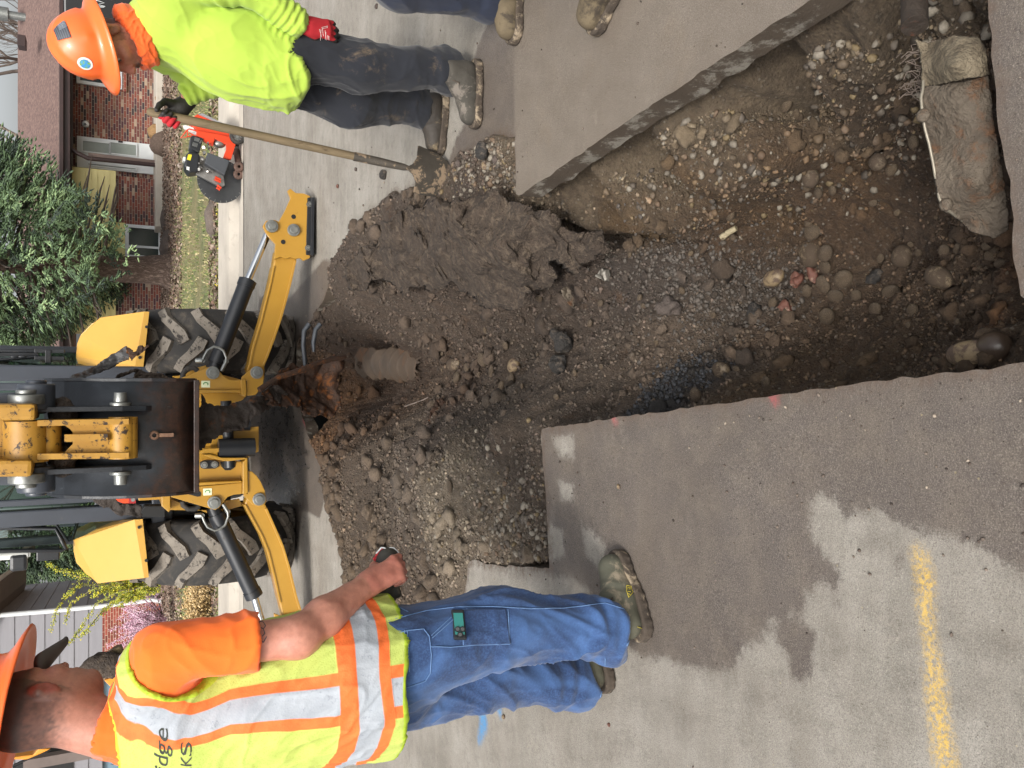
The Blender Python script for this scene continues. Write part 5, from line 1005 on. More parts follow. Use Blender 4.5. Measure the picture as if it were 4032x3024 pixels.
for L in [((1900, 300), (1500, 300), (1100, 180), (760, 140)), ((1850, 330), (1500, 330), (1150, 380), (870, 560), (800, 800)), ((1850, 340), (1500, 400), (1200, 560), (1000, 880), (840, 1080)), ((1850, 330), (1550, 420), (1280, 640), (1100, 860), (980, 980)),
          ((1880, 320), (1300, 250), (1000, 240), (700, 620), (630, 900)), ((1850, 380), (1600, 420), (1420, 540), (1260, 700)), ((1880, 350), (1700, 450), (1560, 540)), ((1850, 280), (1400, 240), (1080, 180), (1000, 200)), ((1850, 300), (1300, 330), (1000, 320), (900, 420), (800, 480)), ((1900, 320), (1650, 300), (1400, 300), (1200, 420), (1150, 480)),
          ((1900, 360), (1750, 380), (1600, 450), (1500, 600)), ((1900, 330), (1700, 330), (1450, 380), (1330, 520)), ((1900, 260), (1600, 260), (1300, 200)), ((1900, 330), (1000, 230), (700, 140), (600, 60))]:
    arcs.append(([ony(q[0]+rg_.uniform(-2, 2), q[1], yF+rg_.uniform(-.5, .5)) for q in Zq(*L)], .014))
for k in range(34):
    e = ony(*Zq((rg_.uniform(1250, 1800), rg_.uniform(150, 560)))[0], yF+rg_.uniform(-.5, .5)); s = ony(*Zq((rg_.uniform(1880, 2000), rg_.uniform(280, 420)))[0], yF); mid = s.lerp(e, .5)+Vector((rg_.uniform(-.1, .1), 0, rg_.uniform(.1, .3))); arcs.append(([s, mid, e], .01))
twigs("forsythia_bush", (-3.6, yF, .14), arcs, "arching forsythia bush with yellow-green leaves beside the machine's rear wheel", "bush", ('a3a83a', '8f9a3c', 'b9b53c', '7d8a35', 'c7b832'), "leaf_cluster", .035, 7, pm("olive_twig", '7d7450', '6b6243', 4, .8), 5, .02)
arcs = []; base = ony(*Zq((2040, 760))[0], 20)
for k in range(60):
    e = ony(*Zq((rg_.gauss(1660, 110), rg_.gauss(800, 140)))[0], 20+rg_.uniform(-.7, .7)); mid = base.lerp(e, .5)+Vector((rg_.uniform(-.15, .15), rg_.uniform(-.2, .2), rg_.uniform(-.1, .15))); arcs.append(([base, mid, e], .012))
for L in [((2040, 760), (1700, 900), (1500, 1000), (1320, 1100)), ((2040, 760), (1650, 800), (1350, 900)), ((2040, 760), (1800, 700), (1600, 640), (1540, 620)), ((2040, 760), (1750, 900), (1560, 1060), (1500, 1090)), ((2020, 700), (1950, 450), (1900, 380)), ((2020, 700), (1850, 480), (1830, 420))]:
    arcs.append(([ony(q[0], q[1], 20) for q in Zq(*L)], .012))
twigs("redbud_shrub", tuple(base), arcs, "pink flowering redbud shrub before the grey house's brick pier", "shrub", ('d0a8ba', 'd9b6c6', 'bd90a5', 'e0c8d3'), "blossom", .035, 7, pm("dark_twig", '4b3b36', '3b2f2b', 4, .8), 8, .03)
arcs = []
for k in range(60):
    s = Vector((-3.6+rg_.uniform(-.8, .9), 12.9+rg_.uniform(-.4, .5), .12)); e = s+Vector((rg_.uniform(-.3, .3), rg_.uniform(-.2, .2), rg_.uniform(.08, .3))); arcs.append(([s, s.lerp(e, .5)+Vector((0, 0, .1)), e], .008))
twigs("dry_grass_clump", (-3.6, 12.9, .1), arcs, "clump of dry straw-coloured grass at the sidewalk left of the machine", "plant", ('b59a6a', 'c4ab80', '9a8054'), "straw", .05, 4, m_barkl, 9, .06)

# stumps, logs and rocks before the brick house
m_rock = pm("grey_rock", '5b5049', '443b36', 6, .95, bmp=.8, bsc=14, bd=.05); m_wood = pm("split_wood", '9a7a52', '7d5f3d', 9, .8, bmp=.5, bsc=20, bd=.02, stretch=(3, 3, .6)); m_wood2 = pm("weathered_wood", '6b5a4e', '51443b', 9, .9, bmp=.6, bsc=20, bd=.02, stretch=(3, 3, .6))
def blob(name, q, y, r, mat, label, cat, seed=1, amp=.35, lift=0):
    c = ony(q[0], q[1], y); o = lump(name, c, r, mat, None, seed, amp); return tag(o, label, cat)
blob("stump", z1((1205, 1055))[0], 24.0, (.35, .3, .36), m_wood2, "dark weathered stump just below the white house door", "stump", 2)
blob("split_log", z1((1150, 965))[0], 24.3, (.22, .2, .26), m_wood, "split log with orange-brown face leaning at the house beside the door", "log", 5, .3)
blob("log_round", z1((1215, 720))[0], 24.3, (.24, .2, .3), m_wood, "light brown log round by the brick wall below the hand on the shovel", "log", 6, .2)
blob("stump", z1((1215, 555))[0], 24.3, (.2, .2, .25), m_wood2, "dark stump in front of the brick wall beside the worker's chin", "stump", 9, .3)
blob("rock", ze((1092, 445))[0], 23.5, (.4, .3, .17), m_rock, "dark rock at the brick wall beneath the right part of the spruce", "rock", 3, .25)
blob("rock", ze((1112, 640))[0], 22.0, (.5, .35, .25), m_rock, "large brown rock at the foot of the spruce trunk", "rock", 4, .25)
blob("stump", ze((1398, 430))[0], 12.6, (.28, .2, .13), pm("rotten_stump", '6a6058', '554a42', 12, .95, bmp=.8, bsc=40, bd=.02), "low grey rotten stump in the lawn edge beside yellow flowers", "stump", 7, .25)
# small yellow flowers at the kerb
rg = np.random.RandomState(4); Pp = np.concatenate([np.array(ony(*ze((1435, 440))[0], 12.1))+rg.normal(0, 1, (30, 3))*[.18, .1, .03], np.array(ony(*ze((1425, 900))[0], 12.1))+rg.normal(0, 1, (16, 3))*[.3, .1, .02]])
fl_ = fingers("daffodils", Pp, rg.normal(0, 1, Pp.shape), np.full(len(Pp), .035), np.full(len(Pp), .03), np.array([lin('d8c22e')[:3]]*len(Pp)), m_need); tag(fl_, "tiny yellow flowers in the grass along the sidewalk edge", "flowers", kind='stuff')

# ---- black trailer with white lettering
m_blkp = pm("black_vinyl", '0b0b0d', '101013', 3, .35); yT = 15.0
tr = empty("black_trailer", (5.5, yT, .1), "black trailer with white and blue lettering parked behind the worker in the yellow-green shirt", "trailer")
q = [ony(a, c, yT) for a, c in z1((433, -60), (465, 166), (1000, 190), (1000, -60))]
x1 = q[1].x; zt = q[1].z
phi = math.atan2(x1, yT)+.02; tu = Vector((math.cos(phi), -math.sin(phi), 0)); tw = Vector((math.sin(phi), math.cos(phi), 0)); t0 = Vector((x1, yT, 0))
mb = MB(); mb.prism([t0+Vector((0, 0, .45)), t0+tu*6.4+Vector((0, 0, .45)), t0+tu*6.4+Vector((0, 0, zt)), t0+Vector((0, 0, zt))], tw*2.1); body = mb.build("body", m_blkp, tr, bevel=.03)
for xx in ():
    t = MB(); t.lathe([(.1, -.1), (.2, -.12), (.34, -.1), (.35, 0), (.34, .1), (.2, .12), (.1, .1)], (xx, yT+.15, .35), (0, 1, 0), 32); t.build("wheel", m_rub, tr)
def textobj(name, s, size, loc, rot, mat, parent=None, ext=.002, font=None, shear=0, align='LEFT', off=0):
    cu = bpy.data.curves.new(name, 'FONT'); cu.body = s; cu.size = size; cu.extrude = ext; cu.shear = shear; cu.align_x = align; cu.offset = off
    o = bpy.data.objects.new(name, cu); col.objects.link(o); o.rotation_euler = rot; o.location = loc; bpy.context.view_layer.update()
    me = bpy.data.meshes.new_from_object(o.evaluated_get(bpy.context.evaluated_depsgraph_get())); me.transform(o.matrix_world); bpy.data.objects.remove(o)
    return link(name, me, mat, parent)
Z9 = Z(180, 0, 3.95); yt = yT-.004
def outl(L):
    o = []
    for a, c in Z9(*L):
        r = Vector(ray(a*O_, c*O_)); cpos = Vector((0, 0, CH)); nn = Vector((tw.x, tw.y, 0)); t = (t0-cpos).dot(nn)/r.dot(nn); o.append(cpos+r*t-nn*.004)
    return o
for dd_ in (2.4, 3.5):
    t = MB(); c = t0+tu*dd_+tw*.1+Vector((0, 0, .35)); t.lathe([(.1, -.1), (.2, -.12), (.34, -.1), (.35, 0), (.34, .1), (.2, .12), (.1, .1)], c, tw, 32); t.build("wheel", m_rub, tr)
mb = MB(); mb.tube(outl([(725, 20), (740, 118), (770, 112), (775, 100), (900, 112), (925, 100), (800, 68), (915, 45), (795, 5), (760, -10), (735, 0), (725, 20)]), .008, 5)
mb.tube(outl([(745, 70), (772, 66)]), .008, 5)
mb.build("lettering", m_white, tr)
mb = MB(); mb.prism(outl([(735, 130), (750, 205), (800, 280), (860, 345), (985, 372), (900, 285), (820, 195), (770, 160)]), (tw*-.003)); mb.build("swoosh", m_white, tr)
mb = MB(); mb.prism([p-tw*.004 for p in outl([(742, 150), (765, 195), (830, 250), (900, 310), (972, 362), (900, 292), (815, 205), (765, 168)])], (tw*-.002)); mb.build("swoosh_band", pm("navy_paint", '1c2a5a', '182450', 3, .4), tr)

# ---- truck with dirt behind the vest man
m_oy = pm("truck_orange_yellow", 'd9902e', 'cf8526', 3, .4, dirt='6a5030', dsc=8, dlo=.62, dhi=.7); Zh = Z(0, 2480, 3.05); yK = 9.0
tk = empty("dump_truck", (-4, yK, 0), "orange-yellow dump truck with wooden side boards behind the man in the vest", "truck")
mb = MB(); plate(mb, Zh((1000, 470), (1420, 190), (1450, 240), (1540, 430), (1480, 560), (1250, 610), (1150, 560)), yK, .06); mb.build("side_board", pm("painted_boards", '8f7a62', '6f5c48', 9, .9, bmp=.5, bsc=20, bd=.01, dirt='a06a5a', dsc=5, dlo=.5, dhi=.6, stretch=(1, 1, 3)), tk, bevel=.004)
mb = MB(); A = [ony(a, c, yK-.03) for a, c in Zh((1405, 200), (1440, 300), (1490, 420), (1530, 480))]; mb.tube(A, .05, 6); mb.build("rail", pm("old_timber", '6b5d45', '54482f', 9, .9), tk)
mb = MB(); plate(mb, Zh((1050, 410), (1190, 330), (1205, 345), (1080, 425)), yK-.03, .03); mb.build("red_plank", pm("faded_red", '9a3a38', '84302f', 9, .8), tk)
mb = MB(); plate(mb, Zh((1250, 610), (1440, 525), (1460, 600), (1330, 690)), yK-.05, .04); plate(mb, Zh((-100, 1720), (130, 1560), (350, 1560), (610, 1430), (460, 1430), (400, 1500), (-100, 1560)), yK-.05, .3); mb.build("body_panel", m_oy, tk, bevel=.01)
mb = MB(); plate(mb, Zh((1385, 560), (1405, 545), (1425, 600), (1405, 620)), yK-.055, .004); plate(mb, Zh((0, 1690), (610, 1440), (605, 1450), (0, 1710)), yK-.055, .004); mb.build("black_stripe", m_dark, tk)
mb = MB(); plate(mb, Zh((150, 1660), (600, 1460), (780, 1440), (880, 1500), (880, 1700), (150, 1700)), yK+.5, .1); mb.build("cab_opening", m_dark, tk); mb = MB(); A = ony(*Zh((900, 1500))[0], yK+.4); mb.box(A, (.1, .1, .9)); mb.build("post", pm("taupe_metal", '6e625c', '5f5550', 4, .6), tk)
mb = MB(); mb.box((-7.6, yK+1.2, 1.0), (3.0, 2.0, .9)); mb.build("bed", m_oy, tk, bevel=.03)
for xx in (-7.0, -8.3):
    t = MB(); t.lathe([(.1, -.12), (.3, -.14), (.47, -.1), (.48, 0), (.47, .1), (.3, .14), (.1, .12)], (xx, yK+.3, .48), (0, 1, 0), 32); t.build("wheel", m_rub, tk)
o = lump("dirt_clump", ony(*Zh((1260, 430))[0], yK-.1), (.13, .08, .22), m_mud, None, 12, .4); tag(o, "brown dirt clump stuck on the truck's wooden side board", "dirt")

# ---- walk-behind concrete saw
ys_ = 10.45; m_so = pm("saw_orange", 'd2401c', 'c53a18', 3, .35, dirt='8a4a30', dsc=9, dlo=.65, dhi=.75)
sa = empty("concrete_saw", (2.9, ys_, 0), "orange walk-behind concrete saw with a large round blade standing in the far gutter", "concrete saw")
c = ony(*z1((1602, 1312))[0], ys_+.12); mb = MB(); mb.cyl(c, c+Vector((.0, .012, 0)), .272, n=64); mb.cyl(c-Vector((0, .03, 0)), c, .05, n=24); bl = mb.build("blade", pm("blade_steel", '55575a', '47494b', 4, .35, .7), sa)
mb = MB()
for k in range(24): a = k*math.pi/12; mb.box(c+Vector((.262*math.cos(a), .004, .262*math.sin(a))), (.006, .018, .03), Matrix.Rotation(-a+math.pi/2, 3, 'Y'))
mb.build("tooth_slots", m_stl, bl)
mb = MB(); plate(mb, z6((940, 420), (1030, 362), (1070, 372), (1480, 570), (1490, 700), (1010, 600), (930, 520)), ys_+.08, .35); mb.build("front_cover", m_so, sa, bevel=.01)
mb = MB(); plate(mb, z6((1030, 365), (1100, 355), (1440, 520), (1480, 560), (1400, 530), (1070, 380)), ys_+.05, .38); mb.build("edge_trim", pm("silver_trim", 'a4a4a6', '949496', 3, .4, .5), sa)
mb = MB(); plate(mb, z6((1010, 600), (1480, 690), (1580, 800), (1510, 1030), (1390, 1005), (1440, 880), (1440, 810), (1270, 720), (1250, 830), (1110, 760), (1100, 720), (1010, 680)), ys_, .05); mb.build("chassis", m_so, sa, bevel=.006)
mb = MB(); plate(mb, z6((815, 530), (830, 570), (1000, 660), (1010, 640), (960, 560), (850, 525)), ys_+.1, .04); mb.build("tank_edge", m_whitep, sa)
mb = MB(); mb.tube([ony(a, d, ys_+.02) for a, d in z6((1010, 610), (900, 580), (870, 600), (780, 715), (900, 690), (960, 690))], .008, 8); mb.tube([ony(a, d, ys_+.02) for a, d in z6((880, 600), (880, 690))], .007, 8); mb.build("lifting_handle", m_so, sa)
mb = MB(); plate(mb, z6((1170, 920), (1490, 1040), (1420, 1250), (1130, 1080)), ys_-.08, .2); mb.build("belt_guard", pm("dark_grey_guard", '43464a', '3b3e42', 3, .45), sa, bevel=.008)
mb = MB(); plate(mb, z6((925, 690), (960, 672), (1110, 720), (1055, 915), (1035, 925), (908, 850)), ys_-.02, .2); mu = mb.build("muffler", m_blk, sa, bevel=.015)
mb = MB()
for r_ in range(2):
    for k in range(5): c0 = ony(*z6((985+k*15+r_*-28, 725+k*5+r_*75))[0], ys_-.024); mb.box(c0, (.045, .004, .006), Matrix.Rotation(R(12), 3, 'Y'))
mb.build("vent_slots", m_stl, mu)
mb = MB(); plate(mb, z6((850, 960), (912, 900), (1060, 945), (1035, 1200), (905, 1215), (838, 1120)), ys_-.06, .25); en = mb.build("air_filter", m_blk, sa, bevel=.02)
mb = MB(); plate(mb, z6((890, 948), (943, 955), (922, 1040), (868, 1025)), ys_-.063, .004); mb.build("yellow_decal", pm("decal_yellow", 'd6c62a', 'cabb22', 3, .5), en)
mb = MB(); plate(mb, z6((868, 1125), (908, 1135), (905, 1185), (862, 1170)), ys_-.063, .004); plate(mb, z6((818, 985), (850, 990), (845, 1050), (812, 1045)), ys_-.05, .1); mb.build("white_decal", m_whitep, en)
mb = MB(); c0 = ony(*z6((775, 1112))[0], ys_-.02); mb.lathe([(.014, -.02), (.03, -.02), (.036, 0), (.03, .02), (.014, .02)], c0, (0, 1, 0), 20); mb.build("knob", pm("taupe_knob", '8a7c70', '776b61', 3, .5), sa)
mb = MB(); plate(mb, z6((1060, 960), (1130, 1000), (1150, 1080), (1400, 1250), (1420, 1400), (1370, 1430), (1000, 1230), (1030, 1180)), ys_+.02, .06); mb.build("engine_plate", pm("alloy", '9c9a96', '7a7875', 12, .4, .7), sa, bevel=.004)
mb = MB(); rr_ = random.Random(3)
for k in range(16): c0 = ony(*z6((rr_.uniform(1050, 1240), rr_.uniform(780, 1240)))[0], ys_-.02); mb.cyl(c0, c0+Vector((rr_.uniform(-.03, .03), -.04, rr_.uniform(-.03, .03))), rr_.uniform(.008, .02), n=10)
mb.sph(ony(*z6((1340, 800))[0], ys_+.05), (.05, .05, .07), 10); mb.build("engine_parts", pm("alloy_bits", 'a8a6a0', '5f5d5a', 20, .35, .8), sa)
mb = MB(); 
for a, d in (((1280, 1275), (1360, 1320)), ((1270, 1310), (1360, 1355)), ((1310, 1395), (1370, 1440)), ((1300, 1430), (1350, 1465))): mb.tube([ony(*z6(a)[0], ys_-.02), ony(*z6(d)[0], ys_-.02)], .014, 8)
mb.build("orange_clamp", m_so, sa)
for q, r_, y_ in (((1603, 700), .088, ys_-.02), ((1618, 880), .09, ys_+.3)):
    c0 = ony(*z6(q)[0], y_); mb = MB(); mb.lathe([(.05, -.03), (.075, -.035), (r_, -.025), (r_+.003, 0), (r_, .025), (.075, .035), (.05, .03)], c0, (0, 1, 0), 36); w = mb.build("wheel", m_rub, sa)
    mb = MB(); mb.cyl(c0-Vector((0, .03, 0)), c0+Vector((0, .03, 0)), .016, n=16)
    for k in range(8): a = k*math.pi/4; mb.bar(c0, c0+Vector((.055*math.cos(a), 0, .055*math.sin(a))), .012, .03, up=(0, 1, 0))
    mb.build("hub", m_stl, w)
mb = MB(); A = ony(*z6((1590, 900))[0], ys_+.25); B2 = ony(*z6((1625, 1120))[0], ys_+.05); mb.cyl(A, B2, .04); 
for q, y_ in (((1625, 1130), ys_-.02), ((1620, 1240), ys_+.02)): c0 = ony(*z6(q)[0], y_); mb.lathe([(.018, -.02), (.05, -.03), (.062, -.02), (.062, .02), (.05, .03), (.018, .02)], c0, (.1, 1, 0), 28)
mb.build("front_roller", pm("rusty_roller", '6b5247', '4b3d37', 9, .7, .3), sa)
# ================= PEOPLE: implicit surfaces meshed with surface nets =================
f32 = np.float32
def snets(fn, lo, hi, h):
    lo = np.array(lo, float); hi = np.array(hi, float); n = np.maximum(4, np.ceil((hi-lo)/h).astype(int)+1)
    ax = [lo[i]+h*np.arange(n[i]) for i in range(3)]; F = np.empty(n, f32); YY, ZZ = np.meshgrid(ax[1], ax[2], indexing='ij')
    B = 5; nc = (n+B-1)//B+1; C_ = np.stack(np.meshgrid(*[lo[i]+h*B*np.arange(nc[i]) for i in range(3)], indexing='ij'), -1).reshape(-1, 3).astype(f32)
    Fc = np.concatenate([fn(C_[i:i+200000]) for i in range(0, len(C_), 200000)]).reshape(nc); near_ = np.abs(Fc) < h*B*1.75+.016
    A_ = np.zeros(nc, bool)
    for dx in (0, 1):
        for dy in (0, 1):
            for dz in (0, 1): A_[:nc[0]-1, :nc[1]-1, :nc[2]-1] |= near_[dx:nc[0]-1+dx, dy:nc[1]-1+dy, dz:nc[2]-1+dz]
    up3 = lambda G: np.repeat(np.repeat(np.repeat(G, B, 0), B, 1), B, 2)[:n[0], :n[1], :n[2]]
    F = np.where(up3(Fc) < 0, -1., 1.).astype(f32); idx_ = np.argwhere(up3(A_))
    for i in range(0, len(idx_), 300000):
        q_ = idx_[i:i+300000]; F[tuple(q_.T)] = fn((lo+q_*h).astype(f32))
    I = F < 0; acc = np.zeros((n[0]-1, n[1]-1, n[2]-1, 3), f32); cnt = np.zeros((n[0]-1, n[1]-1, n[2]-1), f32); quads = []
    cid = np.arange(np.prod(n-1)).reshape(n-1)
    for a in range(3):
        sl0 = [slice(None)]*3; sl1 = [slice(None)]*3; sl0[a] = slice(0, -1); sl1[a] = slice(1, None)
        F0 = F[tuple(sl0)]; F1 = F[tuple(sl1)]; X = np.argwhere(I[tuple(sl0)] != I[tuple(sl1)])
        if len(X) == 0: continue
        f0 = F0[tuple(X.T)]; f1 = F1[tuple(X.T)]; t = f0/(f0-f1); pos = X.astype(f32); pos[:, a] += t
        b, c = [(1, 2), (2, 0), (0, 1)][a]; ok = (X[:, b] > 0) & (X[:, c] > 0) & (X[:, b] < n[b]-1) & (X[:, c] < n[c]-1)
        cells = []
        for db, dc in ((-1, -1), (0, -1), (0, 0), (-1, 0)):
            Y_ = X.copy(); Y_[:, b] += db; Y_[:, c] += dc; v_ = (Y_ >= 0).all(1) & (Y_ < (n-1)).all(1)
            np.add.at(acc, tuple(Y_[v_].T), pos[v_]); np.add.at(cnt, tuple(Y_[v_].T), 1); cells.append(Y_[ok])
        q = np.stack([cid[tuple(c_.T)] for c_ in cells], 1); fl = I[tuple(sl0)][tuple(X.T)][ok]; q[~fl] = q[~fl][:, ::-1]; quads.append(q)
    Q = np.concatenate(quads); u, inv = np.unique(Q, return_inverse=True); V = (acc.reshape(-1, 3)[u]/cnt.reshape(-1)[u][:, None])*h+lo
    return V, inv.reshape(-1, 4)
def smin(a, b, k):
    if k <= 0: return np.minimum(a, b)
    h_ = np.maximum(k-np.abs(a-b), 0)/k; return np.minimum(a, b)-h_*h_*k*.25
def cap(P, a, b, ra, rb, sq=None):     # tapered capsule, optional flattening (direction, factor>1 = thinner)
    a = np.array(a, f32); b = np.array(b, f32); e = b-a; w = P-a; L2 = float(e@e)+1e-9; t = np.clip((w@e)/L2, 0, 1); d = w-t[:, None]*e
    if sq is not None: n_ = np.array(sq[0], f32); n_ /= np.linalg.norm(n_); d = d+((sq[1]-1)*(d@n_))[:, None]*n_
    return np.sqrt((d*d).sum(1))-(ra+(rb-ra)*t)
def ell(P, c, r, Rm=None):
    d = P-np.array(c, f32)
    if Rm is not None: d = d@np.array(Rm, f32)          # columns = local axes
    r = np.array(r, f32); k0 = np.sqrt(((d/r)**2).sum(1)); k1 = np.sqrt(((d/(r*r))**2).sum(1))+1e-9; return k0*(k0-1)/k1
def lerp3(a, b, t): return tuple(a[i]+(b[i]-a[i])*t for i in range(3))
def mesh_sdf(name, fn, lo, hi, h, mats, parent, disp=None, attrs=None, midx=None, relax=2):
    V, Q = snets(fn, lo, hi, h)
    e = np.concatenate([Q[:, [0, 1]], Q[:, [1, 2]], Q[:, [2, 3]], Q[:, [3, 0]]]); e = np.r_[e, e[:, ::-1]]
    cnt = np.bincount(e[:, 0], minlength=len(V))[:, None]
    for _ in range(relax):
        A = np.stack([np.bincount(e[:, 0], V[e[:, 1], i], len(V)) for i in range(3)], 1)/cnt; V = V*.5+A*.5
    if disp is not None:
        g = 2e-3; Nn = np.stack([fn((V+np.eye(3)[i]*g).astype(f32))-fn((V-np.eye(3)[i]*g).astype(f32)) for i in range(3)], 1); Nn /= np.linalg.norm(Nn, axis=1, keepdims=True)+1e-9; V = V+Nn*disp(V, Nn)[:, None]
    at = {k: f(V) for k, f in (attrs or {}).items()}
    mi = midx(V[Q].mean(1)) if midx is not None else None
    return npmesh(name, V, Q, mats, parent, attrs=at, midx=mi)
def folds(V, freq, amp, seed, aniso=(1, 1, 1), warp=.5):
    W = V*np.array(aniso); w = vnoise(W*freq*.6+seed)*warp; r = 1-np.abs(vnoise(W*freq+seed*1.7+w[:, None]*2)); r2 = 1-np.abs(vnoise(W*freq*2.1+seed*3.1+w[:, None])); return amp*((r**4-.16)*1.05+.45*(r2**4-.16))
def ringfold(V, a, b, t0, width, amp, nf, seed, tilt=.3):   # compression folds around a limb
    a = np.array(a); b = np.array(b); e = b-a; L = np.linalg.norm(e); e = e/L; w = V-a; t = (w@e)/L; rad = w-np.outer(w@e, e); dist = np.linalg.norm(rad, axis=1)
    ph = vnoise(V*9+seed)*2.2+tilt*(rad@np.array([1., .3, 0]))/.05; g = np.exp(-((t-t0)/width)**2); return amp*g*np.sin(t*L*nf+ph)*np.clip((.10-dist)/.02, 0, 1)
def arr(*p): return [tuple(q) for q in p]

m_skin = pm("skin_tan", 'a8715c', '9c6350', 14, .5, bmp=.25, bsc=160, bd=.0015, dirt='8a5044', dsc=30, dlo=.55, dhi=.7, r2=.55, sss=.12)
m_skin2 = pm("skin_red_tan", 'b06c58', 'a55f4e', 12, .5, bmp=.35, bsc=150, bd=.002, dirt='c07e6c', dsc=26, dlo=.55, dhi=.75, r2=.5, sss=.12)
m_hair = pm("dark_hair", '241b17', '15100e', 60, .8, bmp=1, bsc=220, bd=.004); m_hairg = pm("greying_hair", '4b3f3b', '2d2523', 60, .8, bmp=1, bsc=220, bd=.004)
m_hat = pm("orange_hardhat", 'e8692c', 'e26328', 2, .36, dirt='a84a22', dsc=22, dlo=.72, dhi=.76, coat=.15)
m_gaiter = pm("orange_cloth", 'ec6426', 'e25c20', 6, .9, bmp=.3, bsc=200, bd=.001, sheen=.2)
def cloth(name, c1, c2, sc=5, dirt=None, dsc=9, dlo=.58, dhi=.66, weave=700, wb=.25, rough=.92, attrcol=None):
    return pm(name, c1, c2, sc, rough, bmp=wb, bsc=weave, bd=.0012, dirt=dirt, dsc=dsc, dlo=dlo, dhi=dhi, sheen=.15)
m_neon = cloth("neon_shirt", 'a2bd48', '9ab540', 3, '6d7a35', 26, .66, .72)
m_navy = cloth("navy_work_trousers", '1b1e26', '14171e', 4, '5d5040', 7, .56, .72, 500)
m_navy2 = cloth("dark_blue_trousers", '1f2638', '192030', 4, '3a352e', 7, .62, .75, 500)
m_boot = pm("muddy_leather", '45413a', '35322c', 9, .85, bmp=.6, bsc=60, bd=.004, dirt='69625a', dsc=12, dlo=.50, dhi=.6)
m_bootd = pm("dark_muddy_leather", '352f28', '2a2520', 9, .7, bmp=.6, bsc=60, bd=.004, dirt='756751', dsc=10, dlo=.55, dhi=.66)
m_boott = pm("tan_leather", '675b46', '4f4535', 9, .85, bmp=.5, bsc=60, bd=.004, dirt='3c342a', dsc=7, dlo=.5, dhi=.6)
m_boot1 = pm("olive_hiking_leather", '545345', '46463b', 9, .8, bmp=.4, bsc=70, bd=.003, dirt='857a68', dsc=14, dlo=.5, dhi=.66)
m_sole = pm("muddy_sole", '4a4036', '332c25', 12, .9, bmp=.8, bsc=70, bd=.005, dirt='8a7c68', dsc=14, dlo=.5, dhi=.6)
m_gred = pm("red_glove", 'a81d26', '98161f', 4, .85, bmp=.4, bsc=400, bd=.001); m_gblk = pm("black_glove_palm", '24211f', '1a1817', 8, .6, bmp=.4, bsc=120, bd=.002)
m_lace = pm("lace", '4a4036', '3a322a', 9, .9)
m_ink = pm("tattoo_ink", '4a4a52', '44444c', 9, .6)

def boot(name, heel, toe, mat, parent, ang=.0, w=.052, ht=.13, L=None, lace=True, collar=None):
    h0 = np.array(heel, float); t0 = np.array(toe, float); d = t0-h0; L = np.linalg.norm(d[:2]); d = np.array([d[0], d[1], 0])/L; s = np.array([-d[1], d[0], 0]); z0 = min(h0[2], t0[2])
    def W(a, b, c): return tuple(h0+d*a*L+s*b+np.array([0, 0, c]))
    zt = lambda x: x
    def up(P):
        v = cap(P, W(.17, 0, .060), W(.45, 0, .058), w*.92, w*.95); v = smin(v, cap(P, W(.45, 0, .052), W(.84, .004, .044), w*.95, w*.86), .03)
        v = smin(v, cap(P, W(.26, 0, .09), W(.22, 0, ht), w*.92, w*1.0), .04); v = smin(v, cap(P, W(.4, 0, .10), W(.66, 0, .06), w*.7, w*.55), .03)
        v = np.maximum(v, -(P[:, 2]-(z0+.026))); v = np.maximum(v, P[:, 2]-(z0+ht+.03)); ins = cap(P, W(.25, 0, .1), W(.22, 0, ht+.05), w*.6, w*.82); return np.maximum(v, -ins)
    lo = np.minimum(h0, t0)-.09; hi = np.maximum(h0, t0)+.09; lo[2] = z0-.01; hi[2] = z0+ht+.06
    o = mesh_sdf(name, up, lo, hi, .0055, mat, parent, disp=lambda V, Nn: .0025*fbm(V, 28, 3)+ringfold(V, W(.2, 0, .1), W(.9, 0, .05), .5, .12, .003, 120, 2))
    def sole(P):
        q = P.copy(); q[:, 2] = z0; c = lambda a, b: tuple(np.array(W(a, b, 0)))
        f2 = smin(cap(q, W(.13, 0, 0), W(.4, 0, 0), w*.98, w*.9), cap(q, W(.4, 0, 0), W(.85, .004, 0), w*.9, w*1.06), .05); zz = P[:, 2]-z0
        f2 = f2+.002*np.sin(P[:, 0]*260)*(zz < .02); return np.maximum(f2, np.abs(zz-.017)-.017)
    mesh_sdf("sole", sole, lo-.01, hi, .005, m_sole, o, relax=1)
    mb = MB()
    if lace:
        for k in range(5):
            t = .36+k*.065; zz = .118-.0125*k+.012; mb.tube([W(t, -.028, zz-.012), W(t+.01, 0, zz+.004), W(t+.03, .028, zz-.012)], .0028, 6); mb.tube([W(t, .028, zz-.012), W(t+.012, 0, zz+.006), W(t+.03, -.028, zz-.012)], .0028, 6)
        for s_ in (-1, 1): mb.tube([W(.36, 0, .13), W(.37, .03*s_, .14), W(.42, .05*s_, .115), W(.45, .035*s_, .10), W(.38, 0, .132)], .0028, 6)
        mb.build("laces", m_lace, o)
    return o

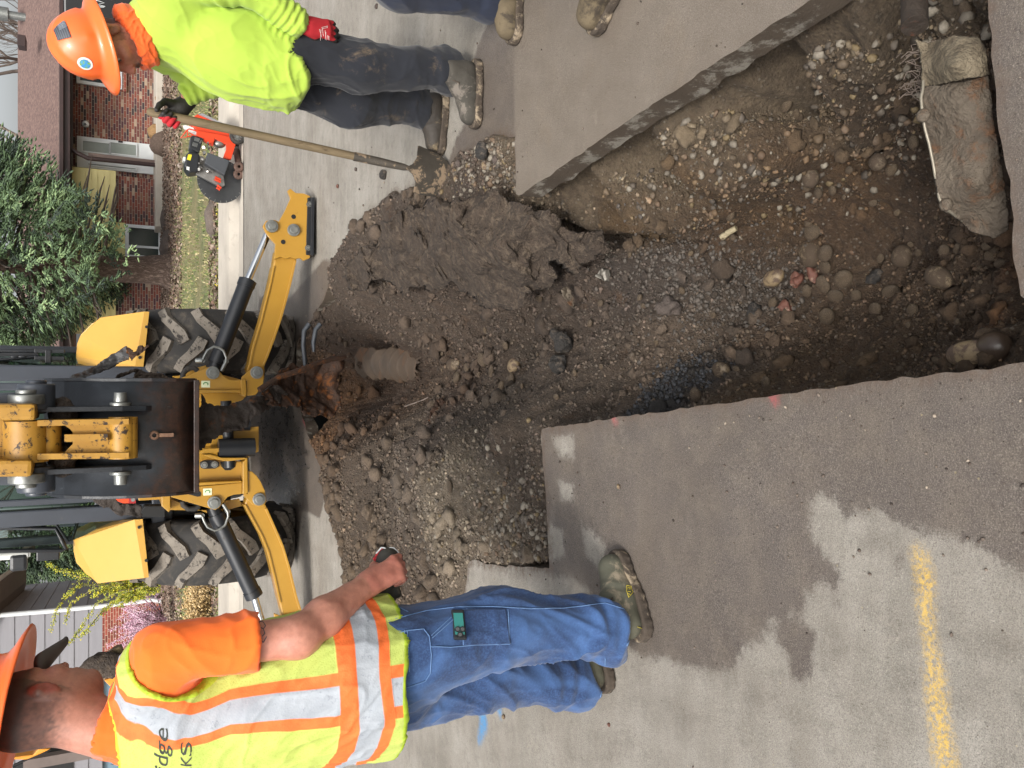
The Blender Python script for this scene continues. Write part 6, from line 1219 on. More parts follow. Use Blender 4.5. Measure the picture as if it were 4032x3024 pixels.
def hardhat(root_c, fwd, upv, mat, parent, scale=1., ridges=True):
    f = Vector(fwd).normalized(); u = Vector(upv).normalized(); r_ = f.cross(u).normalized(); u = r_.cross(f); c = Vector(root_c); n = 96
    def W(x, y, z): return c+f*x*scale+r_*y*scale+u*z*scale
    prof = []          # (t radial factor, height, kind)
    V = []; F = []; rows = []
    for k in range(15): a = math.pi/2*(1-k/14); rows.append((math.cos(a), math.sin(a)*.132, 0))
    rows += [(1.02, -.012, 0), (1.05, -.020, .25), (1.1, -.025, .6), (1.1, -.030, 1.0), (1.08, -.034, 1.0), (1.0, -.028, .3), (.96, -.02, 0)]
    for (t, z, br) in rows:
        for j in range(n):
            th = 2*math.pi*j/n; cx, cy = math.cos(th), math.sin(th); ax_, ay = .128, .106
            dome = 1-max(0, t-1)*0
            x = ax_*t*cx; y = ay*t*cy; zz = z
            if z > 0:
                zz = z*(1+.0); ri = math.exp(-(y/.016)**2)*.009*(1-.3*abs(x)/.13) if ridges else 0
                ri += (math.exp(-((abs(y)-.045)/.008)**2)*.004) if ridges else 0; zz += ri*min(1, z/.06)
                if ridges and z < .05:
                    for ang, wd in ((30, 10), (90, 10), (-30, 10), (-80, 10), (150, 9), (-150, 9)):
                        dd = abs((math.degrees(th)-ang+180) % 360-180); q = max(0, 1-dd/wd)**.5 if dd < wd else 0; x += .008*q*cx*max(0, 1-z/.05); y += .008*q*cy*max(0, 1-z/.05)
            if br > 0:
                bw = .040+.014*max(0, cx)**2; x += bw*br*cx; y += bw*br*cy; zz -= .010*br*(1+.8*max(0, cx))
            V.append(W(x, y, zz))
    R_ = len(rows)
    for i in range(R_-1):
        for j in range(n): F.append((i*n+j, (i+1)*n+j, (i+1)*n+(j+1) % n, i*n+(j+1) % n))
    # inner shell
    b0 = len(V)
    for k in range(8):
        a = math.pi/2*k/7; t = math.cos(a)*.95; z = math.sin(a)*.124-.02
        for j in range(n): th = 2*math.pi*j/n; V.append(W(.128*t*math.cos(th), .106*t*math.sin(th), z))
    for j in range(n): F.append(((R_-1)*n+j, b0+j, b0+(j+1) % n, (R_-1)*n+(j+1) % n))
    for i in range(7):
        for j in range(n): F.append((b0+i*n+j, b0+(i+1)*n+j, b0+(i+1)*n+(j+1) % n, b0+i*n+(j+1) % n))
    mb = MB(); mb.add(V, F, 0, True); o = mb.build("hard_hat", mat, parent); return o, W

def head_sdf(c, f, u, S=1.):
    f = np.array(Vector(f).normalized()); u = np.array(u, float); r_ = np.cross(f, u); r_ /= np.linalg.norm(r_); u = np.cross(r_, f); c = np.array(c, float); Rm = np.stack([f, r_, u], 1)
    def W0(x, y, z): return tuple(c+f*x+r_*y+u*z)
    def WS(x, y, z): return tuple(c+(f*x+r_*y+u*z)*S)
    def fn(P): return fn0((P-c.astype(f32))/S+c.astype(f32))*S
    W = W0
    def fn0(P):
        v = ell(P, W(-.012, 0, .035), (.098, .077, .092), Rm); v = smin(v, ell(P, W(.022, 0, -.045), (.066, .058, .068), Rm), .04)
        v = smin(v, cap(P, W(.045, 0, -.098), W(-.02, .045, -.055), .020, .02), .03); v = smin(v, cap(P, W(.045, 0, -.098), W(-.02, -.045, -.055), .020, .02), .03); v = smin(v, ell(P, W(.068, 0, -.098), (.02, .022, .016), Rm), .02)
        v = smin(v, cap(P, W(.083, 0, .01), W(.103, 0, -.030), .008, .012), .014); v = smin(v, ell(P, W(.10, .010, -.034), (.010, .009, .008), Rm), .006); v = smin(v, ell(P, W(.10, -.010, -.034), (.010, .009, .008), Rm), .006)
        for s in (1, -1):
            v = smin(v, cap(P, W(.072, .012*s, .026), W(.058, .048*s, .024), .010, .009), .014)            # brow
            v = smin(v, ell(P, W(.052, .047*s, -.022), (.022, .018, .016), Rm), .02)                        # cheek
            eye = ell(P, W(.073, .031*s, .004), (.014, .017, .011), Rm); v = -smin(-v, eye, .010); v = smin(v, ell(P, W(.062, .031*s, .004), (.0135, .0135, .0125), Rm), .003)
            v = smin(v, cap(P, W(-.012, .075*s, .018), W(-.022, .083*s, .002), .008, .012), .006); e = ell(P, W(-.013, .080*s, -.008), (.020, .008, .030), Rm); e = np.maximum(e, -ell(P, W(-.008, .089*s, -.005), (.011, .006, .017), Rm)); v = smin(v, e, .006)
        v = smin(v, cap(P, W(.086, .014, -.060), W(.086, -.014, -.060), .0065, .0065), .008); v = smin(v, cap(P, W(.082, .012, -.073), W(.082, -.012, -.073), .007, .007), .008)
        v = np.maximum(v, -ell(P, W(.094, 0, -.0665), (.012, .022, .0022), Rm))
        return v
    return fn, WS

def hand_sdf(wrist, dirv, palmn, side, curl, spread=.0, glove=1.0, L=.185, thumb=(.5, .5), fcurl=None):
    """wrist: position, dirv: towards the fingers, palmn: out of the palm, side=+1 when the thumb lies at dirv x palmn"""
    d = np.array(Vector(dirv).normalized()); p = np.array(palmn, float); p -= d*(p@d); p /= np.linalg.norm(p); s = np.cross(d, p)*side; w = np.array(wrist, float); k = L/.185
    def W(a, b, c): return tuple(w+(d*a+s*b+p*c)*k)
    seg = []
    for i, (b, l, r) in enumerate([(.030, .072, .0092), (.010, .080, .0096), (-.010, .074, .0092), (-.029, .060, .0082)]):
        cu = curl if fcurl is None else fcurl[i]; a = .088-(.006 if i == 3 else 0); pos = np.array([a, b, -.002]); ang = 0; sp = spread*(b/.03)
        pts = [pos]
        for j, fr in enumerate((.46, .30, .24)):
            ang += cu[j]; pos = pos+l*fr*np.array([math.cos(ang), sp*math.cos(ang)+b*.0, math.sin(ang)]); pts.append(pos)
        seg.append((pts, r*glove))
    th, tc = thumb; pos = np.array([.022, .030, .010]); tp = [pos]; a1 = np.array([.62, .72-.5*tc, .25+.5*tc]); a1 /= np.linalg.norm(a1); pos = pos+a1*.042; tp.append(pos); a2 = np.array([.85, .35-.75*tc, .2+.6*tc]); a2 /= np.linalg.norm(a2); pos = pos+a2*.034; tp.append(pos); a3 = np.array([.9, .1-.9*tc, .15+.4*tc]); a3 /= np.linalg.norm(a3); pos = pos+a3*.026; tp.append(pos)
    def fn(P):
        v = cap(P, W(0, 0, 0), W(.03, 0, 0), .027*glove, .030*glove, (p, 1.35)); v = smin(v, cap(P, W(.025, .012, 0), W(.082, .024, -.001), .019*glove, .0145*glove, (p, 1.1)), .018); v = smin(v, cap(P, W(.025, 0, 0), W(.085, .003, -.002), .02*glove, .0155*glove, (p, 1.1)), .018); v = smin(v, cap(P, W(.025, -.012, 0), W(.078, -.022, 0), .018*glove, .0145*glove, (p, 1.05)), .018)
        v = smin(v, cap(P, W(.02, .02, .006), W(*tp[1]), .018*glove, .0135*glove), .014)
        for j in range(2): v = smin(v, cap(P, W(*tp[j+1]), W(*tp[j+2]), (.012-.0012*j)*glove, (.0108-.001*j)*glove), .005)
        F_ = None
        for pts, r in seg:
            g = None
            for j in range(3): c_ = cap(P, W(*pts[j]), W(*pts[j+1]), (r*(1.08-.07*j)), r*(1.0-.08*j)); g = c_ if g is None else smin(g, c_, .004)
            v = np.minimum(smin(v, g, .007), v) if F_ is None else smin(v, g, .004); F_ = g
        return v
    return fn, W, tp, seg

# ---------- worker with the shovel (faces picture-left in the upright view, world -X) ----------
p2 = empty("person", (1.36, 3.5, 0), "worker in yellow-green long-sleeved shirt and orange hard hat looking down with a shovel", "person")
shN, shF = (1.50, 3.34, 1.30), (1.40, 3.72, 1.28); elN, wrN = (1.525, 3.24, 1.00), (1.43, 3.28, .775)
elF, wrF = (1.32, 3.78, 1.06), (1.25, 3.80, 1.165)
neck2 = (1.41, 3.515, 1.36)
hf = Vector((-.90, -.10, -.42)).normalized(); hu = Vector((-.42, -.10, .90)); ear_ = ony(241, 62, 3.41); r0_ = hf.cross(hu).normalized(); u0_ = r0_.cross(hf); hc = ear_+(hf*.013+r0_*.083+u0_*.008)*1.12
hfn, HW = head_sdf(hc, hf, hu, 1.12)
def torso2(P, g=0.):
    v = cap(P, (1.37, 3.50, .84), (1.375, 3.50, 1.0), .158+g, .158+g, ((0, 1, 0), .92)); v = smin(v, cap(P, (1.372, 3.50, 1.0), (1.43, 3.51, 1.22), .155+g, .145+g, ((0, 1, 0), .85)), .08)
    v = smin(v, cap(P, (1.335, 3.5, .90), (1.36, 3.5, 1.05), .135+g, .13+g), .08)
    v = smin(v, cap(P, (1.47, 3.38, 1.255), (1.42, 3.67, 1.25), .088+g, .088+g), .07); v = smin(v, cap(P, neck2, (1.42, 3.52, 1.28), .06+g, .09+g), .05); return v
def arms2(P, g=0.):
    v = cap(P, shN, elN, .070+g, .055+g); v = smin(v, cap(P, elN, wrN, .054+g, .036+g), .03); w = cap(P, shF, elF, .068+g, .053+g); w = smin(w, cap(P, elF, wrF, .053+g, .037+g), .03); return np.minimum(v, w)
legN = [(1.385, 3.42, .84), (1.352, 3.385, .50), (1.385, 3.34, .14)]; legF = [(1.35, 3.58, .84), (1.262, 3.62, .48), (1.335, 3.70, .15)]
# body: head, neck, wrists and ankles as one surface
def body2(P):
    v = smin(hfn(P), cap(P, HW(-.03, 0, -.05), neck2, .052, .060), .03); v = smin(v, torso2(P, -.045), .04); v = smin(v, arms2(P, -.018), .03)
    for L_ in (legN, legF): v = smin(v, smin(cap(P, L_[0], L_[1], .085, .055), cap(P, L_[1], L_[2], .052, .036), .02), .04)
    return v
def face_col(V):
    V = V.astype(f32); c = np.tile(np.array(lin('b07a64')[:3]), (len(V), 1)); q = np.stack([(V-np.array(hc))@np.array(a_) for a_ in (Vector(hf).normalized(), (Vector(hf).cross(Vector(hu))).normalized(), Vector(hu).normalized())], 1)
    def bl(cc, m_, s): c[:] = c*(1-(m_*s)[:, None])+np.array(lin(cc)[:3])*(m_*s)[:, None]
    n_ = vnoise(V*160)*.5+.5
    beard = np.clip(1-ell(V, HW(.03, 0, -.085), (.075, .07, .05)).clip(0, .02)/.02, 0, 1); bl('4a3a30', beard*(.4+.6*n_)*(q[:, 0] > -.03), .55)
    side = (q[:, 0] < .025) & (q[:, 0] > -.02) & (q[:, 2] > -.05) & (np.abs(q[:, 1]) > .045); bl('3a2b24', side*1.*(.3+.7*n_), .6)
    bl('1c1513', np.clip(1-cap(V, HW(.094, .02, -.055), HW(.094, -.02, -.055), .006, .006).clip(0, .004)/.004, 0, 1), .85)       # moustache
    bl('1c1513', np.clip(1-ell(V, HW(.078, 0, -.10), (.022, .02, .016)).clip(0, .006)/.006, 0, 1), .8)                       # chin beard
    bl('a5604f', np.clip(1-cap(V, HW(.087, .012, -.073), HW(.087, -.012, -.073), .006, .006).clip(0, .003)/.003, 0, 1), .6)
    bl('b06a58', np.clip(1-ell(V, HW(.105, 0, -.02), (.02, .02, .03)).clip(0, .02)/.02, 0, 1), .6); bl('a86350', np.clip(1-ell(V, HW(.06, .045, -.02), (.025, .025, .02)).clip(0, .02)/.02, 0, 1), .4)
    for s in (1, -1):
        bl('1a1311', np.clip(1-cap(V, HW(.082, .014*s, .028), HW(.066, .05*s, .03), .005, .003).clip(0, .004)/.004, 0, 1), .85)
        bl('d8cfc8', (ell(V, HW(.062, .031*s, .004), (.0142, .0142, .0125)) < .0008)*1., .9); bl('1a120e', (ell(V, HW(.075, .031*s, .002), (.006, .006, .006)) < .002)*1., .95)
        bl('3a2620', np.clip(1-cap(V, HW(.076, .018*s, .013), HW(.07, .046*s, .012), .0025, .0025).clip(0, .002)/.002, 0, 1), .8)
    hair = (q[:, 2] > .02) & (q[:, 0] < .03); bl('201815', hair*1., .9); nape = (q[:, 0] < -.045) & (q[:, 2] > -.075); bl('2a201b', nape*1., .8)
    return c
m, nt, ns, ls, b = newmat("face_skin"); v = coord(nt); c = mixc(nt, ramp(nt, noiseN(nt, v, 60, 4, .7), .3, .7), (.85, .82, .8, 1), (1.12, 1.1, 1.08, 1)); ls.new(mixc(nt, 1., attr(nt, 'tone', 'Color'), c, 'MULTIPLY'), b.inputs['Base Color']); b.inputs['Roughness'].default_value = .48; b.inputs['Subsurface Weight'].default_value = .1; b.inputs['Subsurface Radius'].default_value = (.01, .004, .002); bump(nt, b, noiseN(nt, v, 220, 4, .7), .25, .0015); m_face = m
mesh_sdf("body", body2, (1.12, 3.15, .05), (1.62, 3.90, 1.62), .0058, m_face, p2, attrs={'tone': face_col}, relax=1)
# finer head shell is part of the same surface: hair cap under the hat
# shirt
def hem(P): return (.765+.03*np.sin(P[:, 0]*9+1)+.02*vnoise(P*12))-P[:, 2]
def shirt2(P):
    v = torso2(P, .008); lo_ = cap(P, (1.345, 3.5, .80), (1.36, 3.5, .95), .178, .165, ((0, 1, 0), .95)); v = smin(v, lo_, .05); v = np.maximum(v, hem(P))
    a = arms2(P, .006); v = smin(v, a, .03)
    for w_, e_ in ((wrN, elN), (wrF, elF)):
        ax_ = np.array(w_)-np.array(e_); ax_ /= np.linalg.norm(ax_); near_ = ((P-np.array(w_, f32))@ax_.astype(f32)); dd = np.linalg.norm(P-np.array(w_, f32), axis=1); v = np.maximum(v, np.where(dd < .12, near_-.005, -1))
    return v
def dshirt(V, Nn):
    D_ = V@np.array([[.8, 0, .6], [0, 1, 0], [-.6, 0, .8]]); up = np.clip((V[:, 2]-1.15)*4, 0, 1)
    d = folds(D_, 5, .012, 3, (1, 1, .45), .8)*(1-.7*up)+folds(D_, 13, .0035, 9, (1, 1, .6))
    low = np.clip((.98-V[:, 2])*6, 0, 1); D2 = V@np.array([[.9, 0, -.45], [0, 1, 0], [.45, 0, .9]]); d += low*folds(D2, 7, .013, 5, (.8, 1, 2.2), .6)
    d += ringfold(V, elN, wrN, .8, .3, .0045, 230, 1, .9)+ringfold(V, elF, wrF, .6, .4, .004, 170, 2, .9)+ringfold(V, shN, elN, .8, .25, .003, 120, 4, .9); return d
mesh_sdf("shirt", shirt2, (1.08, 3.12, .68), (1.66, 3.92, 1.46), .0062, m_neon, p2, disp=dshirt)
# neck gaiter
gC = ony(292, 80, 3.50); g1 = (ony(322, 132, 3.5)-ony(262, 26, 3.5)).normalized(); g2 = Vector((0, 1, 0)); g3 = g1.cross(g2).normalized()
if g3.z > 0: g3 = -g3
def gaiter(P):
    q = P-np.array(gC, f32); a_ = q@np.array(g1, f32); b_ = q@np.array(g2, f32); c_ = q@np.array(g3, f32); an = np.arctan2(b_/.075, a_/.108); rx = .108*np.cos(an); ry = .078*np.sin(an); rr = np.sqrt((a_-rx)**2+(b_-ry)**2+(np.maximum(np.abs(c_-.004)-.020, 0))**2); v = rr-.013
    cone = cap(P, tuple(gC+g3*.015), tuple(np.array(neck2)+[.0, 0, -.06]), .088, .10); v = smin(v, np.maximum(cone, -(c_-.005)), .02); return smin(v, cap(P, tuple(np.array(ony(264, 30, 3.45))), tuple(np.array(ony(275, 45, 3.44))), .026, .028), .03)
mesh_sdf("neck_gaiter", gaiter, (1.12, 3.36, 1.18), (1.60, 3.64, 1.56), .0045, m_gaiter, p2, disp=lambda V, Nn: folds(V, 20, .007, 2, (1, 1, 2.2)))
# trousers
def trousers(L0, L1, rs, ptop, cuff=(.02, .02)):
    def fn(P):
        out = None
        for L_, r in ((L0, rs), (L1, rs)):
            v = cap(P, L_[0], L_[1], r[0], r[1]); v = smin(v, cap(P, L_[1], L_[2], r[1], r[2]), .05); a_ = tuple(np.array(L_[2])+[0, 0, .01]); v = smin(v, cap(P, a_, tuple(np.array(L_[2])+[-.012, 0, -.03]), r[2]+.008, r[2]+.014), .03)
            v = np.maximum(v, (L_[2][2]-cuff[0]-.045+.012*np.sin(P[:, 0]*40))-P[:, 2]) if True else v
            v = np.maximum(v, -np.maximum(cap(P, L_[2], tuple(np.array(L_[2])+[0, 0, -.12]), r[2]-.012, r[2]+.004), P[:, 2]-(L_[2][2]+.03)))
            out = v if out is None else smin(out, v, .03)
        hp = cap(P, tuple(ptop[0]), tuple(ptop[1]), ptop[2], ptop[3], ptop[4] if len(ptop) > 4 else None); out = smin(out, hp, .05); return np.maximum(out, P[:, 2]-(ptop[1][2]+.09))
    return fn
def dtrous(L0, L1, amp=1.):
    def f(V, Nn):
        D_ = V@np.array([[.85, 0, .5], [0, 1, 0], [-.5, 0, .85]]); d = folds(D_, 6, .011*amp, 7, (1, 1, .5), .9)+folds(D_, 15, .004*amp, 4, (1, 1, .6), .7)
        for i, L_ in enumerate((L0, L1)):
            d += ringfold(V, L_[1], L_[2], .95, .12, .006*amp, 120, i+1, .9)+ringfold(V, L_[0], L_[2], .52, .08, .003*amp, 90, i+4, 1.2)
        return d
    return f
tf = trousers(legN, legF, (.112, .092, .078), ((1.365, 3.45, .82), (1.365, 3.55, .86), .135, .135))
def navy_attr(V): return vnoise(V*9)
o = mesh_sdf("trousers", tf, (1.10, 3.20, .05), (1.56, 3.86, 1.0), .0065, m_navy, p2, disp=dtrous(legN, legF))
# boots
hN = onz(1036, 132, 0); tN = onz(1037, 271, 0); b1 = boot("boot", (hN.x-.01, hN.y, .002), (tN.x, tN.y+.02, .002), m_boot, p2)
hF_ = onz(966, 205, 0); tF_ = onz(955, 332, 0); boot("boot", (hF_.x, hF_.y, .002), (tF_.x, tF_.y, .002), m_bootd, p2)
# hard hat
hatf = Vector((-.93, -.10, -.30)); hatu = Vector((-.28, -.17, .94)); hcen = ony(383/O_, 180/O_, 3.49)+Vector((0, 0, .030)); hat, HT = hardhat(hcen, hatf, hatu, m_hat, p2, 1.0)
# stickers on the hat (near side is +r or -r: nearest to the camera)
def hat_patch(name, ang0, ang1, k0, k1, mat, parent, off=.0025, n=8, fn=None):
    V = []; sc = 1.03
    for i in range(n+1):
        for j in range(n+1):
            th = R(ang0+(ang1-ang0)*i/n); a = R(k0+(k1-k0)*j/n); t = math.cos(a); z = math.sin(a)*.132; V.append(HT(.128*t*math.cos(th)*(1+off/.1), .106*t*math.sin(th)*(1+off/.1), z+off*math.sin(a)+.002))
    F = [(i*(n+1)+j, (i+1)*(n+1)+j, (i+1)*(n+1)+j+1, i*(n+1)+j+1) for i in range(n) for j in range(n)]
    uv = np.array([(i/n, j/n) for i in range(n+1) for j in range(n+1)]); o = npmesh(name, [tuple(v) for v in V], F, mat, parent, attrs={'uu': uv[:, 0], 'vv': uv[:, 1]}); return o
m, nt, ns, ls, b = newmat("flag_sticker"); U_ = attr(nt, 'uu'); W_ = attr(nt, 'vv'); st_ = math_(nt, 'GREATER_THAN', math_(nt, 'FRACT', math_(nt, 'MULTIPLY', W_, 6.5)), .5); cn = math_(nt, 'MULTIPLY', math_(nt, 'LESS_THAN', U_, .42), math_(nt, 'GREATER_THAN', W_, .46))
vo = nt.nodes.new('ShaderNodeTexVoronoi'); vo.inputs['Scale'].default_value = 11; cb = nt.nodes.new('ShaderNodeCombineXYZ'); ls.new(U_, cb.inputs[0]); ls.new(W_, cb.inputs[1]); ls.new(cb.outputs[0], vo.inputs['Vector'])
c = mixc(nt, st_, lin('30353c'), lin('4b5058')); c = mixc(nt, cn, c, mixc(nt, ramp(nt, vo.outputs['Distance'], .35, .3), lin('5a6068'), lin('777d84'))); ls.new(c, b.inputs['Base Color']); b.inputs['Roughness'].default_value = .5; m_flag = m
from mathutils.bvhtree import BVHTree
def bvh(o):
    me = o.data; return BVHTree.FromPolygons([v.co[:] for v in me.vertices], [p.vertices[:] for p in me.polygons])
CP = Vector((0, 0, CH))
def hit(bv, ox, oy, off=.002):
    d = Vector(ray(ox*O_, oy*O_)).normalized(); r = bv.ray_cast(CP, d)
    if r[0] is None: return None
    n = r[1] if r[1].dot(d) < 0 else -r[1]; return r[0]+n*off
def seam(mb, bv, pts, r=.0016, off=.001, n=6, sub=6, mi=0, dash=0):
    P = []
    for i in range(len(pts)-1):
        for k in range(sub): P.append(hit(bv, pts[i][0]+(pts[i+1][0]-pts[i][0])*k/sub, pts[i][1]+(pts[i+1][1]-pts[i][1])*k/sub, off))
    P.append(hit(bv, *pts[-1], off)); P = [p for p in P if p is not None]
    run = []
    for p in P:
        if run and (p-run[-1]).length > .06:
            if len(run) > 1: mb.tube(run, r, n, mi=mi)
            run = []
        run.append(p)
    if len(run) > 1:
        if dash:
            for i in range(0, len(run)-1, 2): mb.tube(run[i:i+2], r, n, mi=mi)
        else: mb.tube(run, r, n, mi=mi)
def patch(name, bv, poly, off, mat, parent, step=1.5, th=.0015):
    P2, Q = snapgrid(poly, step); H = [hit(bv, a, b, off) for a, b in P2]; ok = [h is not None for h in H]; H = [h if h is not None else Vector((0, 0, 0)) for h in H]
    Q = [q for q in Q if all(ok[i] for i in q) and max((H[q[0]]-H[q[2]]).length, (H[q[1]]-H[q[3]]).length) < .08]; 
    if not Q: return None
    o = npmesh(name, [tuple(h) for h in H], Q, mat, parent); o.modifiers.new("s", 'SOLIDIFY').thickness = -th; return o
# ---- worker 2 hat stickers, gloves, shovel
hat_patch("flag_sticker", -120, -82, 58, 33, m_flag, hat)
m_wst = pm("sticker_white", 'd6d6d0', 'c9c9c4', 5, .5); m_blue = pm("sticker_blue", '3f8fc4', '2f6f9c', 40, .5, dirt='6f9a4a', dsc=60, dlo=.5, dhi=.54)
def hat_disc(name, ang, el_, rad, mat, off):
    V = []; F = []; n = 32; sc = []
    for k in (0, .5, 1):
        for j in range(n):
            a = 2*math.pi*j/n; th = R(ang+rad*k*math.cos(a)*1.1); e = R(el_+rad*k*math.sin(a)*.95); t = math.cos(e); V.append(tuple(HT(.128*t*math.cos(th)*(1+off), .106*t*math.sin(th)*(1+off), math.sin(e)*.132*(1+off))))
    for k in range(2):
        for j in range(n): F.append((k*n+j, k*n+(j+1) % n, (k+1)*n+(j+1) % n, (k+1)*n+j))
    return npmesh(name, V, F, mat, hat)
hat_disc("globe_sticker", -34, 22, 11.5, m_wst, .045); hat_disc("globe", -34, 22, 8, m_blue, .055)
bvh_hat = None
# near glove
gfn, GW, gtp, gseg = hand_sdf((1.432, 3.275, .752), (.03, .05, -1), (.10, 1, 0), -1, (.45, .5, .35), .12, 1.12, .185, (.5, .55))
def glove_near(P): return smin(gfn(P), cap(P, (1.432, 3.272, .80), (1.432, 3.275, .75), .036, .032), .02)
def gl_idx(C): return ((((C-np.array(GW(.05, 0, 0)))@np.array([.10, 1, 0]) > .004) | (((C-np.array(GW(0, 0, 0)))@np.array([0, 0, -1.])) > .128))).astype(int)
gn = mesh_sdf("glove", glove_near, (1.36, 3.20, .53), (1.51, 3.38, .83), .003, [m_gred, m_gblk], p2, midx=gl_idx, relax=1)
bg = bvh(gn); mb = MB(); Zg_ = Z(1100, 0, 3.1725)
m_wprint = pm("white_print", 'c9b9b4', 'bca8a4', 9, .8)
for L in [((500, 365), (545, 520)), ((520, 368), (512, 522)), ((535, 350), (562, 520)), ((525, 345), (605, 325)), ((535, 360), (600, 345)), ((570, 380), (590, 520)), ((580, 400), (572, 512)), ((605, 440), (610, 520)), ((595, 325), (598, 350)), ((618, 450), (620, 500))]:
    seam(mb, bg, Zg_(*L), .0012, .0008, 4, 5)
if mb.v: mb.build("glove_print", m_wprint, gn)
# shovel and far glove
sTop = ony(317, 240, 3.80); sBot = ony(872, 361, 3.655); sh = empty("shovel", (1.0, 3.62, 0), "round-point shovel with a worn wooden shaft standing on its muddy blade in the gravel", "shovel")
m_shaft = pm("worn_ash_wood", '6f6048', '5a4d38', 6, .8, bmp=.3, bsc=60, bd=.002, dirt='4c3f2d', dsc=10, dlo=.55, dhi=.68, stretch=(4, 4, .5))
dS_ = (sBot-sTop).normalized(); t = MB(); t.tube([sTop-dS_*.0, sTop+dS_*.008, sTop+dS_*.03, sTop+dS_*.3, sTop.lerp(sBot, .62), sTop.lerp(sBot, .8)], [.010, .017, .0195, .0195, .019, .018], 20); t.build("shaft", m_shaft, sh)
m_blade = pm("muddy_steel", '4d473f', '3b362f', 6, .7, .25, bmp=.5, bsc=40, bd=.004, dirt='8a7863', dsc=13, dlo=.52, dhi=.56)
t = MB(); t.tube([sTop.lerp(sBot, .79), sTop.lerp(sBot, .9), sBot, sBot+dS_*.04], [.021, .020, .016, .008], 16); t.build("socket", m_blade, sh)
Zs = Z(1000, 0, 1.8436); bl_ = Zs((1192, 1052), (1260, 1082), (1345, 1122), (1408, 1170), (1437, 1230), (1425, 1300), (1395, 1400), (1372, 1415), (1300, 1425), (1200, 1412), (1158, 1396), (1172, 1320), (1150, 1262), (1108, 1225), (1108, 1208), (1150, 1190), (1183, 1140))
bc = Zs((1270, 1240))[0]; sheet("blade", bl_, lambda P: 3.60+.00003*(P[:, 1]-bc[1])**2-.0+.0002*(P[:, 0]-bc[0]), m_blade, sh, 1.6, .004, .002, 9, 0, 3)
sp_ = sTop.lerp(sBot, .085); axs = dS_
wF2 = sp_+Vector((.066, .033, -.055))
ffn, FW, _, fseg = hand_sdf(tuple(wF2), (-.80, -.05, .60), (-.10, -1, -.02), 1, (.9, 1.3, .8), .05, 1.14, .20, (.6, .3))
def glove_far(P): return smin(ffn(P), cap(P, tuple(wF2+Vector((.025, 0, -.02))), tuple(wF2), .036, .033), .02)
mesh_sdf("glove", glove_far, tuple(wF2+Vector((-.17, -.12, -.12))), tuple(wF2+Vector((.09, .08, .12))), .0028, [m_gred, m_gblk], p2, relax=1, midx=lambda C: ((C[:, 0] > sp_.x-.012) | (C[:, 2] > sp_.z+.05)).astype(int))

# ---------- man in the vest ----------
p1 = empty("person", (-.85, 2.1, 0), "man seen from behind in yellow reflective vest, orange shirt and blue jeans, holding a glove", "person")
rt = np.array([.53, -.848, 0]); fw = np.array([.848, .53, 0])
legR = [(-.725, 2.08, .86), (-.688, 2.08, .47), (-.728, 2.065, .15)]; legL = [(-.87, 2.22, .86), (-.875, 2.25, .45), (-.945, 2.26, .14)]
tc0 = np.array([-.79, 2.14, .86]); tc1 = np.array([-.815, 2.17, 1.05]); tc2 = np.array([-.86, 2.19, 1.24]); nk1 = (-.835, 2.19, 1.45)
shR = tuple(ony(352, 1408, 2.04)); shL = (-.94, 2.36, 1.345); elR = tuple(ony(645, 1376, 2.0)); wrR = tuple(ony(795, 1262, 2.12)); elL = (-1.0, 2.46, 1.06); wrL = (-.90, 2.50, .84)
def torso1(P, g=0.):
    sq = (fw, 1.12); v = cap(P, tc0-[0, 0, .06], tc0, .185+g, .180+g, sq); v = smin(v, cap(P, tc0, tc1, .180+g, .178+g, sq), .05); v = smin(v, cap(P, tc1, tc2, .178+g, .165+g, sq), .08)
    v = smin(v, cap(P, np.array(shR)+[-.05, .04, .0], np.array(shL)+[.03, -.03, .0], .080+g, .080+g), .08); v = smin(v, cap(P, nk1, (-.83, 2.17, 1.34), .066+g, .11+g), .06); return v
def armR(P, g=0.):
    v = cap(P, shR, elR, .052+g, .047+g); v = smin(v, cap(P, elR, lerp3(elR, wrR, .35), .046+g, .048+g), .03); return smin(v, cap(P, lerp3(elR, wrR, .35), wrR, .050+g, .030+g), .02)
def armL(P, g=0.): return smin(cap(P, shL, elL, .066+g, .051+g), cap(P, elL, wrL, .050+g, .032+g), .02)
hc1 = Vector((-.765, 2.235, 1.600)); hf1 = Vector((.60, .80, -.12)); hu1 = Vector((.08, .06, 1)); h1fn, HW1 = head_sdf(hc1, hf1, hu1)
dH = (.28, .26, -.93); pH = (-.60, .78, .05)
wh = tuple(np.array(wrR)+[.003, .008, -.012])
hfn1, HH1, tpH, sgH = hand_sdf(wh, dH, pH, 1, (.75, 1.1, .7), .06, 1.04, .19, (.5, .75), fcurl=[(.55, .9, .6), (.75, 1.1, .7), (.9, 1.2, .8), (1.0, 1.2, .8)])
def body1(P):
    v = h1fn(P); v = smin(v, cap(P, HW1(-.035, 0, -.04), nk1, .062, .068), .035); v = smin(v, torso1(P, -.06), .03)
    a = smin(armR(P), hfn1(P), .022); a = smin(a, cap(P, wrR, wh, .030, .028, (np.array(pH), 1.15)), .02); v = smin(v, a, .02); v = smin(v, armL(P), .03)
    v = smin(v, cap(P, wrL, (-.86, 2.51, .75), .03, .035), .02)
    for L_ in (legR, legL): v = smin(v, smin(cap(P, L_[0], L_[1], .085, .058), cap(P, L_[1], L_[2], .055, .036), .02), .04)
    return v
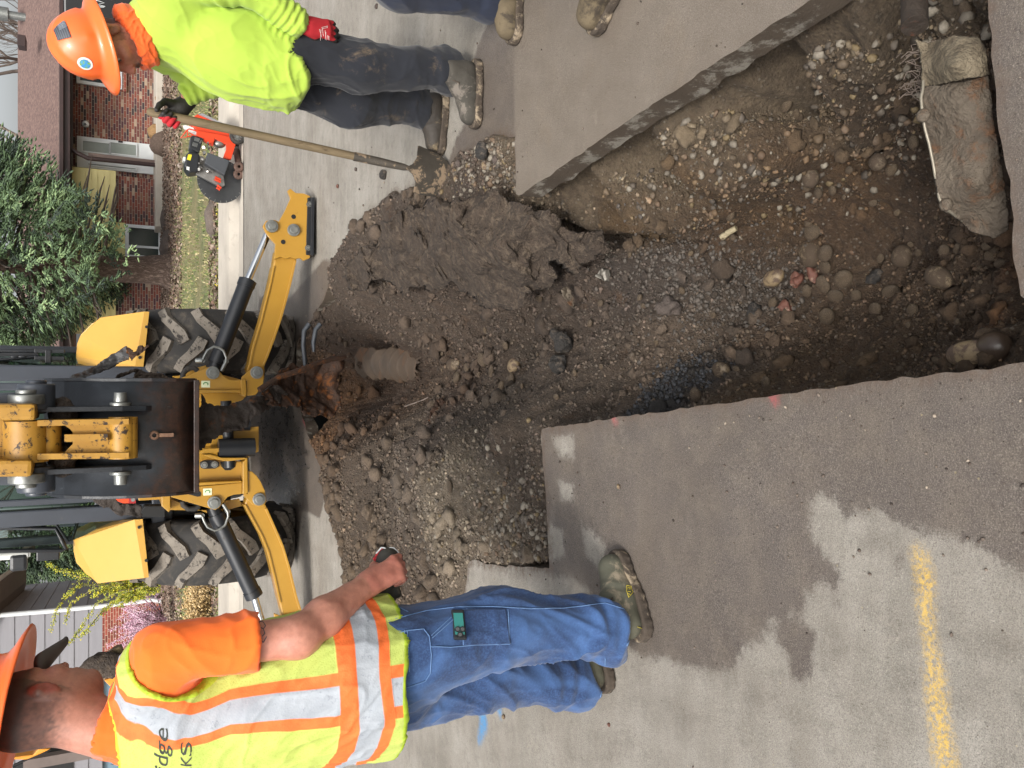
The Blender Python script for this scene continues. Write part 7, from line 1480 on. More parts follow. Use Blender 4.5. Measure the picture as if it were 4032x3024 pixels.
def col1(V):
    V = V.astype(f32); c = np.tile(np.array(lin('ae7a68')[:3]), (len(V), 1)); n_ = vnoise(V*170)*.5+.5; r_ = Vector(hf1).cross(Vector(hu1)).normalized(); u_ = r_.cross(Vector(hf1)).normalized(); q = np.stack([(V-np.array(hc1))@np.array(a_) for a_ in (Vector(hf1).normalized(), r_, u_)], 1)
    def bl(cc, m_, s): m_ = np.clip(m_, 0, 1)*s; c[:] = c*(1-m_[:, None])+np.array(lin(cc)[:3])*m_[:, None]
    inh = (np.linalg.norm(V-np.array(hc1), axis=1) < .16)
    back = inh & (q[:, 0] < .005+.25*(q[:, 2]+.03)) ; m_ = np.clip((q[:, 2]+.075)/.05+.4*(n_-.5), 0, 1)*back; bl('3d3330', m_*(.55+.45*n_), .88)
    bl('352b28', inh*np.clip((q[:, 2]-.015)/.02, 0, 1)*(q[:, 0] < .06), .9)
    bl('a84838', (np.clip(1-ell(V, HW1(-.013, .083, -.008), (.02, .012, .032)).clip(0, .004)/.004, 0, 1)), .5)
    arm = V[:, 2] < 1.15; k = vnoise(V*22)*.5+.5; bl('b47a68', arm*k, .5); k2 = vnoise(V*60)*.5+.5; bl('8e5243', arm*np.clip(k2-.55, 0, 1)*2, .5); hnd = np.linalg.norm(V-np.array(HH1(.06, 0, 0)), axis=1) < .1; bl('b0655c', hnd*1., .35)
    return c
bo1 = mesh_sdf("body", body1, (-1.25, 1.88, .05), (-.44, 2.56, 1.75), .0062, m_face, p1, attrs={'tone': col1}, relax=1, disp=lambda V, Nn: .0012*fbm(V, 60, 2)*(V[:, 2] < 1.2))
# orange T-shirt
m_tee = cloth("orange_tee", 'ec6a1c', 'e26116', 3, 'c4470c', 12, .62, .75, 350, .3)
def tee(P):
    v = torso1(P, .002); v = np.maximum(v, .9-P[:, 2]); 
    for s_, e_ in ((shR, elR), (shL, elL)):
        ax_ = np.array(e_)-np.array(s_); L_ = np.linalg.norm(ax_); ax_ /= L_; tt = (P-np.array(s_, f32))@ax_.astype(f32); sl = cap(P, s_, e_, .066, .070); sl = np.maximum(sl, tt-L_*.70); ins = cap(P, s_, e_, .056, .062); sl = np.maximum(sl, -np.maximum(ins, L_*.5-tt)); v = smin(v, sl, .03)
    top = cap(P, (-.83, 2.18, 1.36), HW1(-.02, 0, -.09), .088, .078); cut = (P-np.array((-.835, 2.19, 1.475), f32))@np.array([.25, .22, .94], f32); v = smin(v, np.maximum(top, cut), .02); v = np.maximum(v, -cap(P, (-.835, 2.19, 1.40), HW1(-.03, 0, -.03), .070, .066)); return v
mesh_sdf("t_shirt", tee, (-1.2, 1.9, .86), (-.52, 2.52, 1.58), .0058, m_tee, p1, disp=lambda V, Nn: folds(V, 11, .007, 5)+folds(V@np.array([[.8, 0, .6], [0, 1, 0], [-.6, 0, .8]]), 14, .003, 8))
# vest
def lat(V): return (V-np.array([-.79, 2.14, 0])-np.outer(np.clip((V[:, 2]-.85)/.4, 0, 1), np.array([-.04, .02, 0])))@rt
def vest(P):
    v = torso1(P, .016); skirt = cap(P, tc0-[0, 0, .12], tc0+[0, 0, .05], .222, .206, (fw, 1.06)); v = smin(v, skirt, .04); v = np.maximum(v, (.785+.012*np.sin(P[:, 0]*14))-P[:, 2]); v = np.maximum(v, -np.maximum(cap(P, tc0-[0, 0, .2], tc0, .205, .19, (fw, 1.06)), P[:, 2]-.86))
    for s_, sg in ((shR, 1), (shL, -1)):
        c_ = np.array(s_)+rt*.02*sg; dd = ell(P, tuple(c_+np.array([0, 0, -.045])), (.112, .112, .118)); v = np.maximum(v, -dd)
    v = np.maximum(v, (P[:, 2]-1.50)); v = np.maximum(v, -cap(P, (-.835, 2.19, 1.455), (-.78, 2.22, 1.62), .098, .12)); ch = (P-np.array((-.835, 2.19, 1.43), f32)); v = np.maximum(v, -np.maximum(cap(P, (-.75, 2.27, 1.40), (-.80, 2.2, 1.5), .075, .09), -1)); return v
zS = [(.84, .205), (1.0, .22), (1.2, .25), (1.3, .235), (1.42, .15), (1.5, .125)]
def stripe(V):
    lc = np.interp(V[:, 2], [a for a, _ in zS], [b for _, b in zS]); W_ = V-np.array([-.79, 2.14, 0])-np.outer(np.clip((V[:, 2]-.85)/.4, 0, 1), np.array([-.055, .03, 0])); l_ = W_@rt; dp = -(W_@fw); arc = .178*np.arctan2(l_, dp); k_ = np.clip((V[:, 2]-1.28)/.12, 0, 1); k_ = k_*k_*(3-2*k_); co = arc*(1-k_)+l_*k_; return np.abs(np.abs(co)-lc)
def zband(V): return V[:, 2]+.012*np.sin(lat(V)*9)+.010*vnoise(V*7)
m, nt, ns, ls, b = newmat("vest_fabric"); v = coord(nt)
yel_ = mixc(nt, ramp(nt, noiseN(nt, v, 4, 4, .6), .35, .65), lin('adba60'), lin('a4b154')); ck = nt.nodes.new('ShaderNodeTexVoronoi'); ck.inputs['Scale'].default_value = 210; ls.new(v, ck.inputs['Vector']); yel_ = mixc(nt, math_(nt, 'MULTIPLY', ramp(nt, ck.outputs['Distance'], .32, .18), .45), yel_, lin('7c8c24'))
grime = ramp(nt, noiseN(nt, v, 16, 8, .8), .60, .72); sx = nt.nodes.new('ShaderNodeSeparateXYZ'); ls.new(v, sx.inputs[0]); grime = math_(nt, 'MULTIPLY', grime, ramp(nt, sx.outputs[2], .95, .82)); yel_ = mixc(nt, math_(nt, 'MULTIPLY', grime, .6), yel_, lin('5d6330'))
org = mixc(nt, ramp(nt, noiseN(nt, v, 30, 4, .6), .4, .6), lin('e26c30'), lin('d66329')); sil = mixc(nt, ramp(nt, noiseN(nt, v, 9, 5, .7), .35, .7), lin('8e949b'), lin('a4a9af')); sil = mixc(nt, ramp(nt, noiseN(nt, v, 40, 5, .75), .58, .68), sil, lin('7b8087'))
A = attr(nt, 'vstripe'); Bz = attr(nt, 'zb'); br = attr(nt, 'bord')
def band(x, lo, hi, e=.0012): return math_(nt, 'MULTIPLY', ramp(nt, x, lo-e, lo+e), ramp(nt, x, hi+e, hi-e))
c = mixc(nt, ramp(nt, A, .052, .050), yel_, org); c = mixc(nt, ramp(nt, A, .0285, .0265), c, sil); c = mixc(nt, band(Bz, .838, .972), c, org); sH = band(Bz, .866, .925); c = mixc(nt, sH, c, sil); c = mixc(nt, ramp(nt, br, .010, .008), c, lin('a3bd2f'))
smk = math_(nt, 'ADD', sH, ramp(nt, A, .0285, .0265)); ls.new(c, b.inputs['Base Color']); b.inputs['Roughness'].default_value = .8
hh = math_(nt, 'ADD', math_(nt, 'MULTIPLY', ck.outputs['Distance'], .5), math_(nt, 'MULTIPLY', ramp(nt, A, .054, .050), .8)); hh = math_(nt, 'ADD', hh, math_(nt, 'MULTIPLY', band(Bz, .836, .974), .8)); bump(nt, b, hh, .5, .0015); m_vest = m
def bord(V):
    V = V.astype(f32); d = np.full(len(V), 1.)
    for s_, sg in ((shR, 1), (shL, -1)): c_ = np.array(s_)+rt*.02*sg; d = np.minimum(d, np.abs(ell(V, tuple(c_+np.array([0, 0, -.045])), (.112, .112, .118))))
    d = np.minimum(d, np.abs(cap(V, (-.835, 2.19, 1.455), (-.78, 2.22, 1.62), .098, .12))); return np.minimum(d, np.maximum(0, V[:, 2]-.785-.012*np.sin(V[:, 0]*14)))
vo_ = mesh_sdf("reflective_vest", vest, (-1.12, 1.90, .74), (-.50, 2.46, 1.52), .0052, m_vest, p1, attrs={'vstripe': stripe, 'zb': zband, 'bord': bord}, disp=lambda V, Nn: folds(V, 7, .012, 11, (1, 1, .5))*np.clip((1.35-V[:, 2])*4, .15, 1)+folds(V+V[:, [2, 1, 0]]*.5, 15, .005, 2))
bv = bvh(vo_)
# lettering on the back, wrapped on the vest
m_navyp = pm("dark_print", '3d4038', '33362f', 9, .85)
def wrap_text(s, size, l_right, z, mat, name, shear=0):
    cu = bpy.data.curves.new(name, 'FONT'); cu.body = s; cu.size = size; cu.align_x = 'RIGHT'; cu.shear = shear; cu.resolution_u = 3; o = bpy.data.objects.new(name, cu); col.objects.link(o); bpy.context.view_layer.update(); me = bpy.data.meshes.new_from_object(o.evaluated_get(bpy.context.evaluated_depsgraph_get())); bpy.data.objects.remove(o)
    bm = bmesh.new(); bm.from_mesh(me); bmesh.ops.triangulate(bm, faces=bm.faces); bmesh.ops.subdivide_edges(bm, edges=bm.edges, cuts=1)
    for v_ in bm.verts:
        l = l_right+v_.co.x; zz = z+v_.co.y; o_ = Vector((-.79-.04*min(1, max(0, (zz-.85)/.4)), 2.14+.02, zz))+Vector(rt)*l-Vector(fw)*.6; r = bv.ray_cast(o_, Vector(fw)); v_.co = (r[0]-Vector(fw)*.0015) if r[0] else o_
    bm.to_mesh(me); bm.free(); return link(name, me, mat, vo_)
wrap_text("Wheat Ridge", .042, .138, 1.335, m_navyp, "lettering", .1); wrap_text("PUBLIC WORKS", .034, .124, 1.285, m_navyp, "lettering")
patch("reflective_tab", bv, [(228, 1607), (240, 1602), (241, 1640), (228, 1652)], .002, pm('silver_tab', '9aa0a6', '868c92', 9, .6), vo_, 2)
# jeans
m, nt, ns, ls, b = newmat("denim"); v = coord(nt); c = mixc(nt, ramp(nt, noiseN(nt, v, 5, 6, .7), .3, .7), lin('1a2e52'), lin('213b64')); c = mixc(nt, math_(nt, 'MULTIPLY', ramp(nt, noiseN(nt, v, 160, 5, .8), .45, .65), .45), c, lin('3f608c')); c = mixc(nt, math_(nt, 'MULTIPLY', ramp(nt, attr(nt, 'worn'), .1, .6), .4), c, lin('44679a')); ls.new(c, b.inputs['Base Color']); b.inputs['Roughness'].default_value = .9; b.inputs['Sheen Weight'].default_value = .15; bump(nt, b, noiseN(nt, v, 420, 3, .6), .3, .001); m_denim = m
jf = trousers(legR, legL, (.120, .098, .078), ((-.765, 2.11, .76), (-.83, 2.18, .77), .130, .130, (tuple(fw), 1.1)), (.015, .015))
def djeans(V, Nn): return dtrous(legR, legL, 1.25)(V, Nn)
jo = mesh_sdf("jeans", jf, (-1.14, 1.88, .02), (-.5, 2.46, .98), .0062, m_denim, p1, disp=djeans, attrs={'worn': lambda V: folds(V, 8, 1., 7, (1, 1, .6))})
bj = bvh(jo); m_thr = pm("pale_seam", '6480a6', '506e98', 9, .9); Zj = Z(1200, 2000, 1.4747)
mb = MB()
for L in [((455, 745), (600, 712), (690, 703), (722, 745), (735, 850), (728, 960), (700, 1005), (600, 1040), (470, 1098)), ((730, 805), (850, 808), (1000, 795), (1190, 790)), ((1190, 790), (1180, 590)), ((1160, 590), (1170, 785)), ((915, 590), (920, 797)), ((940, 585), (945, 795)), ((460, 665), (600, 625), (720, 595), (900, 575), (1100, 573), (1300, 585), (1500, 583), (1650, 565), (1745, 552)), ((1745, 552), (1860, 590)), ((430, 560), (540, 575), (600, 605)), ((735, 740), (850, 635)), ((740, 755), (860, 650)), ((915, 590), (1160, 590)),
          ((580, 710), (590, 950)), ((596, 710), (606, 950)), ((470, 1200), (560, 1180), (610, 1160))]: seam(mb, bj, Zj(*L), .0014, .0012, 5, 10)
for L in [((1905, 570), (1915, 650), (1900, 720), (1870, 800)), ((1745, 870), (1745, 980), (1715, 1095))]: seam(mb, bj, Zj(*L), .002, .0015, 5, 8)
mb.build("seam", m_thr, jo)
patch("cargo_pocket", bj, Zj((918, 592), (1165, 588), (1192, 788), (920, 797)), .004, m_denim, jo, 3, .004); patch("label_patch", bj, Zj((483, 895), (535, 880), (541, 958), (487, 975)), .0035, m_white, jo, 2)
patch("label_mark", bj, Zj((500, 905), (520, 903), (525, 925), (520, 945), (505, 945), (496, 925)), .0052, pm("ochre_print", 'b5792e', 'a66c26', 9, .8), jo, 1)
ph = empty("phone", (-.72, 2.0, .7), "phone in black and teal case sticking out of the jeans side pocket", "phone")
m_teal = pm("teal_case", '2f7a74', '296b66', 3, .4); c0 = [hit(bj, a, c, .006) for a, c in Zj((850, 600), (918, 594), (918, 768), (858, 765))]
mb = MB(); nrm = (c0[1]-c0[0]).cross(c0[3]-c0[0]).normalized(); nrm = nrm if nrm.dot(CP-c0[0]) > 0 else -nrm; mid = (c0[0]+c0[2])/2; c0p = [c0[0], c0[0]+(c0[1]-c0[0]), c0[0]+(c0[1]-c0[0])+(c0[3]-c0[0]), c0[3]]
mb.prism([p+nrm*.004 for p in c0p], -nrm*.011); mb.build("case", m_blk, ph, bevel=.004)
ctr = sum(c0p, Vector())/4; mb = MB(); mb.prism([ctr+(p-ctr)*.72+nrm*.0045+(c0p[0]-c0p[3])*.12*0 for p in c0p], nrm*.0008); mb.build("back_panel", m_teal, ph)
e1 = (c0p[3]-c0p[0]); e2 = (c0p[1]-c0p[0]); 
for k, (a, c) in enumerate(((.70, .35), (.70, .72), (.88, .5))): mb = MB(); q = c0p[0]+e1*a+e2*c+nrm*.0055; mb.cyl(q, q+nrm*.0025, .0075, n=20); mb.cyl(q+nrm*.0025, q+nrm*.003, .005, n=16, mi=1); mb.build("camera_lens", [m_blk, m_chr], ph)
# boots
hR1 = onz(1402, 1388, 0); tR1 = onz(1352, 1192, 0); hR1 = Vector((hR1.x+.02, hR1.y+.0, .002)); br_ = boot("boot", tuple(hR1), (tR1.x-.01, tR1.y+.03, .002), m_boot1, p1, w=.050, ht=.12)
boot("boot", (-.985, 2.215, .002), (-.735, 2.36, .002), m_boot1, p1, w=.050, ht=.12)
bb = bvh(br_); mb = MB(); seam(mb, bb, Zj((1868, 450), (1895, 455), (1905, 490), (1880, 520), (1868, 480), (1868, 450)), .0011, .001, 5, 6)
for L in [((1875, 462), (1893, 465)), ((1875, 462), (1875, 475)), ((1884, 463), (1884, 474)), ((1893, 465), (1893, 478)), ((1876, 485), (1892, 488)), ((1876, 498), (1890, 503))]: seam(mb, bb, Zj(*L), .0009, .0012, 4, 3)
if mb.v: mb.build("boot_emblem", pm("yellow_print", 'b5a53a', 'a8982f', 5, .6), br_)
mb = MB(); seam(mb, bb, Zj((1930, 690), (1960, 700), (1985, 760)), .0014, .0015, 5, 6); 
if mb.v: mb.build("trim", pm("yellow_trim", 'a89a3c', '988a34', 5, .6), br_)
# hat, glasses visor
hat1, HT1 = hardhat(Vector(HW1(-.018, 0, .100)), Vector((.78, .58, -.13)), Vector((.11, .08, .98)), m_hat, p1, 1.06)
def visor(P): return np.minimum(cap(P, HW1(.10, .02, .02), HW1(.165, .02, -.025), .034, .014, (np.array([0, 0, 1.]), 2.2)), 1)
mesh_sdf("cap_visor", visor, tuple(hc1+Vector((-.05, -.1, -.15))), tuple(hc1+Vector((.26, .26, .12))), .004, pm("grey_visor", '55504d', '443f3c', 6, .7), p1)
# tattoo lines
bvb = bvh(bo1); mb = MB(); Zt = Z(0, 2024, 1.659)
for L in [((1670, 690), (1690, 700), (1700, 740), (1690, 780), (1700, 820), (1720, 840)), ((1690, 700), (1720, 705), (1735, 730), (1720, 750), (1700, 740)), ((1720, 750), (1730, 780), (1710, 800)), ((1670, 760), (1690, 790), (1680, 830)), ((1720, 840), (1742, 800)), ((1700, 665), (1715, 690))]: seam(mb, bvb, Zt(*L), .0011, .0002, 4, 5)
if mb.v: mb.build("tattoo", m_ink, bo1)
# crumpled glove held in the right hand
yG = 2.19; Zc5 = Z(1200, 2050, 3.687); gpts = [(((1085, 900), (1090, 1080)), .011), (((1180, 890), (1200, 1080)), .0125), (((1270, 850), (1345, 1060)), .012), (((1240, 960), (1268, 1140)), .011), (((1035, 905), (1050, 965)), .011), (((1290, 830), (1300, 880)), .014)]
def gheld(P):
    v = None
    for (a, c), r in gpts:
        A = ony(*Zc5(a)[0], yG); B2 = ony(*Zc5(c)[0], yG-.01); w_ = cap(P, tuple(A), tuple(B2), r*.95, r); w_ = smin(w_, cap(P, tuple(A.lerp(B2, .1)), tuple(A.lerp(B2, .12)), r*1.15, r*1.15), .004); v = w_ if v is None else smin(v, w_, .005)
    A = ony(*Zc5((1150, 850))[0], yG+.01); B2 = ony(*Zc5((1200, 560))[0], yG+.035); return smin(v, cap(P, tuple(A), tuple(B2), .03, .034), .01)
gA = ony(*Zc5((1200, 800))[0], yG); wg = empty("work_glove", tuple(gA), "crumpled grey and red work glove held in the bare hand of the man in jeans", "glove")
mesh_sdf("palm", gheld, tuple(gA-Vector((.09, .07, .10))), tuple(gA+Vector((.12, .10, .12))), .0028, pm("grey_rubber_glove", '37352e', '2c2a25', 9, .7, bmp=.4, bsc=90, bd=.002, dirt='5c5648', dsc=25, dlo=.55, dhi=.7), wg, relax=1)
cuff_ = Zc5((1000, 560), (1040, 480), (1110, 398), (1150, 400), (1190, 420), (1240, 400), (1290, 400), (1340, 450), (1365, 500), (1368, 560), (1300, 640), (1100, 640)); sheet("cuff", cuff_, yG+.03, m_gred if False else pm("pink_red_knit", 'c23b42', 'b5343b', 9, .9, bmp=.4, bsc=300, bd=.001), wg, 1.2, .004, .006, 30, .3, 3)
mb = MB(); mb.tube([ony(a, c, yG+.03) for a, c in Zc5((1035, 478), (1110, 392), (1150, 394), (1190, 415), (1240, 394), (1290, 394), (1345, 445), (1370, 500), (1372, 550))], .0022, 6); mb.build("cuff_hem", m_white, wg)

# ---------- third worker, mostly outside the frame ----------
p3 = empty("person", (1.55, 2.6, 0), "worker mostly out of view, muddy tan boots on the slab at the picture's top edge", "person")
lA = [(1.62, 2.78, .86), (1.50, 2.90, .50), (1.535, 2.93, .14)]; lB = [(1.60, 2.50, .86), (1.44, 2.30, .50), (1.345, 2.09, .14)]
def body3(P):
    v = cap(P, (1.64, 2.64, .9), (1.66, 2.64, 1.30), .13, .15, ((1, 0, 0), 1.25)); v = smin(v, cap(P, (1.66, 2.46, 1.38), (1.66, 2.82, 1.38), .07, .07), .08); v = smin(v, cap(P, (1.66, 2.64, 1.4), (1.65, 2.64, 1.56), .06, .06), .04); v = smin(v, ell(P, (1.63, 2.64, 1.66), (.095, .078, .12)), .03)
    for s in (-1, 1): v = smin(v, smin(cap(P, (1.66, 2.64+.2*s, 1.36), (1.69, 2.64+.26*s, 1.08), .055, .045), cap(P, (1.69, 2.64+.26*s, 1.08), (1.62, 2.64+.27*s, .82), .045, .035), .02), .03)
    for L_ in (lA, lB): v = smin(v, smin(cap(P, L_[0], L_[1], .08, .055), cap(P, L_[1], L_[2], .052, .036), .02), .04)
    return v
mesh_sdf("body", body3, (1.2, 1.95, .05), (1.85, 3.1, 1.82), .012, m_skin, p3)
mesh_sdf("shirt", lambda P: np.maximum(smin(cap(P, (1.64, 2.64, .85), (1.66, 2.64, 1.30), .16, .17, ((1, 0, 0), 1.25)), cap(P, (1.66, 2.44, 1.37), (1.66, 2.84, 1.37), .085, .085), .08), .78-P[:, 2]), (1.3, 2.2, .7), (1.9, 3.1, 1.55), .012, m_neon, p3)
mesh_sdf("trousers", trousers(lA, lB, (.11, .09, .078), ((1.62, 2.56, .84), (1.62, 2.72, .86), .13, .13)), (1.18, 1.92, .04), (1.82, 3.1, 1.0), .008, m_navy2, p3, disp=dtrous(lA, lB))
tA = onz(1118, 90, 0); boot("boot", (tA.x+.285, tA.y-.01, .002), (tA.x, tA.y, .002), m_boott, p3, w=.056, ht=.13); tB = onz(1288, 62, 0); boot("boot", (tB.x+.16, tB.y-.235, .002), (tB.x, tB.y, .002), m_boott, p3, w=.056, ht=.13)
hardhat(Vector((1.63, 2.64, 1.70)), Vector((-1, 0, -.2)), Vector((0, 0, 1)), m_hat, p3, 1.05)

# ================= TRENCH THINGS =================
def cob(V, F, c, r, rot, seed, amp=.09):
    V2 = V*(1+amp*fbm(V+seed*3.7, 1.3, 3)[:, None]); V2 = V2*np.array(r); ca, sa = math.cos(rot), math.sin(rot); X_ = V2[:, 0]*ca-V2[:, 1]*sa; Y_ = V2[:, 0]*sa+V2[:, 1]*ca; return np.c_[X_, Y_, V2[:, 2]]
m, nt, ns, ls, b = newmat("river_stone"); v = coord(nt); oi = nt.nodes.new('ShaderNodeObjectInfo'); cr = nt.nodes.new('ShaderNodeValToRGB'); e = cr.color_ramp.elements
while len(e) < 6: e.new(.5)
for i, (p, c) in enumerate([(0, '4c4235'), (.2, '6b5b45'), (.4, '453a30'), (.6, '75654f'), (.8, '54493f'), (1, '857254')]): e[i].position = p; e[i].color = lin(c)
ls.new(oi.outputs['Random'], cr.inputs[0]); wv = nt.nodes.new('ShaderNodeVectorMath'); wv.operation = 'ADD'; ls.new(v, wv.inputs[0]); cbx = nt.nodes.new('ShaderNodeCombineXYZ'); ls.new(math_(nt, 'MULTIPLY', oi.outputs['Random'], 40), cbx.inputs[0]); ls.new(cbx.outputs[0], wv.inputs[1]); vv = wv.outputs[0]
c = mixc(nt, ramp(nt, noiseN(nt, vv, 30, 5, .7), .35, .7), cr.outputs[0], lin('786a55')); mdm = ramp(nt, noiseN(nt, vv, 20, 8, .8), .40, .52, True); c = mixc(nt, mdm, c, lin('43372b')); ls.new(c, b.inputs['Base Color'])
rn = nt.nodes.new('ShaderNodeMapRange'); rn.inputs[3].default_value = .34; rn.inputs[4].default_value = .9; ls.new(mdm, rn.inputs[0]); ls.new(rn.outputs[0], b.inputs['Roughness']); bump(nt, b, math_(nt, 'ADD', noiseN(nt, vv, 90, 6, .75), mdm), .5, .003); m_stone = m
m_lstone = pm("pale_boulder", '857459', '6f5f48', 20, .55, bmp=.4, bsc=60, bd=.004, dirt='54453a', dsc=24, dlo=.44, dhi=.56); m_dstone = pm("dark_wet_stone", '45392f', '382e26', 15, .35, bmp=.3, bsc=60, bd=.003, dirt='5a4a3b', dsc=16, dlo=.55, dhi=.7)
m_asph = pm("broken_asphalt", '302d2a', '242220', 40, .9, bmp=1, bsc=80, bd=.012, dirt='4f473f', dsc=24, dlo=.48, dhi=.6); m_redst = pm("red_brick_chip", '6b4438', '55382e', 30, .7, bmp=.5, bsc=70, bd=.005, dirt='8a7262', dsc=40, dlo=.56, dhi=.62)
protos = []
for k in range(7):
    V = cob(IV3, IF3, 0, (1, .82, .66), 0, k+1); me_o = npmesh("cobble", V, IF3, m_stone); protos.append(me_o.data); bpy.data.objects.remove(me_o)
GRP = "rounded muddy stones lying in the trench"
def stone(name, q, rpx, rot, mat=None, label=None, cat="stone", flat=.85, sink=.18, grp=None, seed=1, amp=.12):
    p = on_soil(*q); zc_ = p.y*cT-(p.z-CH)*sT; a = rpx[0]/FPX*zc_*1.12; c = rpx[1]/FPX*zc_*1.12; h = min(a, c)*flat
    if mat is None and label is None:
        o = bpy.data.objects.new(name, protos[seed % 7]); col.objects.link(o); o.scale = (c, a, h); o.rotation_euler = (random.uniform(-.3, .3), random.uniform(-.3, .3), rot)
    else:
        V = cob(IV3, IF3, 0, (c, a, h), 0, seed, amp); o = npmesh(name, V, IF3, mat or m_stone); o.rotation_euler = (random.uniform(-.15, .15), random.uniform(-.15, .15), rot)
    o.location = (p.x, p.y, p.z+h*(1-2*sink)); 
    return tag(o, label, cat, grp)
# picture x runs along world -Z/-Y: (half length along picture x, half length along picture y) in photo pixels
Z4 = Z(2732, 900, 1.659); Z3 = Z(2800, 0, 1.659); Z2_ = Z(1100, 1000, 1.659)
named = [(Z4, (800, 165), (40, 52), .2, "largest rounded olive stone in the middle of the trench floor", m_stone), (Z4, (1640, 322), (60, 38), -.5, "long olive-grey cobble near the trench's near end", None), (Z4, (1850, 812), (100, 46), .1, "big pale tan boulder poking out from under the left slab edge", m_lstone),
         (Z4, (2015, 775), (62, 56), 0, "large dark wet boulder beside the pale boulder at the near end", m_dstone), (Z3, (385, 950), (46, 42), .4, "cream and brown cobble sticking out of the right bank", m_lstone), (Z3, (1120, 1065), (31, 31), 0, "round speckled stone beside the torn culvert's lip", m_stone),
         (Z4, (545, 325), (50, 33), .2, "whitish scuffed stone left of the red brick chips", m_lstone), (Z4, (1395, 182), (37, 42), .3, "brown egg-shaped stone alone right of the stone cluster", m_stone), (Z2_, (1170, 722), (44, 24), .1, "long smooth stone in the far stone cluster by the corrugated pipe", None), (Z2_, (1560, 730), (33, 27), .6, "tan lumpy stone in the far half of the trench", m_lstone),
         (Z4, (205, 925), (42, 30), 0, "brown stone at the end of the black asphalt crumbs", m_stone), (Z3, (700, 1172), (31, 36), .2, "grey stone sitting on a smaller pink stone below the right bank", m_stone)]
for i, (zz, q, r, ro, lb_, mt) in enumerate(named): stone("stone", zz(q)[0], r, ro, mt or m_stone, lb_, "stone", seed=i+2)
cobs = [(Z4, (905, 165), (32, 32)), (Z4, (885, 255), (38, 25)), (Z4, (1010, 332), (44, 32)), (Z4, (860, 350), (28, 26)), (Z4, (760, 410), (26, 24)), (Z4, (945, 442), (36, 25)), (Z4, (900, 575), (34, 30)), (Z4, (1080, 437), (24, 21)), (Z4, (1215, 530), (31, 27)), (Z4, (1455, 537), (30, 26)), (Z4, (1960, 177), (32, 20)), (Z4, (2020, 230), (28, 17)), (Z4, (1330, 420), (40, 28)), (Z4, (640, 852), (21, 16)), (Z4, (315, 925), (25, 17)), (Z4, (500, 1003), (28, 22)), (Z4, (38, 1085), (30, 27)), (Z4, (1360, 920), (20, 15)), (Z4, (1600, 862), (24, 12)), (Z4, (880, 385), (26, 22)), (Z4, (545, 485), (22, 20)), (Z4, (1240, 195), (18, 20)), (Z4, (1660, 145), (24, 22)), (Z4, (1940, 110), (30, 18)), (Z4, (820, 20), (40, 36)),
        (Z3, (1205, 1112), (28, 24)), (Z3, (725, 1265), (23, 19)), (Z3, (840, 1252), (23, 18)), (Z3, (545, 1112), (48, 30)), (Z3, (1345, 932), (26, 28)), (Z3, (150, 1405), (30, 24)), (Z3, (540, 1405), (13, 13)), (Z3, (900, 692), (36, 42)), (Z3, (845, 642), (24, 22)), (Z3, (600, 772), (20, 18)), (Z3, (675, 770), (20, 20)), (Z3, (1130, 560), (28, 34)), (Z3, (930, 1115), (20, 14)), (Z3, (1080, 1325), (20, 15)), (Z3, (65, 1085), (20, 22)), (Z3, (835, 950), (20, 18)), (Z3, (540, 690), (26, 30)), (Z3, (1700, 70), (26, 30)), (Z3, (1190, 480), (18, 14)), (Z3, (1630, 1620), (24, 22)),
        (Z2_, (1185, 805), (32, 23)), (Z2_, (1350, 692), (27, 26)), (Z2_, (1537, 820), (20, 28)), (Z2_, (1410, 770), (18, 26)), (Z2_, (1495, 600), (20, 17)), (Z2_, (1355, 500), (15, 12)), (Z2_, (455, 590), (12, 12)), (Z2_, (2075, 455), (17, 15)), (Z2_, (1950, 782), (14, 18)), (Z2_, (1605, 862), (13, 11)), (Z2_, (1250, 740), (18, 16)), (Z2_, (2125, 322), (18, 14)), (Z2_, (1475, 870), (17, 24)), (Z2_, (1135, 1520), (15, 24)), (Z2_, (1075, 650), (10, 9)), (Z2_, (820, 520), (12, 11)), (Z2_, (1750, 595), (12, 11)), (Z2_, (720, 1170), (14, 9)), (Z2_, (1510, 1405), (13, 12)), (Z2_, (1320, 780), (14, 10)), (Z2_, (1395, 975), (14, 12))]
for i, (zz, q, r) in enumerate(cobs): o = stone("stone", zz(q)[0], r, random.uniform(-.5, .5), seed=i, grp=GRP); tag(o, "small rounded mud-stained stone half sunk in the trench soil", "stone", GRP)
rg = random.Random(9); cnt_ = 0
while cnt_ < 170:
    ox = rg.uniform(1150, 2190); oy = rg.uniform(0, 900)
    if ox < 1400 and rg.random() < .4: continue
    p = onz(ox, oy, -.4); 
    if sdpoly(np.array([[p.x, p.y]]), hole_np)[0][0] > -.03: continue
    r = 6+12*rg.random()**2.2; o = stone("stone", (ox, oy), (r, r*rg.uniform(.7, 1)), rg.uniform(0, 3), seed=rg.randint(0, 6), sink=.3); tag(o, "small rounded mud-stained stone half sunk in the trench soil", "stone", GRP); cnt_ += 1
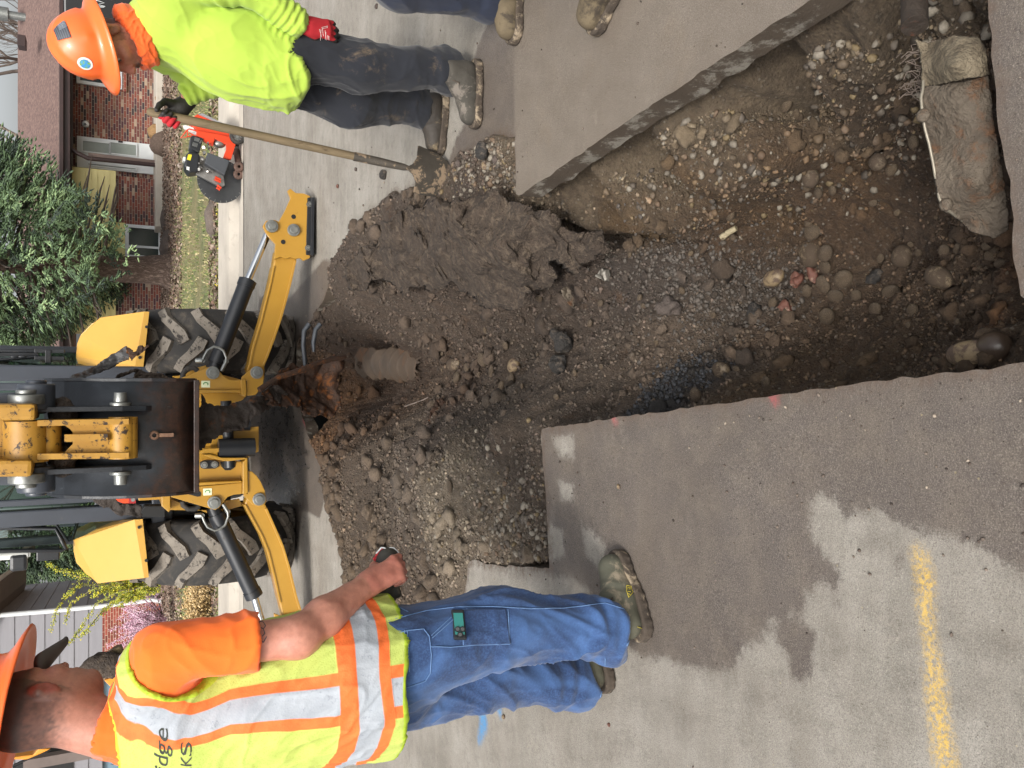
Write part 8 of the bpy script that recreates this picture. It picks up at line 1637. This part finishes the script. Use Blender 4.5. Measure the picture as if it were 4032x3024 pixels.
for i, (zz, q, r, mt, lb_, nm, ct) in enumerate([(Z2_, (1845, 720), (38, 34), m_asph, "black broken asphalt lump, larger of two in mid trench", "asphalt_lump", "asphalt"), (Z2_, (1905, 560), (34, 46), m_asph, "dark asphalt lump beyond the larger black one", "asphalt_lump", "asphalt"), (Z4, (695, 338), (30, 26), m_redst, "orange-red brick chip beside the scuffed white stone", "brick_chip", "brick chip"), (Z4, (800, 300), (32, 20), m_redst, "long red brick chip lying under the largest olive stone", "brick_chip", "brick chip"), (Z4, (635, 512), (26, 22), m_redst, "pale pink brick chip leaning on a round stone", "brick_chip", "brick chip"), (Z4, (1200, 318), (30, 24), m_asph, "shiny dark rock chunk with white glints in the trench", "rock_chunk", "rock"), (Z4, (430, 545), (26, 32), m_asph, "dark grey crumbly asphalt lump left of the brick chips", "asphalt_lump", "asphalt"), (Z(2032, 600, 1.659), (1030, 1020), (38, 40), pm("grey_soil_lump", '544b45', '453d38', 30, .95, bmp=1, bsc=60, bd=.01), "brown-grey soil lump on the smooth trench floor", "soil_lump", "soil"), (Zs, (1960-0, 1), (1, 1), None, None, None, None)][:-1]):
    stone(nm, zz(q)[0], r, i*.7, mt, lb_, ct, seed=i+20, amp=.85, flat=.9, sink=.25)
# stones on the street and beside the shovel
for i, (q, r, lb_, mt) in enumerate([(Zs((955, 1268))[0], (20, 18), "black asphalt lump lying alone on the dry concrete beyond the shovel", m_asph), (Zs((895, 48))[0], (10, 9), "small brown clod on the concrete above the glove of the shovel worker", m_rock), (Zs((745, 1230))[0], (7, 7), "tiny dark pebble on the concrete between shovel shaft and machine foot", m_rock), (Zs((612, 1352))[0], (8, 7), "small pinkish pebble on the concrete near the stabilizer foot", m_redst), (Zs((1690, 1100))[0], (34, 40), "dark stone chunk in the gravel between the boots and the shovel", m_asph), (Zs((1690, 1205))[0], (18, 15), "pale tan stone in the gravel beside the shovel blade", m_lstone), (Zs((1515, 1190))[0], (14, 14), "round brown stone right by the tip of the shovel blade", m_rock), (Zs((1770, 1160))[0], (16, 15), "grey-pink stone at the slab edge beside the dark chunk", m_rock), (Zs((1480, 1300))[0], (14, 12), "small tan pebble in the gravel under the shovel blade", m_lstone), ((1338, 1051), (10, 9), "single cream pebble on the wet slab left of the trench", m_lstone), (Zj((1160, 1212))[0], (10, 9), "single tan pebble next to the blue paint marks", m_lstone), (Zj((1770, 1258))[0], (8, 8), "small orange-brown pebble on the dry street behind the boots", m_redst)]):
    p = onz(q[0], q[1], .0); s = sdpoly(np.array([[p.x, p.y]]), hole_np)[0][0]
    if s < 0: p = on_soil(*q)
    zc_ = p.y*cT-(p.z-CH)*sT; a = r[0]/FPX*zc_; c = r[1]/FPX*zc_; V = cob(IV3, IF3, 0, (c, a, min(a, c)*.8), i, i+50, .35); o = npmesh("stone", V, IF3, mt); o.location = (p.x, p.y, p.z+min(a, c)*.5); tag(o, lb_, "stone")
# corrugated culvert showing at the far wall of the trench
m_corr = pm("corrugated_rust", '453729', '30261c', 9, .75, .0, bmp=.4, bsc=60, bd=.004, dirt='573a24', dsc=8, dlo=.5, dhi=.7, stretch=(.4, 1, 1))
cc_ = onz(*Z2_((690, 740))[0], -.34); cv = empty("culvert", tuple(cc_), "corrugated rusty culvert pipe exposed in the far wall of the trench", "culvert")
def corr_sheet(name, q0, q1, rad, a0, a1, mat, parent, pitch=.067, depthz=0, edge=1):
    A = Vector(q0); B2 = Vector(q1); ax = (B2-A).normalized(); L = (B2-A).length; n1, n2 = int(L/.006), 30; V = []; up_ = Vector((0, 0, 1)); sd_ = ax.cross(up_)
    for i in range(n1+1):
        for j in range(n2+1):
            t = L*i/n1; je = edge*.02*math.sin(j*1.7)*((i < 2)-(i > n1-2)); a = R(a0+(a1-a0)*j/n2)+edge*.05*math.sin(i*.5)*((j == 0)-(j == n2)); r = rad+.019*math.sin(2*math.pi*t/pitch); V.append(tuple(A+ax*(t+je)+sd_*math.cos(a)*r+up_*math.sin(a)*r))
    Vn = np.array(V); nz_ = fbm(Vn, 11, 3).reshape(n1+1, n2+1)*.22; F = [(i*(n2+1)+j, (i+1)*(n2+1)+j, (i+1)*(n2+1)+j+1, i*(n2+1)+j+1) for i in range(n1) for j in range(n2) if min(i/n1, 1-i/n1, j/n2, 1-j/n2)+nz_[i, j]*.7 > .06]; o = npmesh(name, V, F, mat, parent); o.modifiers.new("s", 'SOLIDIFY').thickness = .004; return o
qa = onz(1655/O_, 1450/O_, -.645); qb = onz(1400/O_, 1420/O_, -.24); corr_sheet("pipe_wall", qa-Vector((0, 0, .27)), qb-Vector((0, 0, .27)), .28, 46, 136, m_corr, cv, (qb-qa).length/7.5)
# torn culvert wall at the near end of the trench
m_culv = pm("rust_brown_pipe", '655b4e', '463d33', 16, .75, .15, bmp=1, bsc=80, bd=.010, dirt='6b4a30', dsc=16, dlo=.5, dhi=.7, stretch=(1, 1, 1)); m_edge = pm("bright_torn_edge", '938c7d', '6f685c', 60, .5, .5)
nc = empty("torn_pipe", (.5, 1.1, -.3), "torn muddy steel pipe lying along the near end of the trench", "pipe")
d2 = rbf2([(1990, 100, 1.16), (2010, 300, 1.14), (2080, 480, 1.12), (2140, 100, 1.0), (2150, 300, 1.0), (2180, 480, 1.03), (2060, 200, 1.035), (2100, 400, 1.035), (2060, 20, 1.04)])
q = Z3((1395, 570), (1440, 560), (1560, 545), (1700, 520), (1815, 492), (1840, 700), (1870, 900), (1900, 1100), (1930, 1300), (1950, 1500), (1850, 1560), (1720, 1515), (1640, 1440), (1520, 1370), (1490, 1290), (1465, 1100), (1420, 900), (1385, 760), (1380, 640))
sheet("pipe_wall", q, d2, m_culv, nc, 2, .005, .003, 40, 1.0, 2)
sheet("upper_wall", Z3((1350, 260), (1420, 280), (1600, 230), (1750, 240), (1800, 330), (1825, 480), (1600, 530), (1395, 565), (1385, 430), (1380, 340)), rbf2([(2010, 100, 1.10), (2010, 180, 1.11), (2120, 100, .985), (2130, 170, .985), (2060, 140, 1.0)]), pm("mud_coated_steel", '6d6351', '554b3b', 24, .85, bmp=1, bsc=70, bd=.012, dirt='4d4334', dsc=14, dlo=.5, dhi=.62), nc, 2, .005, .003, 50, .6, 3)
mb = MB(); mb.tube([ony(a, c, 1.118) for a, c in Z3((1345, 265), (1380, 340), (1392, 450), (1385, 580), (1372, 640), (1382, 760), (1400, 850), (1425, 940), (1450, 1060), (1470, 1180), (1490, 1290), (1520, 1350), (1600, 1410), (1660, 1450), (1715, 1510))], .0034, 6); mb.build("torn_edge", m_edge, nc)
mb = MB(); mb.cyl(ony(*Z3((1325, -80))[0], 1.16), ony(*Z3((1330, 170))[0], 1.13), .026, n=28); mb.build("pipe_stub", pm('dark_rusty_stub', '33291f', '241d17', 14, .8, .1, bmp=1, bsc=60, bd=.006, dirt='55301c', dsc=14, dlo=.55, dhi=.66), nc)
for i, q in enumerate([(1385, 755), (1535, 1335)]): mb = MB(); mb.sph(ony(*Z3(q)[0], 1.11), (.014, .014, .012), 10); mb.build("rivet", m_culv, nc)
# torn thin sheet under the right far bank
tb = empty("torn_sheet", (.5, 3.4, -.2), "jagged torn sheet metal with pale edges hanging from the right bank of the trench", "scrap metal"); Zb_ = Z(2032, 600, 1.659)
sheet("flap", Zb_((590, 580), (640, 590), (690, 665), (660, 670), (640, 680), (600, 685), (585, 640)), 2.86, m_edge, tb, 1.5, .003, .01, 30, 1, 2); sheet("flap", Zb_((520, 810), (560, 760), (610, 770), (625, 830), (580, 835), (540, 820)), 2.86, pm("grey_torn_tin", '77736b', '5f5b54', 9, .5, .4), tb, 1.5, .003, .01, 30, 1, 3)
sheet("flap", Zb_((290, 900), (340, 870), (380, 950), (385, 1020), (350, 1000), (310, 940)), 3.05, m_culv, tb, 1.5, .003, .01, 30, 1, 4)
ch_ = empty("overhang", (.7, 3.6, 0), "slab of wet road base overhanging the trench's right side with a jagged lower edge", "road chunk"); ch_.name = "road_base_chunk"
m_chunk = pm("wet_road_base", '463a2f', '30271f', 14, .85, bmp=1, bsc=60, bd=.03, dirt='574b3e', dsc=30, dlo=.48, dhi=.62)
dch = rbf2([(a, c, onz(a, c, z).y) for a, c, z in [(1112, 436, .0), (1050, 432, .05), (960, 440, .06), (880, 470, .06), (820, 520, .05), (775, 580, .03), (770, 620, -.02), (840, 600, .0), (900, 540, .05), (1000, 510, .04), (1080, 510, .0), (900, 612, -.06), (980, 600, -.08), (1060, 640, -.16), (1140, 638, -.20), (1060, 570, -.05), (1200, 590, -.20), (1250, 530, -.18), (1300, 540, -.24), (1180, 480, -.08), (945, 632, -.12)]])
sheet("slab", [(1112, 434), (1060, 428), (1000, 424), (940, 430), (890, 448), (840, 480), (800, 530), (765, 575), (752, 610), (775, 628), (800, 612), (830, 606), (850, 622), (880, 640), (900, 618), (930, 616), (948, 634), (962, 604), (985, 596), (1000, 618), (1030, 632), (1060, 643), (1100, 646), (1128, 640), (1145, 622), (1175, 614), (1200, 602), (1212, 578), (1240, 574), (1262, 585), (1290, 565), (1318, 540), (1300, 512), (1262, 515), (1220, 498), (1190, 470), (1150, 450)], dch, m_chunk, ch_, 2.2, .05, .095, 5.2, 2.6, 5)
# rusty scraps, twig, bone-like stick
for i, (zz, L, mt, nm, lb_, ct) in enumerate([(Z2_, ((965, 1085), (1000, 1000), (1020, 960), (1060, 935), (1090, 960), (1050, 1010), (1030, 1060), (1000, 1090)), m_rust, "rust_flake", "orange rust flake lying in the far trench bottom", "scrap metal"), (Z2_, ((1175, 935), (1215, 895), (1230, 925), (1195, 945)), m_rust, "rust_flake", "small yellow-orange rust flake near the stones", "scrap metal")]):
    p = on_soil(*zz(L[0])[0]); o = sheet(nm, zz(*L), p.y-.03, mt, None, 1.2, .004, .02, 20, .8, 3+i); tag(o, lb_, ct)
mb = MB(); P0 = [on_soil(*q)+Vector((0, 0, .01)) for q in Z2_((845, 995), (900, 975), (950, 955), (990, 935))]; mb.tube(P0, .006, 6); tag(mb.build("twig", m_bark), "dark twig lying in the far part of the trench floor", "twig")
mb = MB(); P0 = [on_soil(*q)+Vector((0, 0, .012)) for q in Z3((90, 1555), (150, 1525), (215, 1495))]; mb.tube(P0, [.013, .012, .011], 8); tag(mb.build("wood_chip", pm("pale_chip", 'a0957a', '857a60', 20, .8, bmp=.5, bsc=60, bd=.003, dirt='5d5240', dsc=30, dlo=.55, dhi=.6)), "short pale cracked stick lying at the foot of the right bank", "stick")
# fine roots at the near right
mb = MB(); rr_ = random.Random(5)
for k in range(26):
    q = Z3((rr_.uniform(1200, 1370), rr_.uniform(330, 640)))[0]; p = ony(*q, 1.3); pts = [p]
    for j in range(5): p = p+Vector((rr_.uniform(-.015, .015), rr_.uniform(-.02, .005), rr_.uniform(-.02, .006))); pts.append(p)
    mb.tube(pts, .0012, 4)
tag(mb.build("roots", m_barkl), "tangle of fine roots hanging in the hollow behind the torn pipe", "roots", kind='stuff')
# soil clods as lumps over the banks (uncountable)
rgc = np.random.RandomState(77); n = 9000; y = .8*np.exp(rgc.rand(n)*math.log(7/.8)); x = rgc.uniform(-1.5, 1.5, n); Pp = np.c_[x, y]; s, _ = sdpoly(Pp, hole_np); k = (s < -.02) & (fbm(np.c_[Pp, Pp[:, 0]*0], 2.3, 3)+rgc.uniform(-.3, .3, n) > -.05); Pp = Pp[k]; sz = (.006+.036*rgc.rand(len(Pp))**5)*np.clip(.6+.15*Pp[:, 1], .7, 1.5); base = soil_col(Pp)*rgc.uniform(.7, 1.15, (len(Pp), 1))
m, nt, ns, ls, b = newmat("clod_soil"); v = coord(nt); c = mixc(nt, ramp(nt, noiseN(nt, v, 60, 6, .75), .3, .7), (.6, .58, .55, 1), (1.2, 1.18, 1.15, 1)); c = mixc(nt, 1.0, attr(nt, 'tone', 'Color'), c, 'MULTIPLY'); ls.new(c, b.inputs['Base Color']); b.inputs['Roughness'].default_value = .95; bump(nt, b, noiseN(nt, v, 90, 8, .8), 1, .01)
IV2n, IF2n = ico(2); o = scatter("soil_clods", surf(Pp, sz*.25), sz, base, m, .65, IV2n, IF2n, .36); tag(o, "crumbly brown soil clods covering the trench floor and banks", "soil clods", kind='stuff')
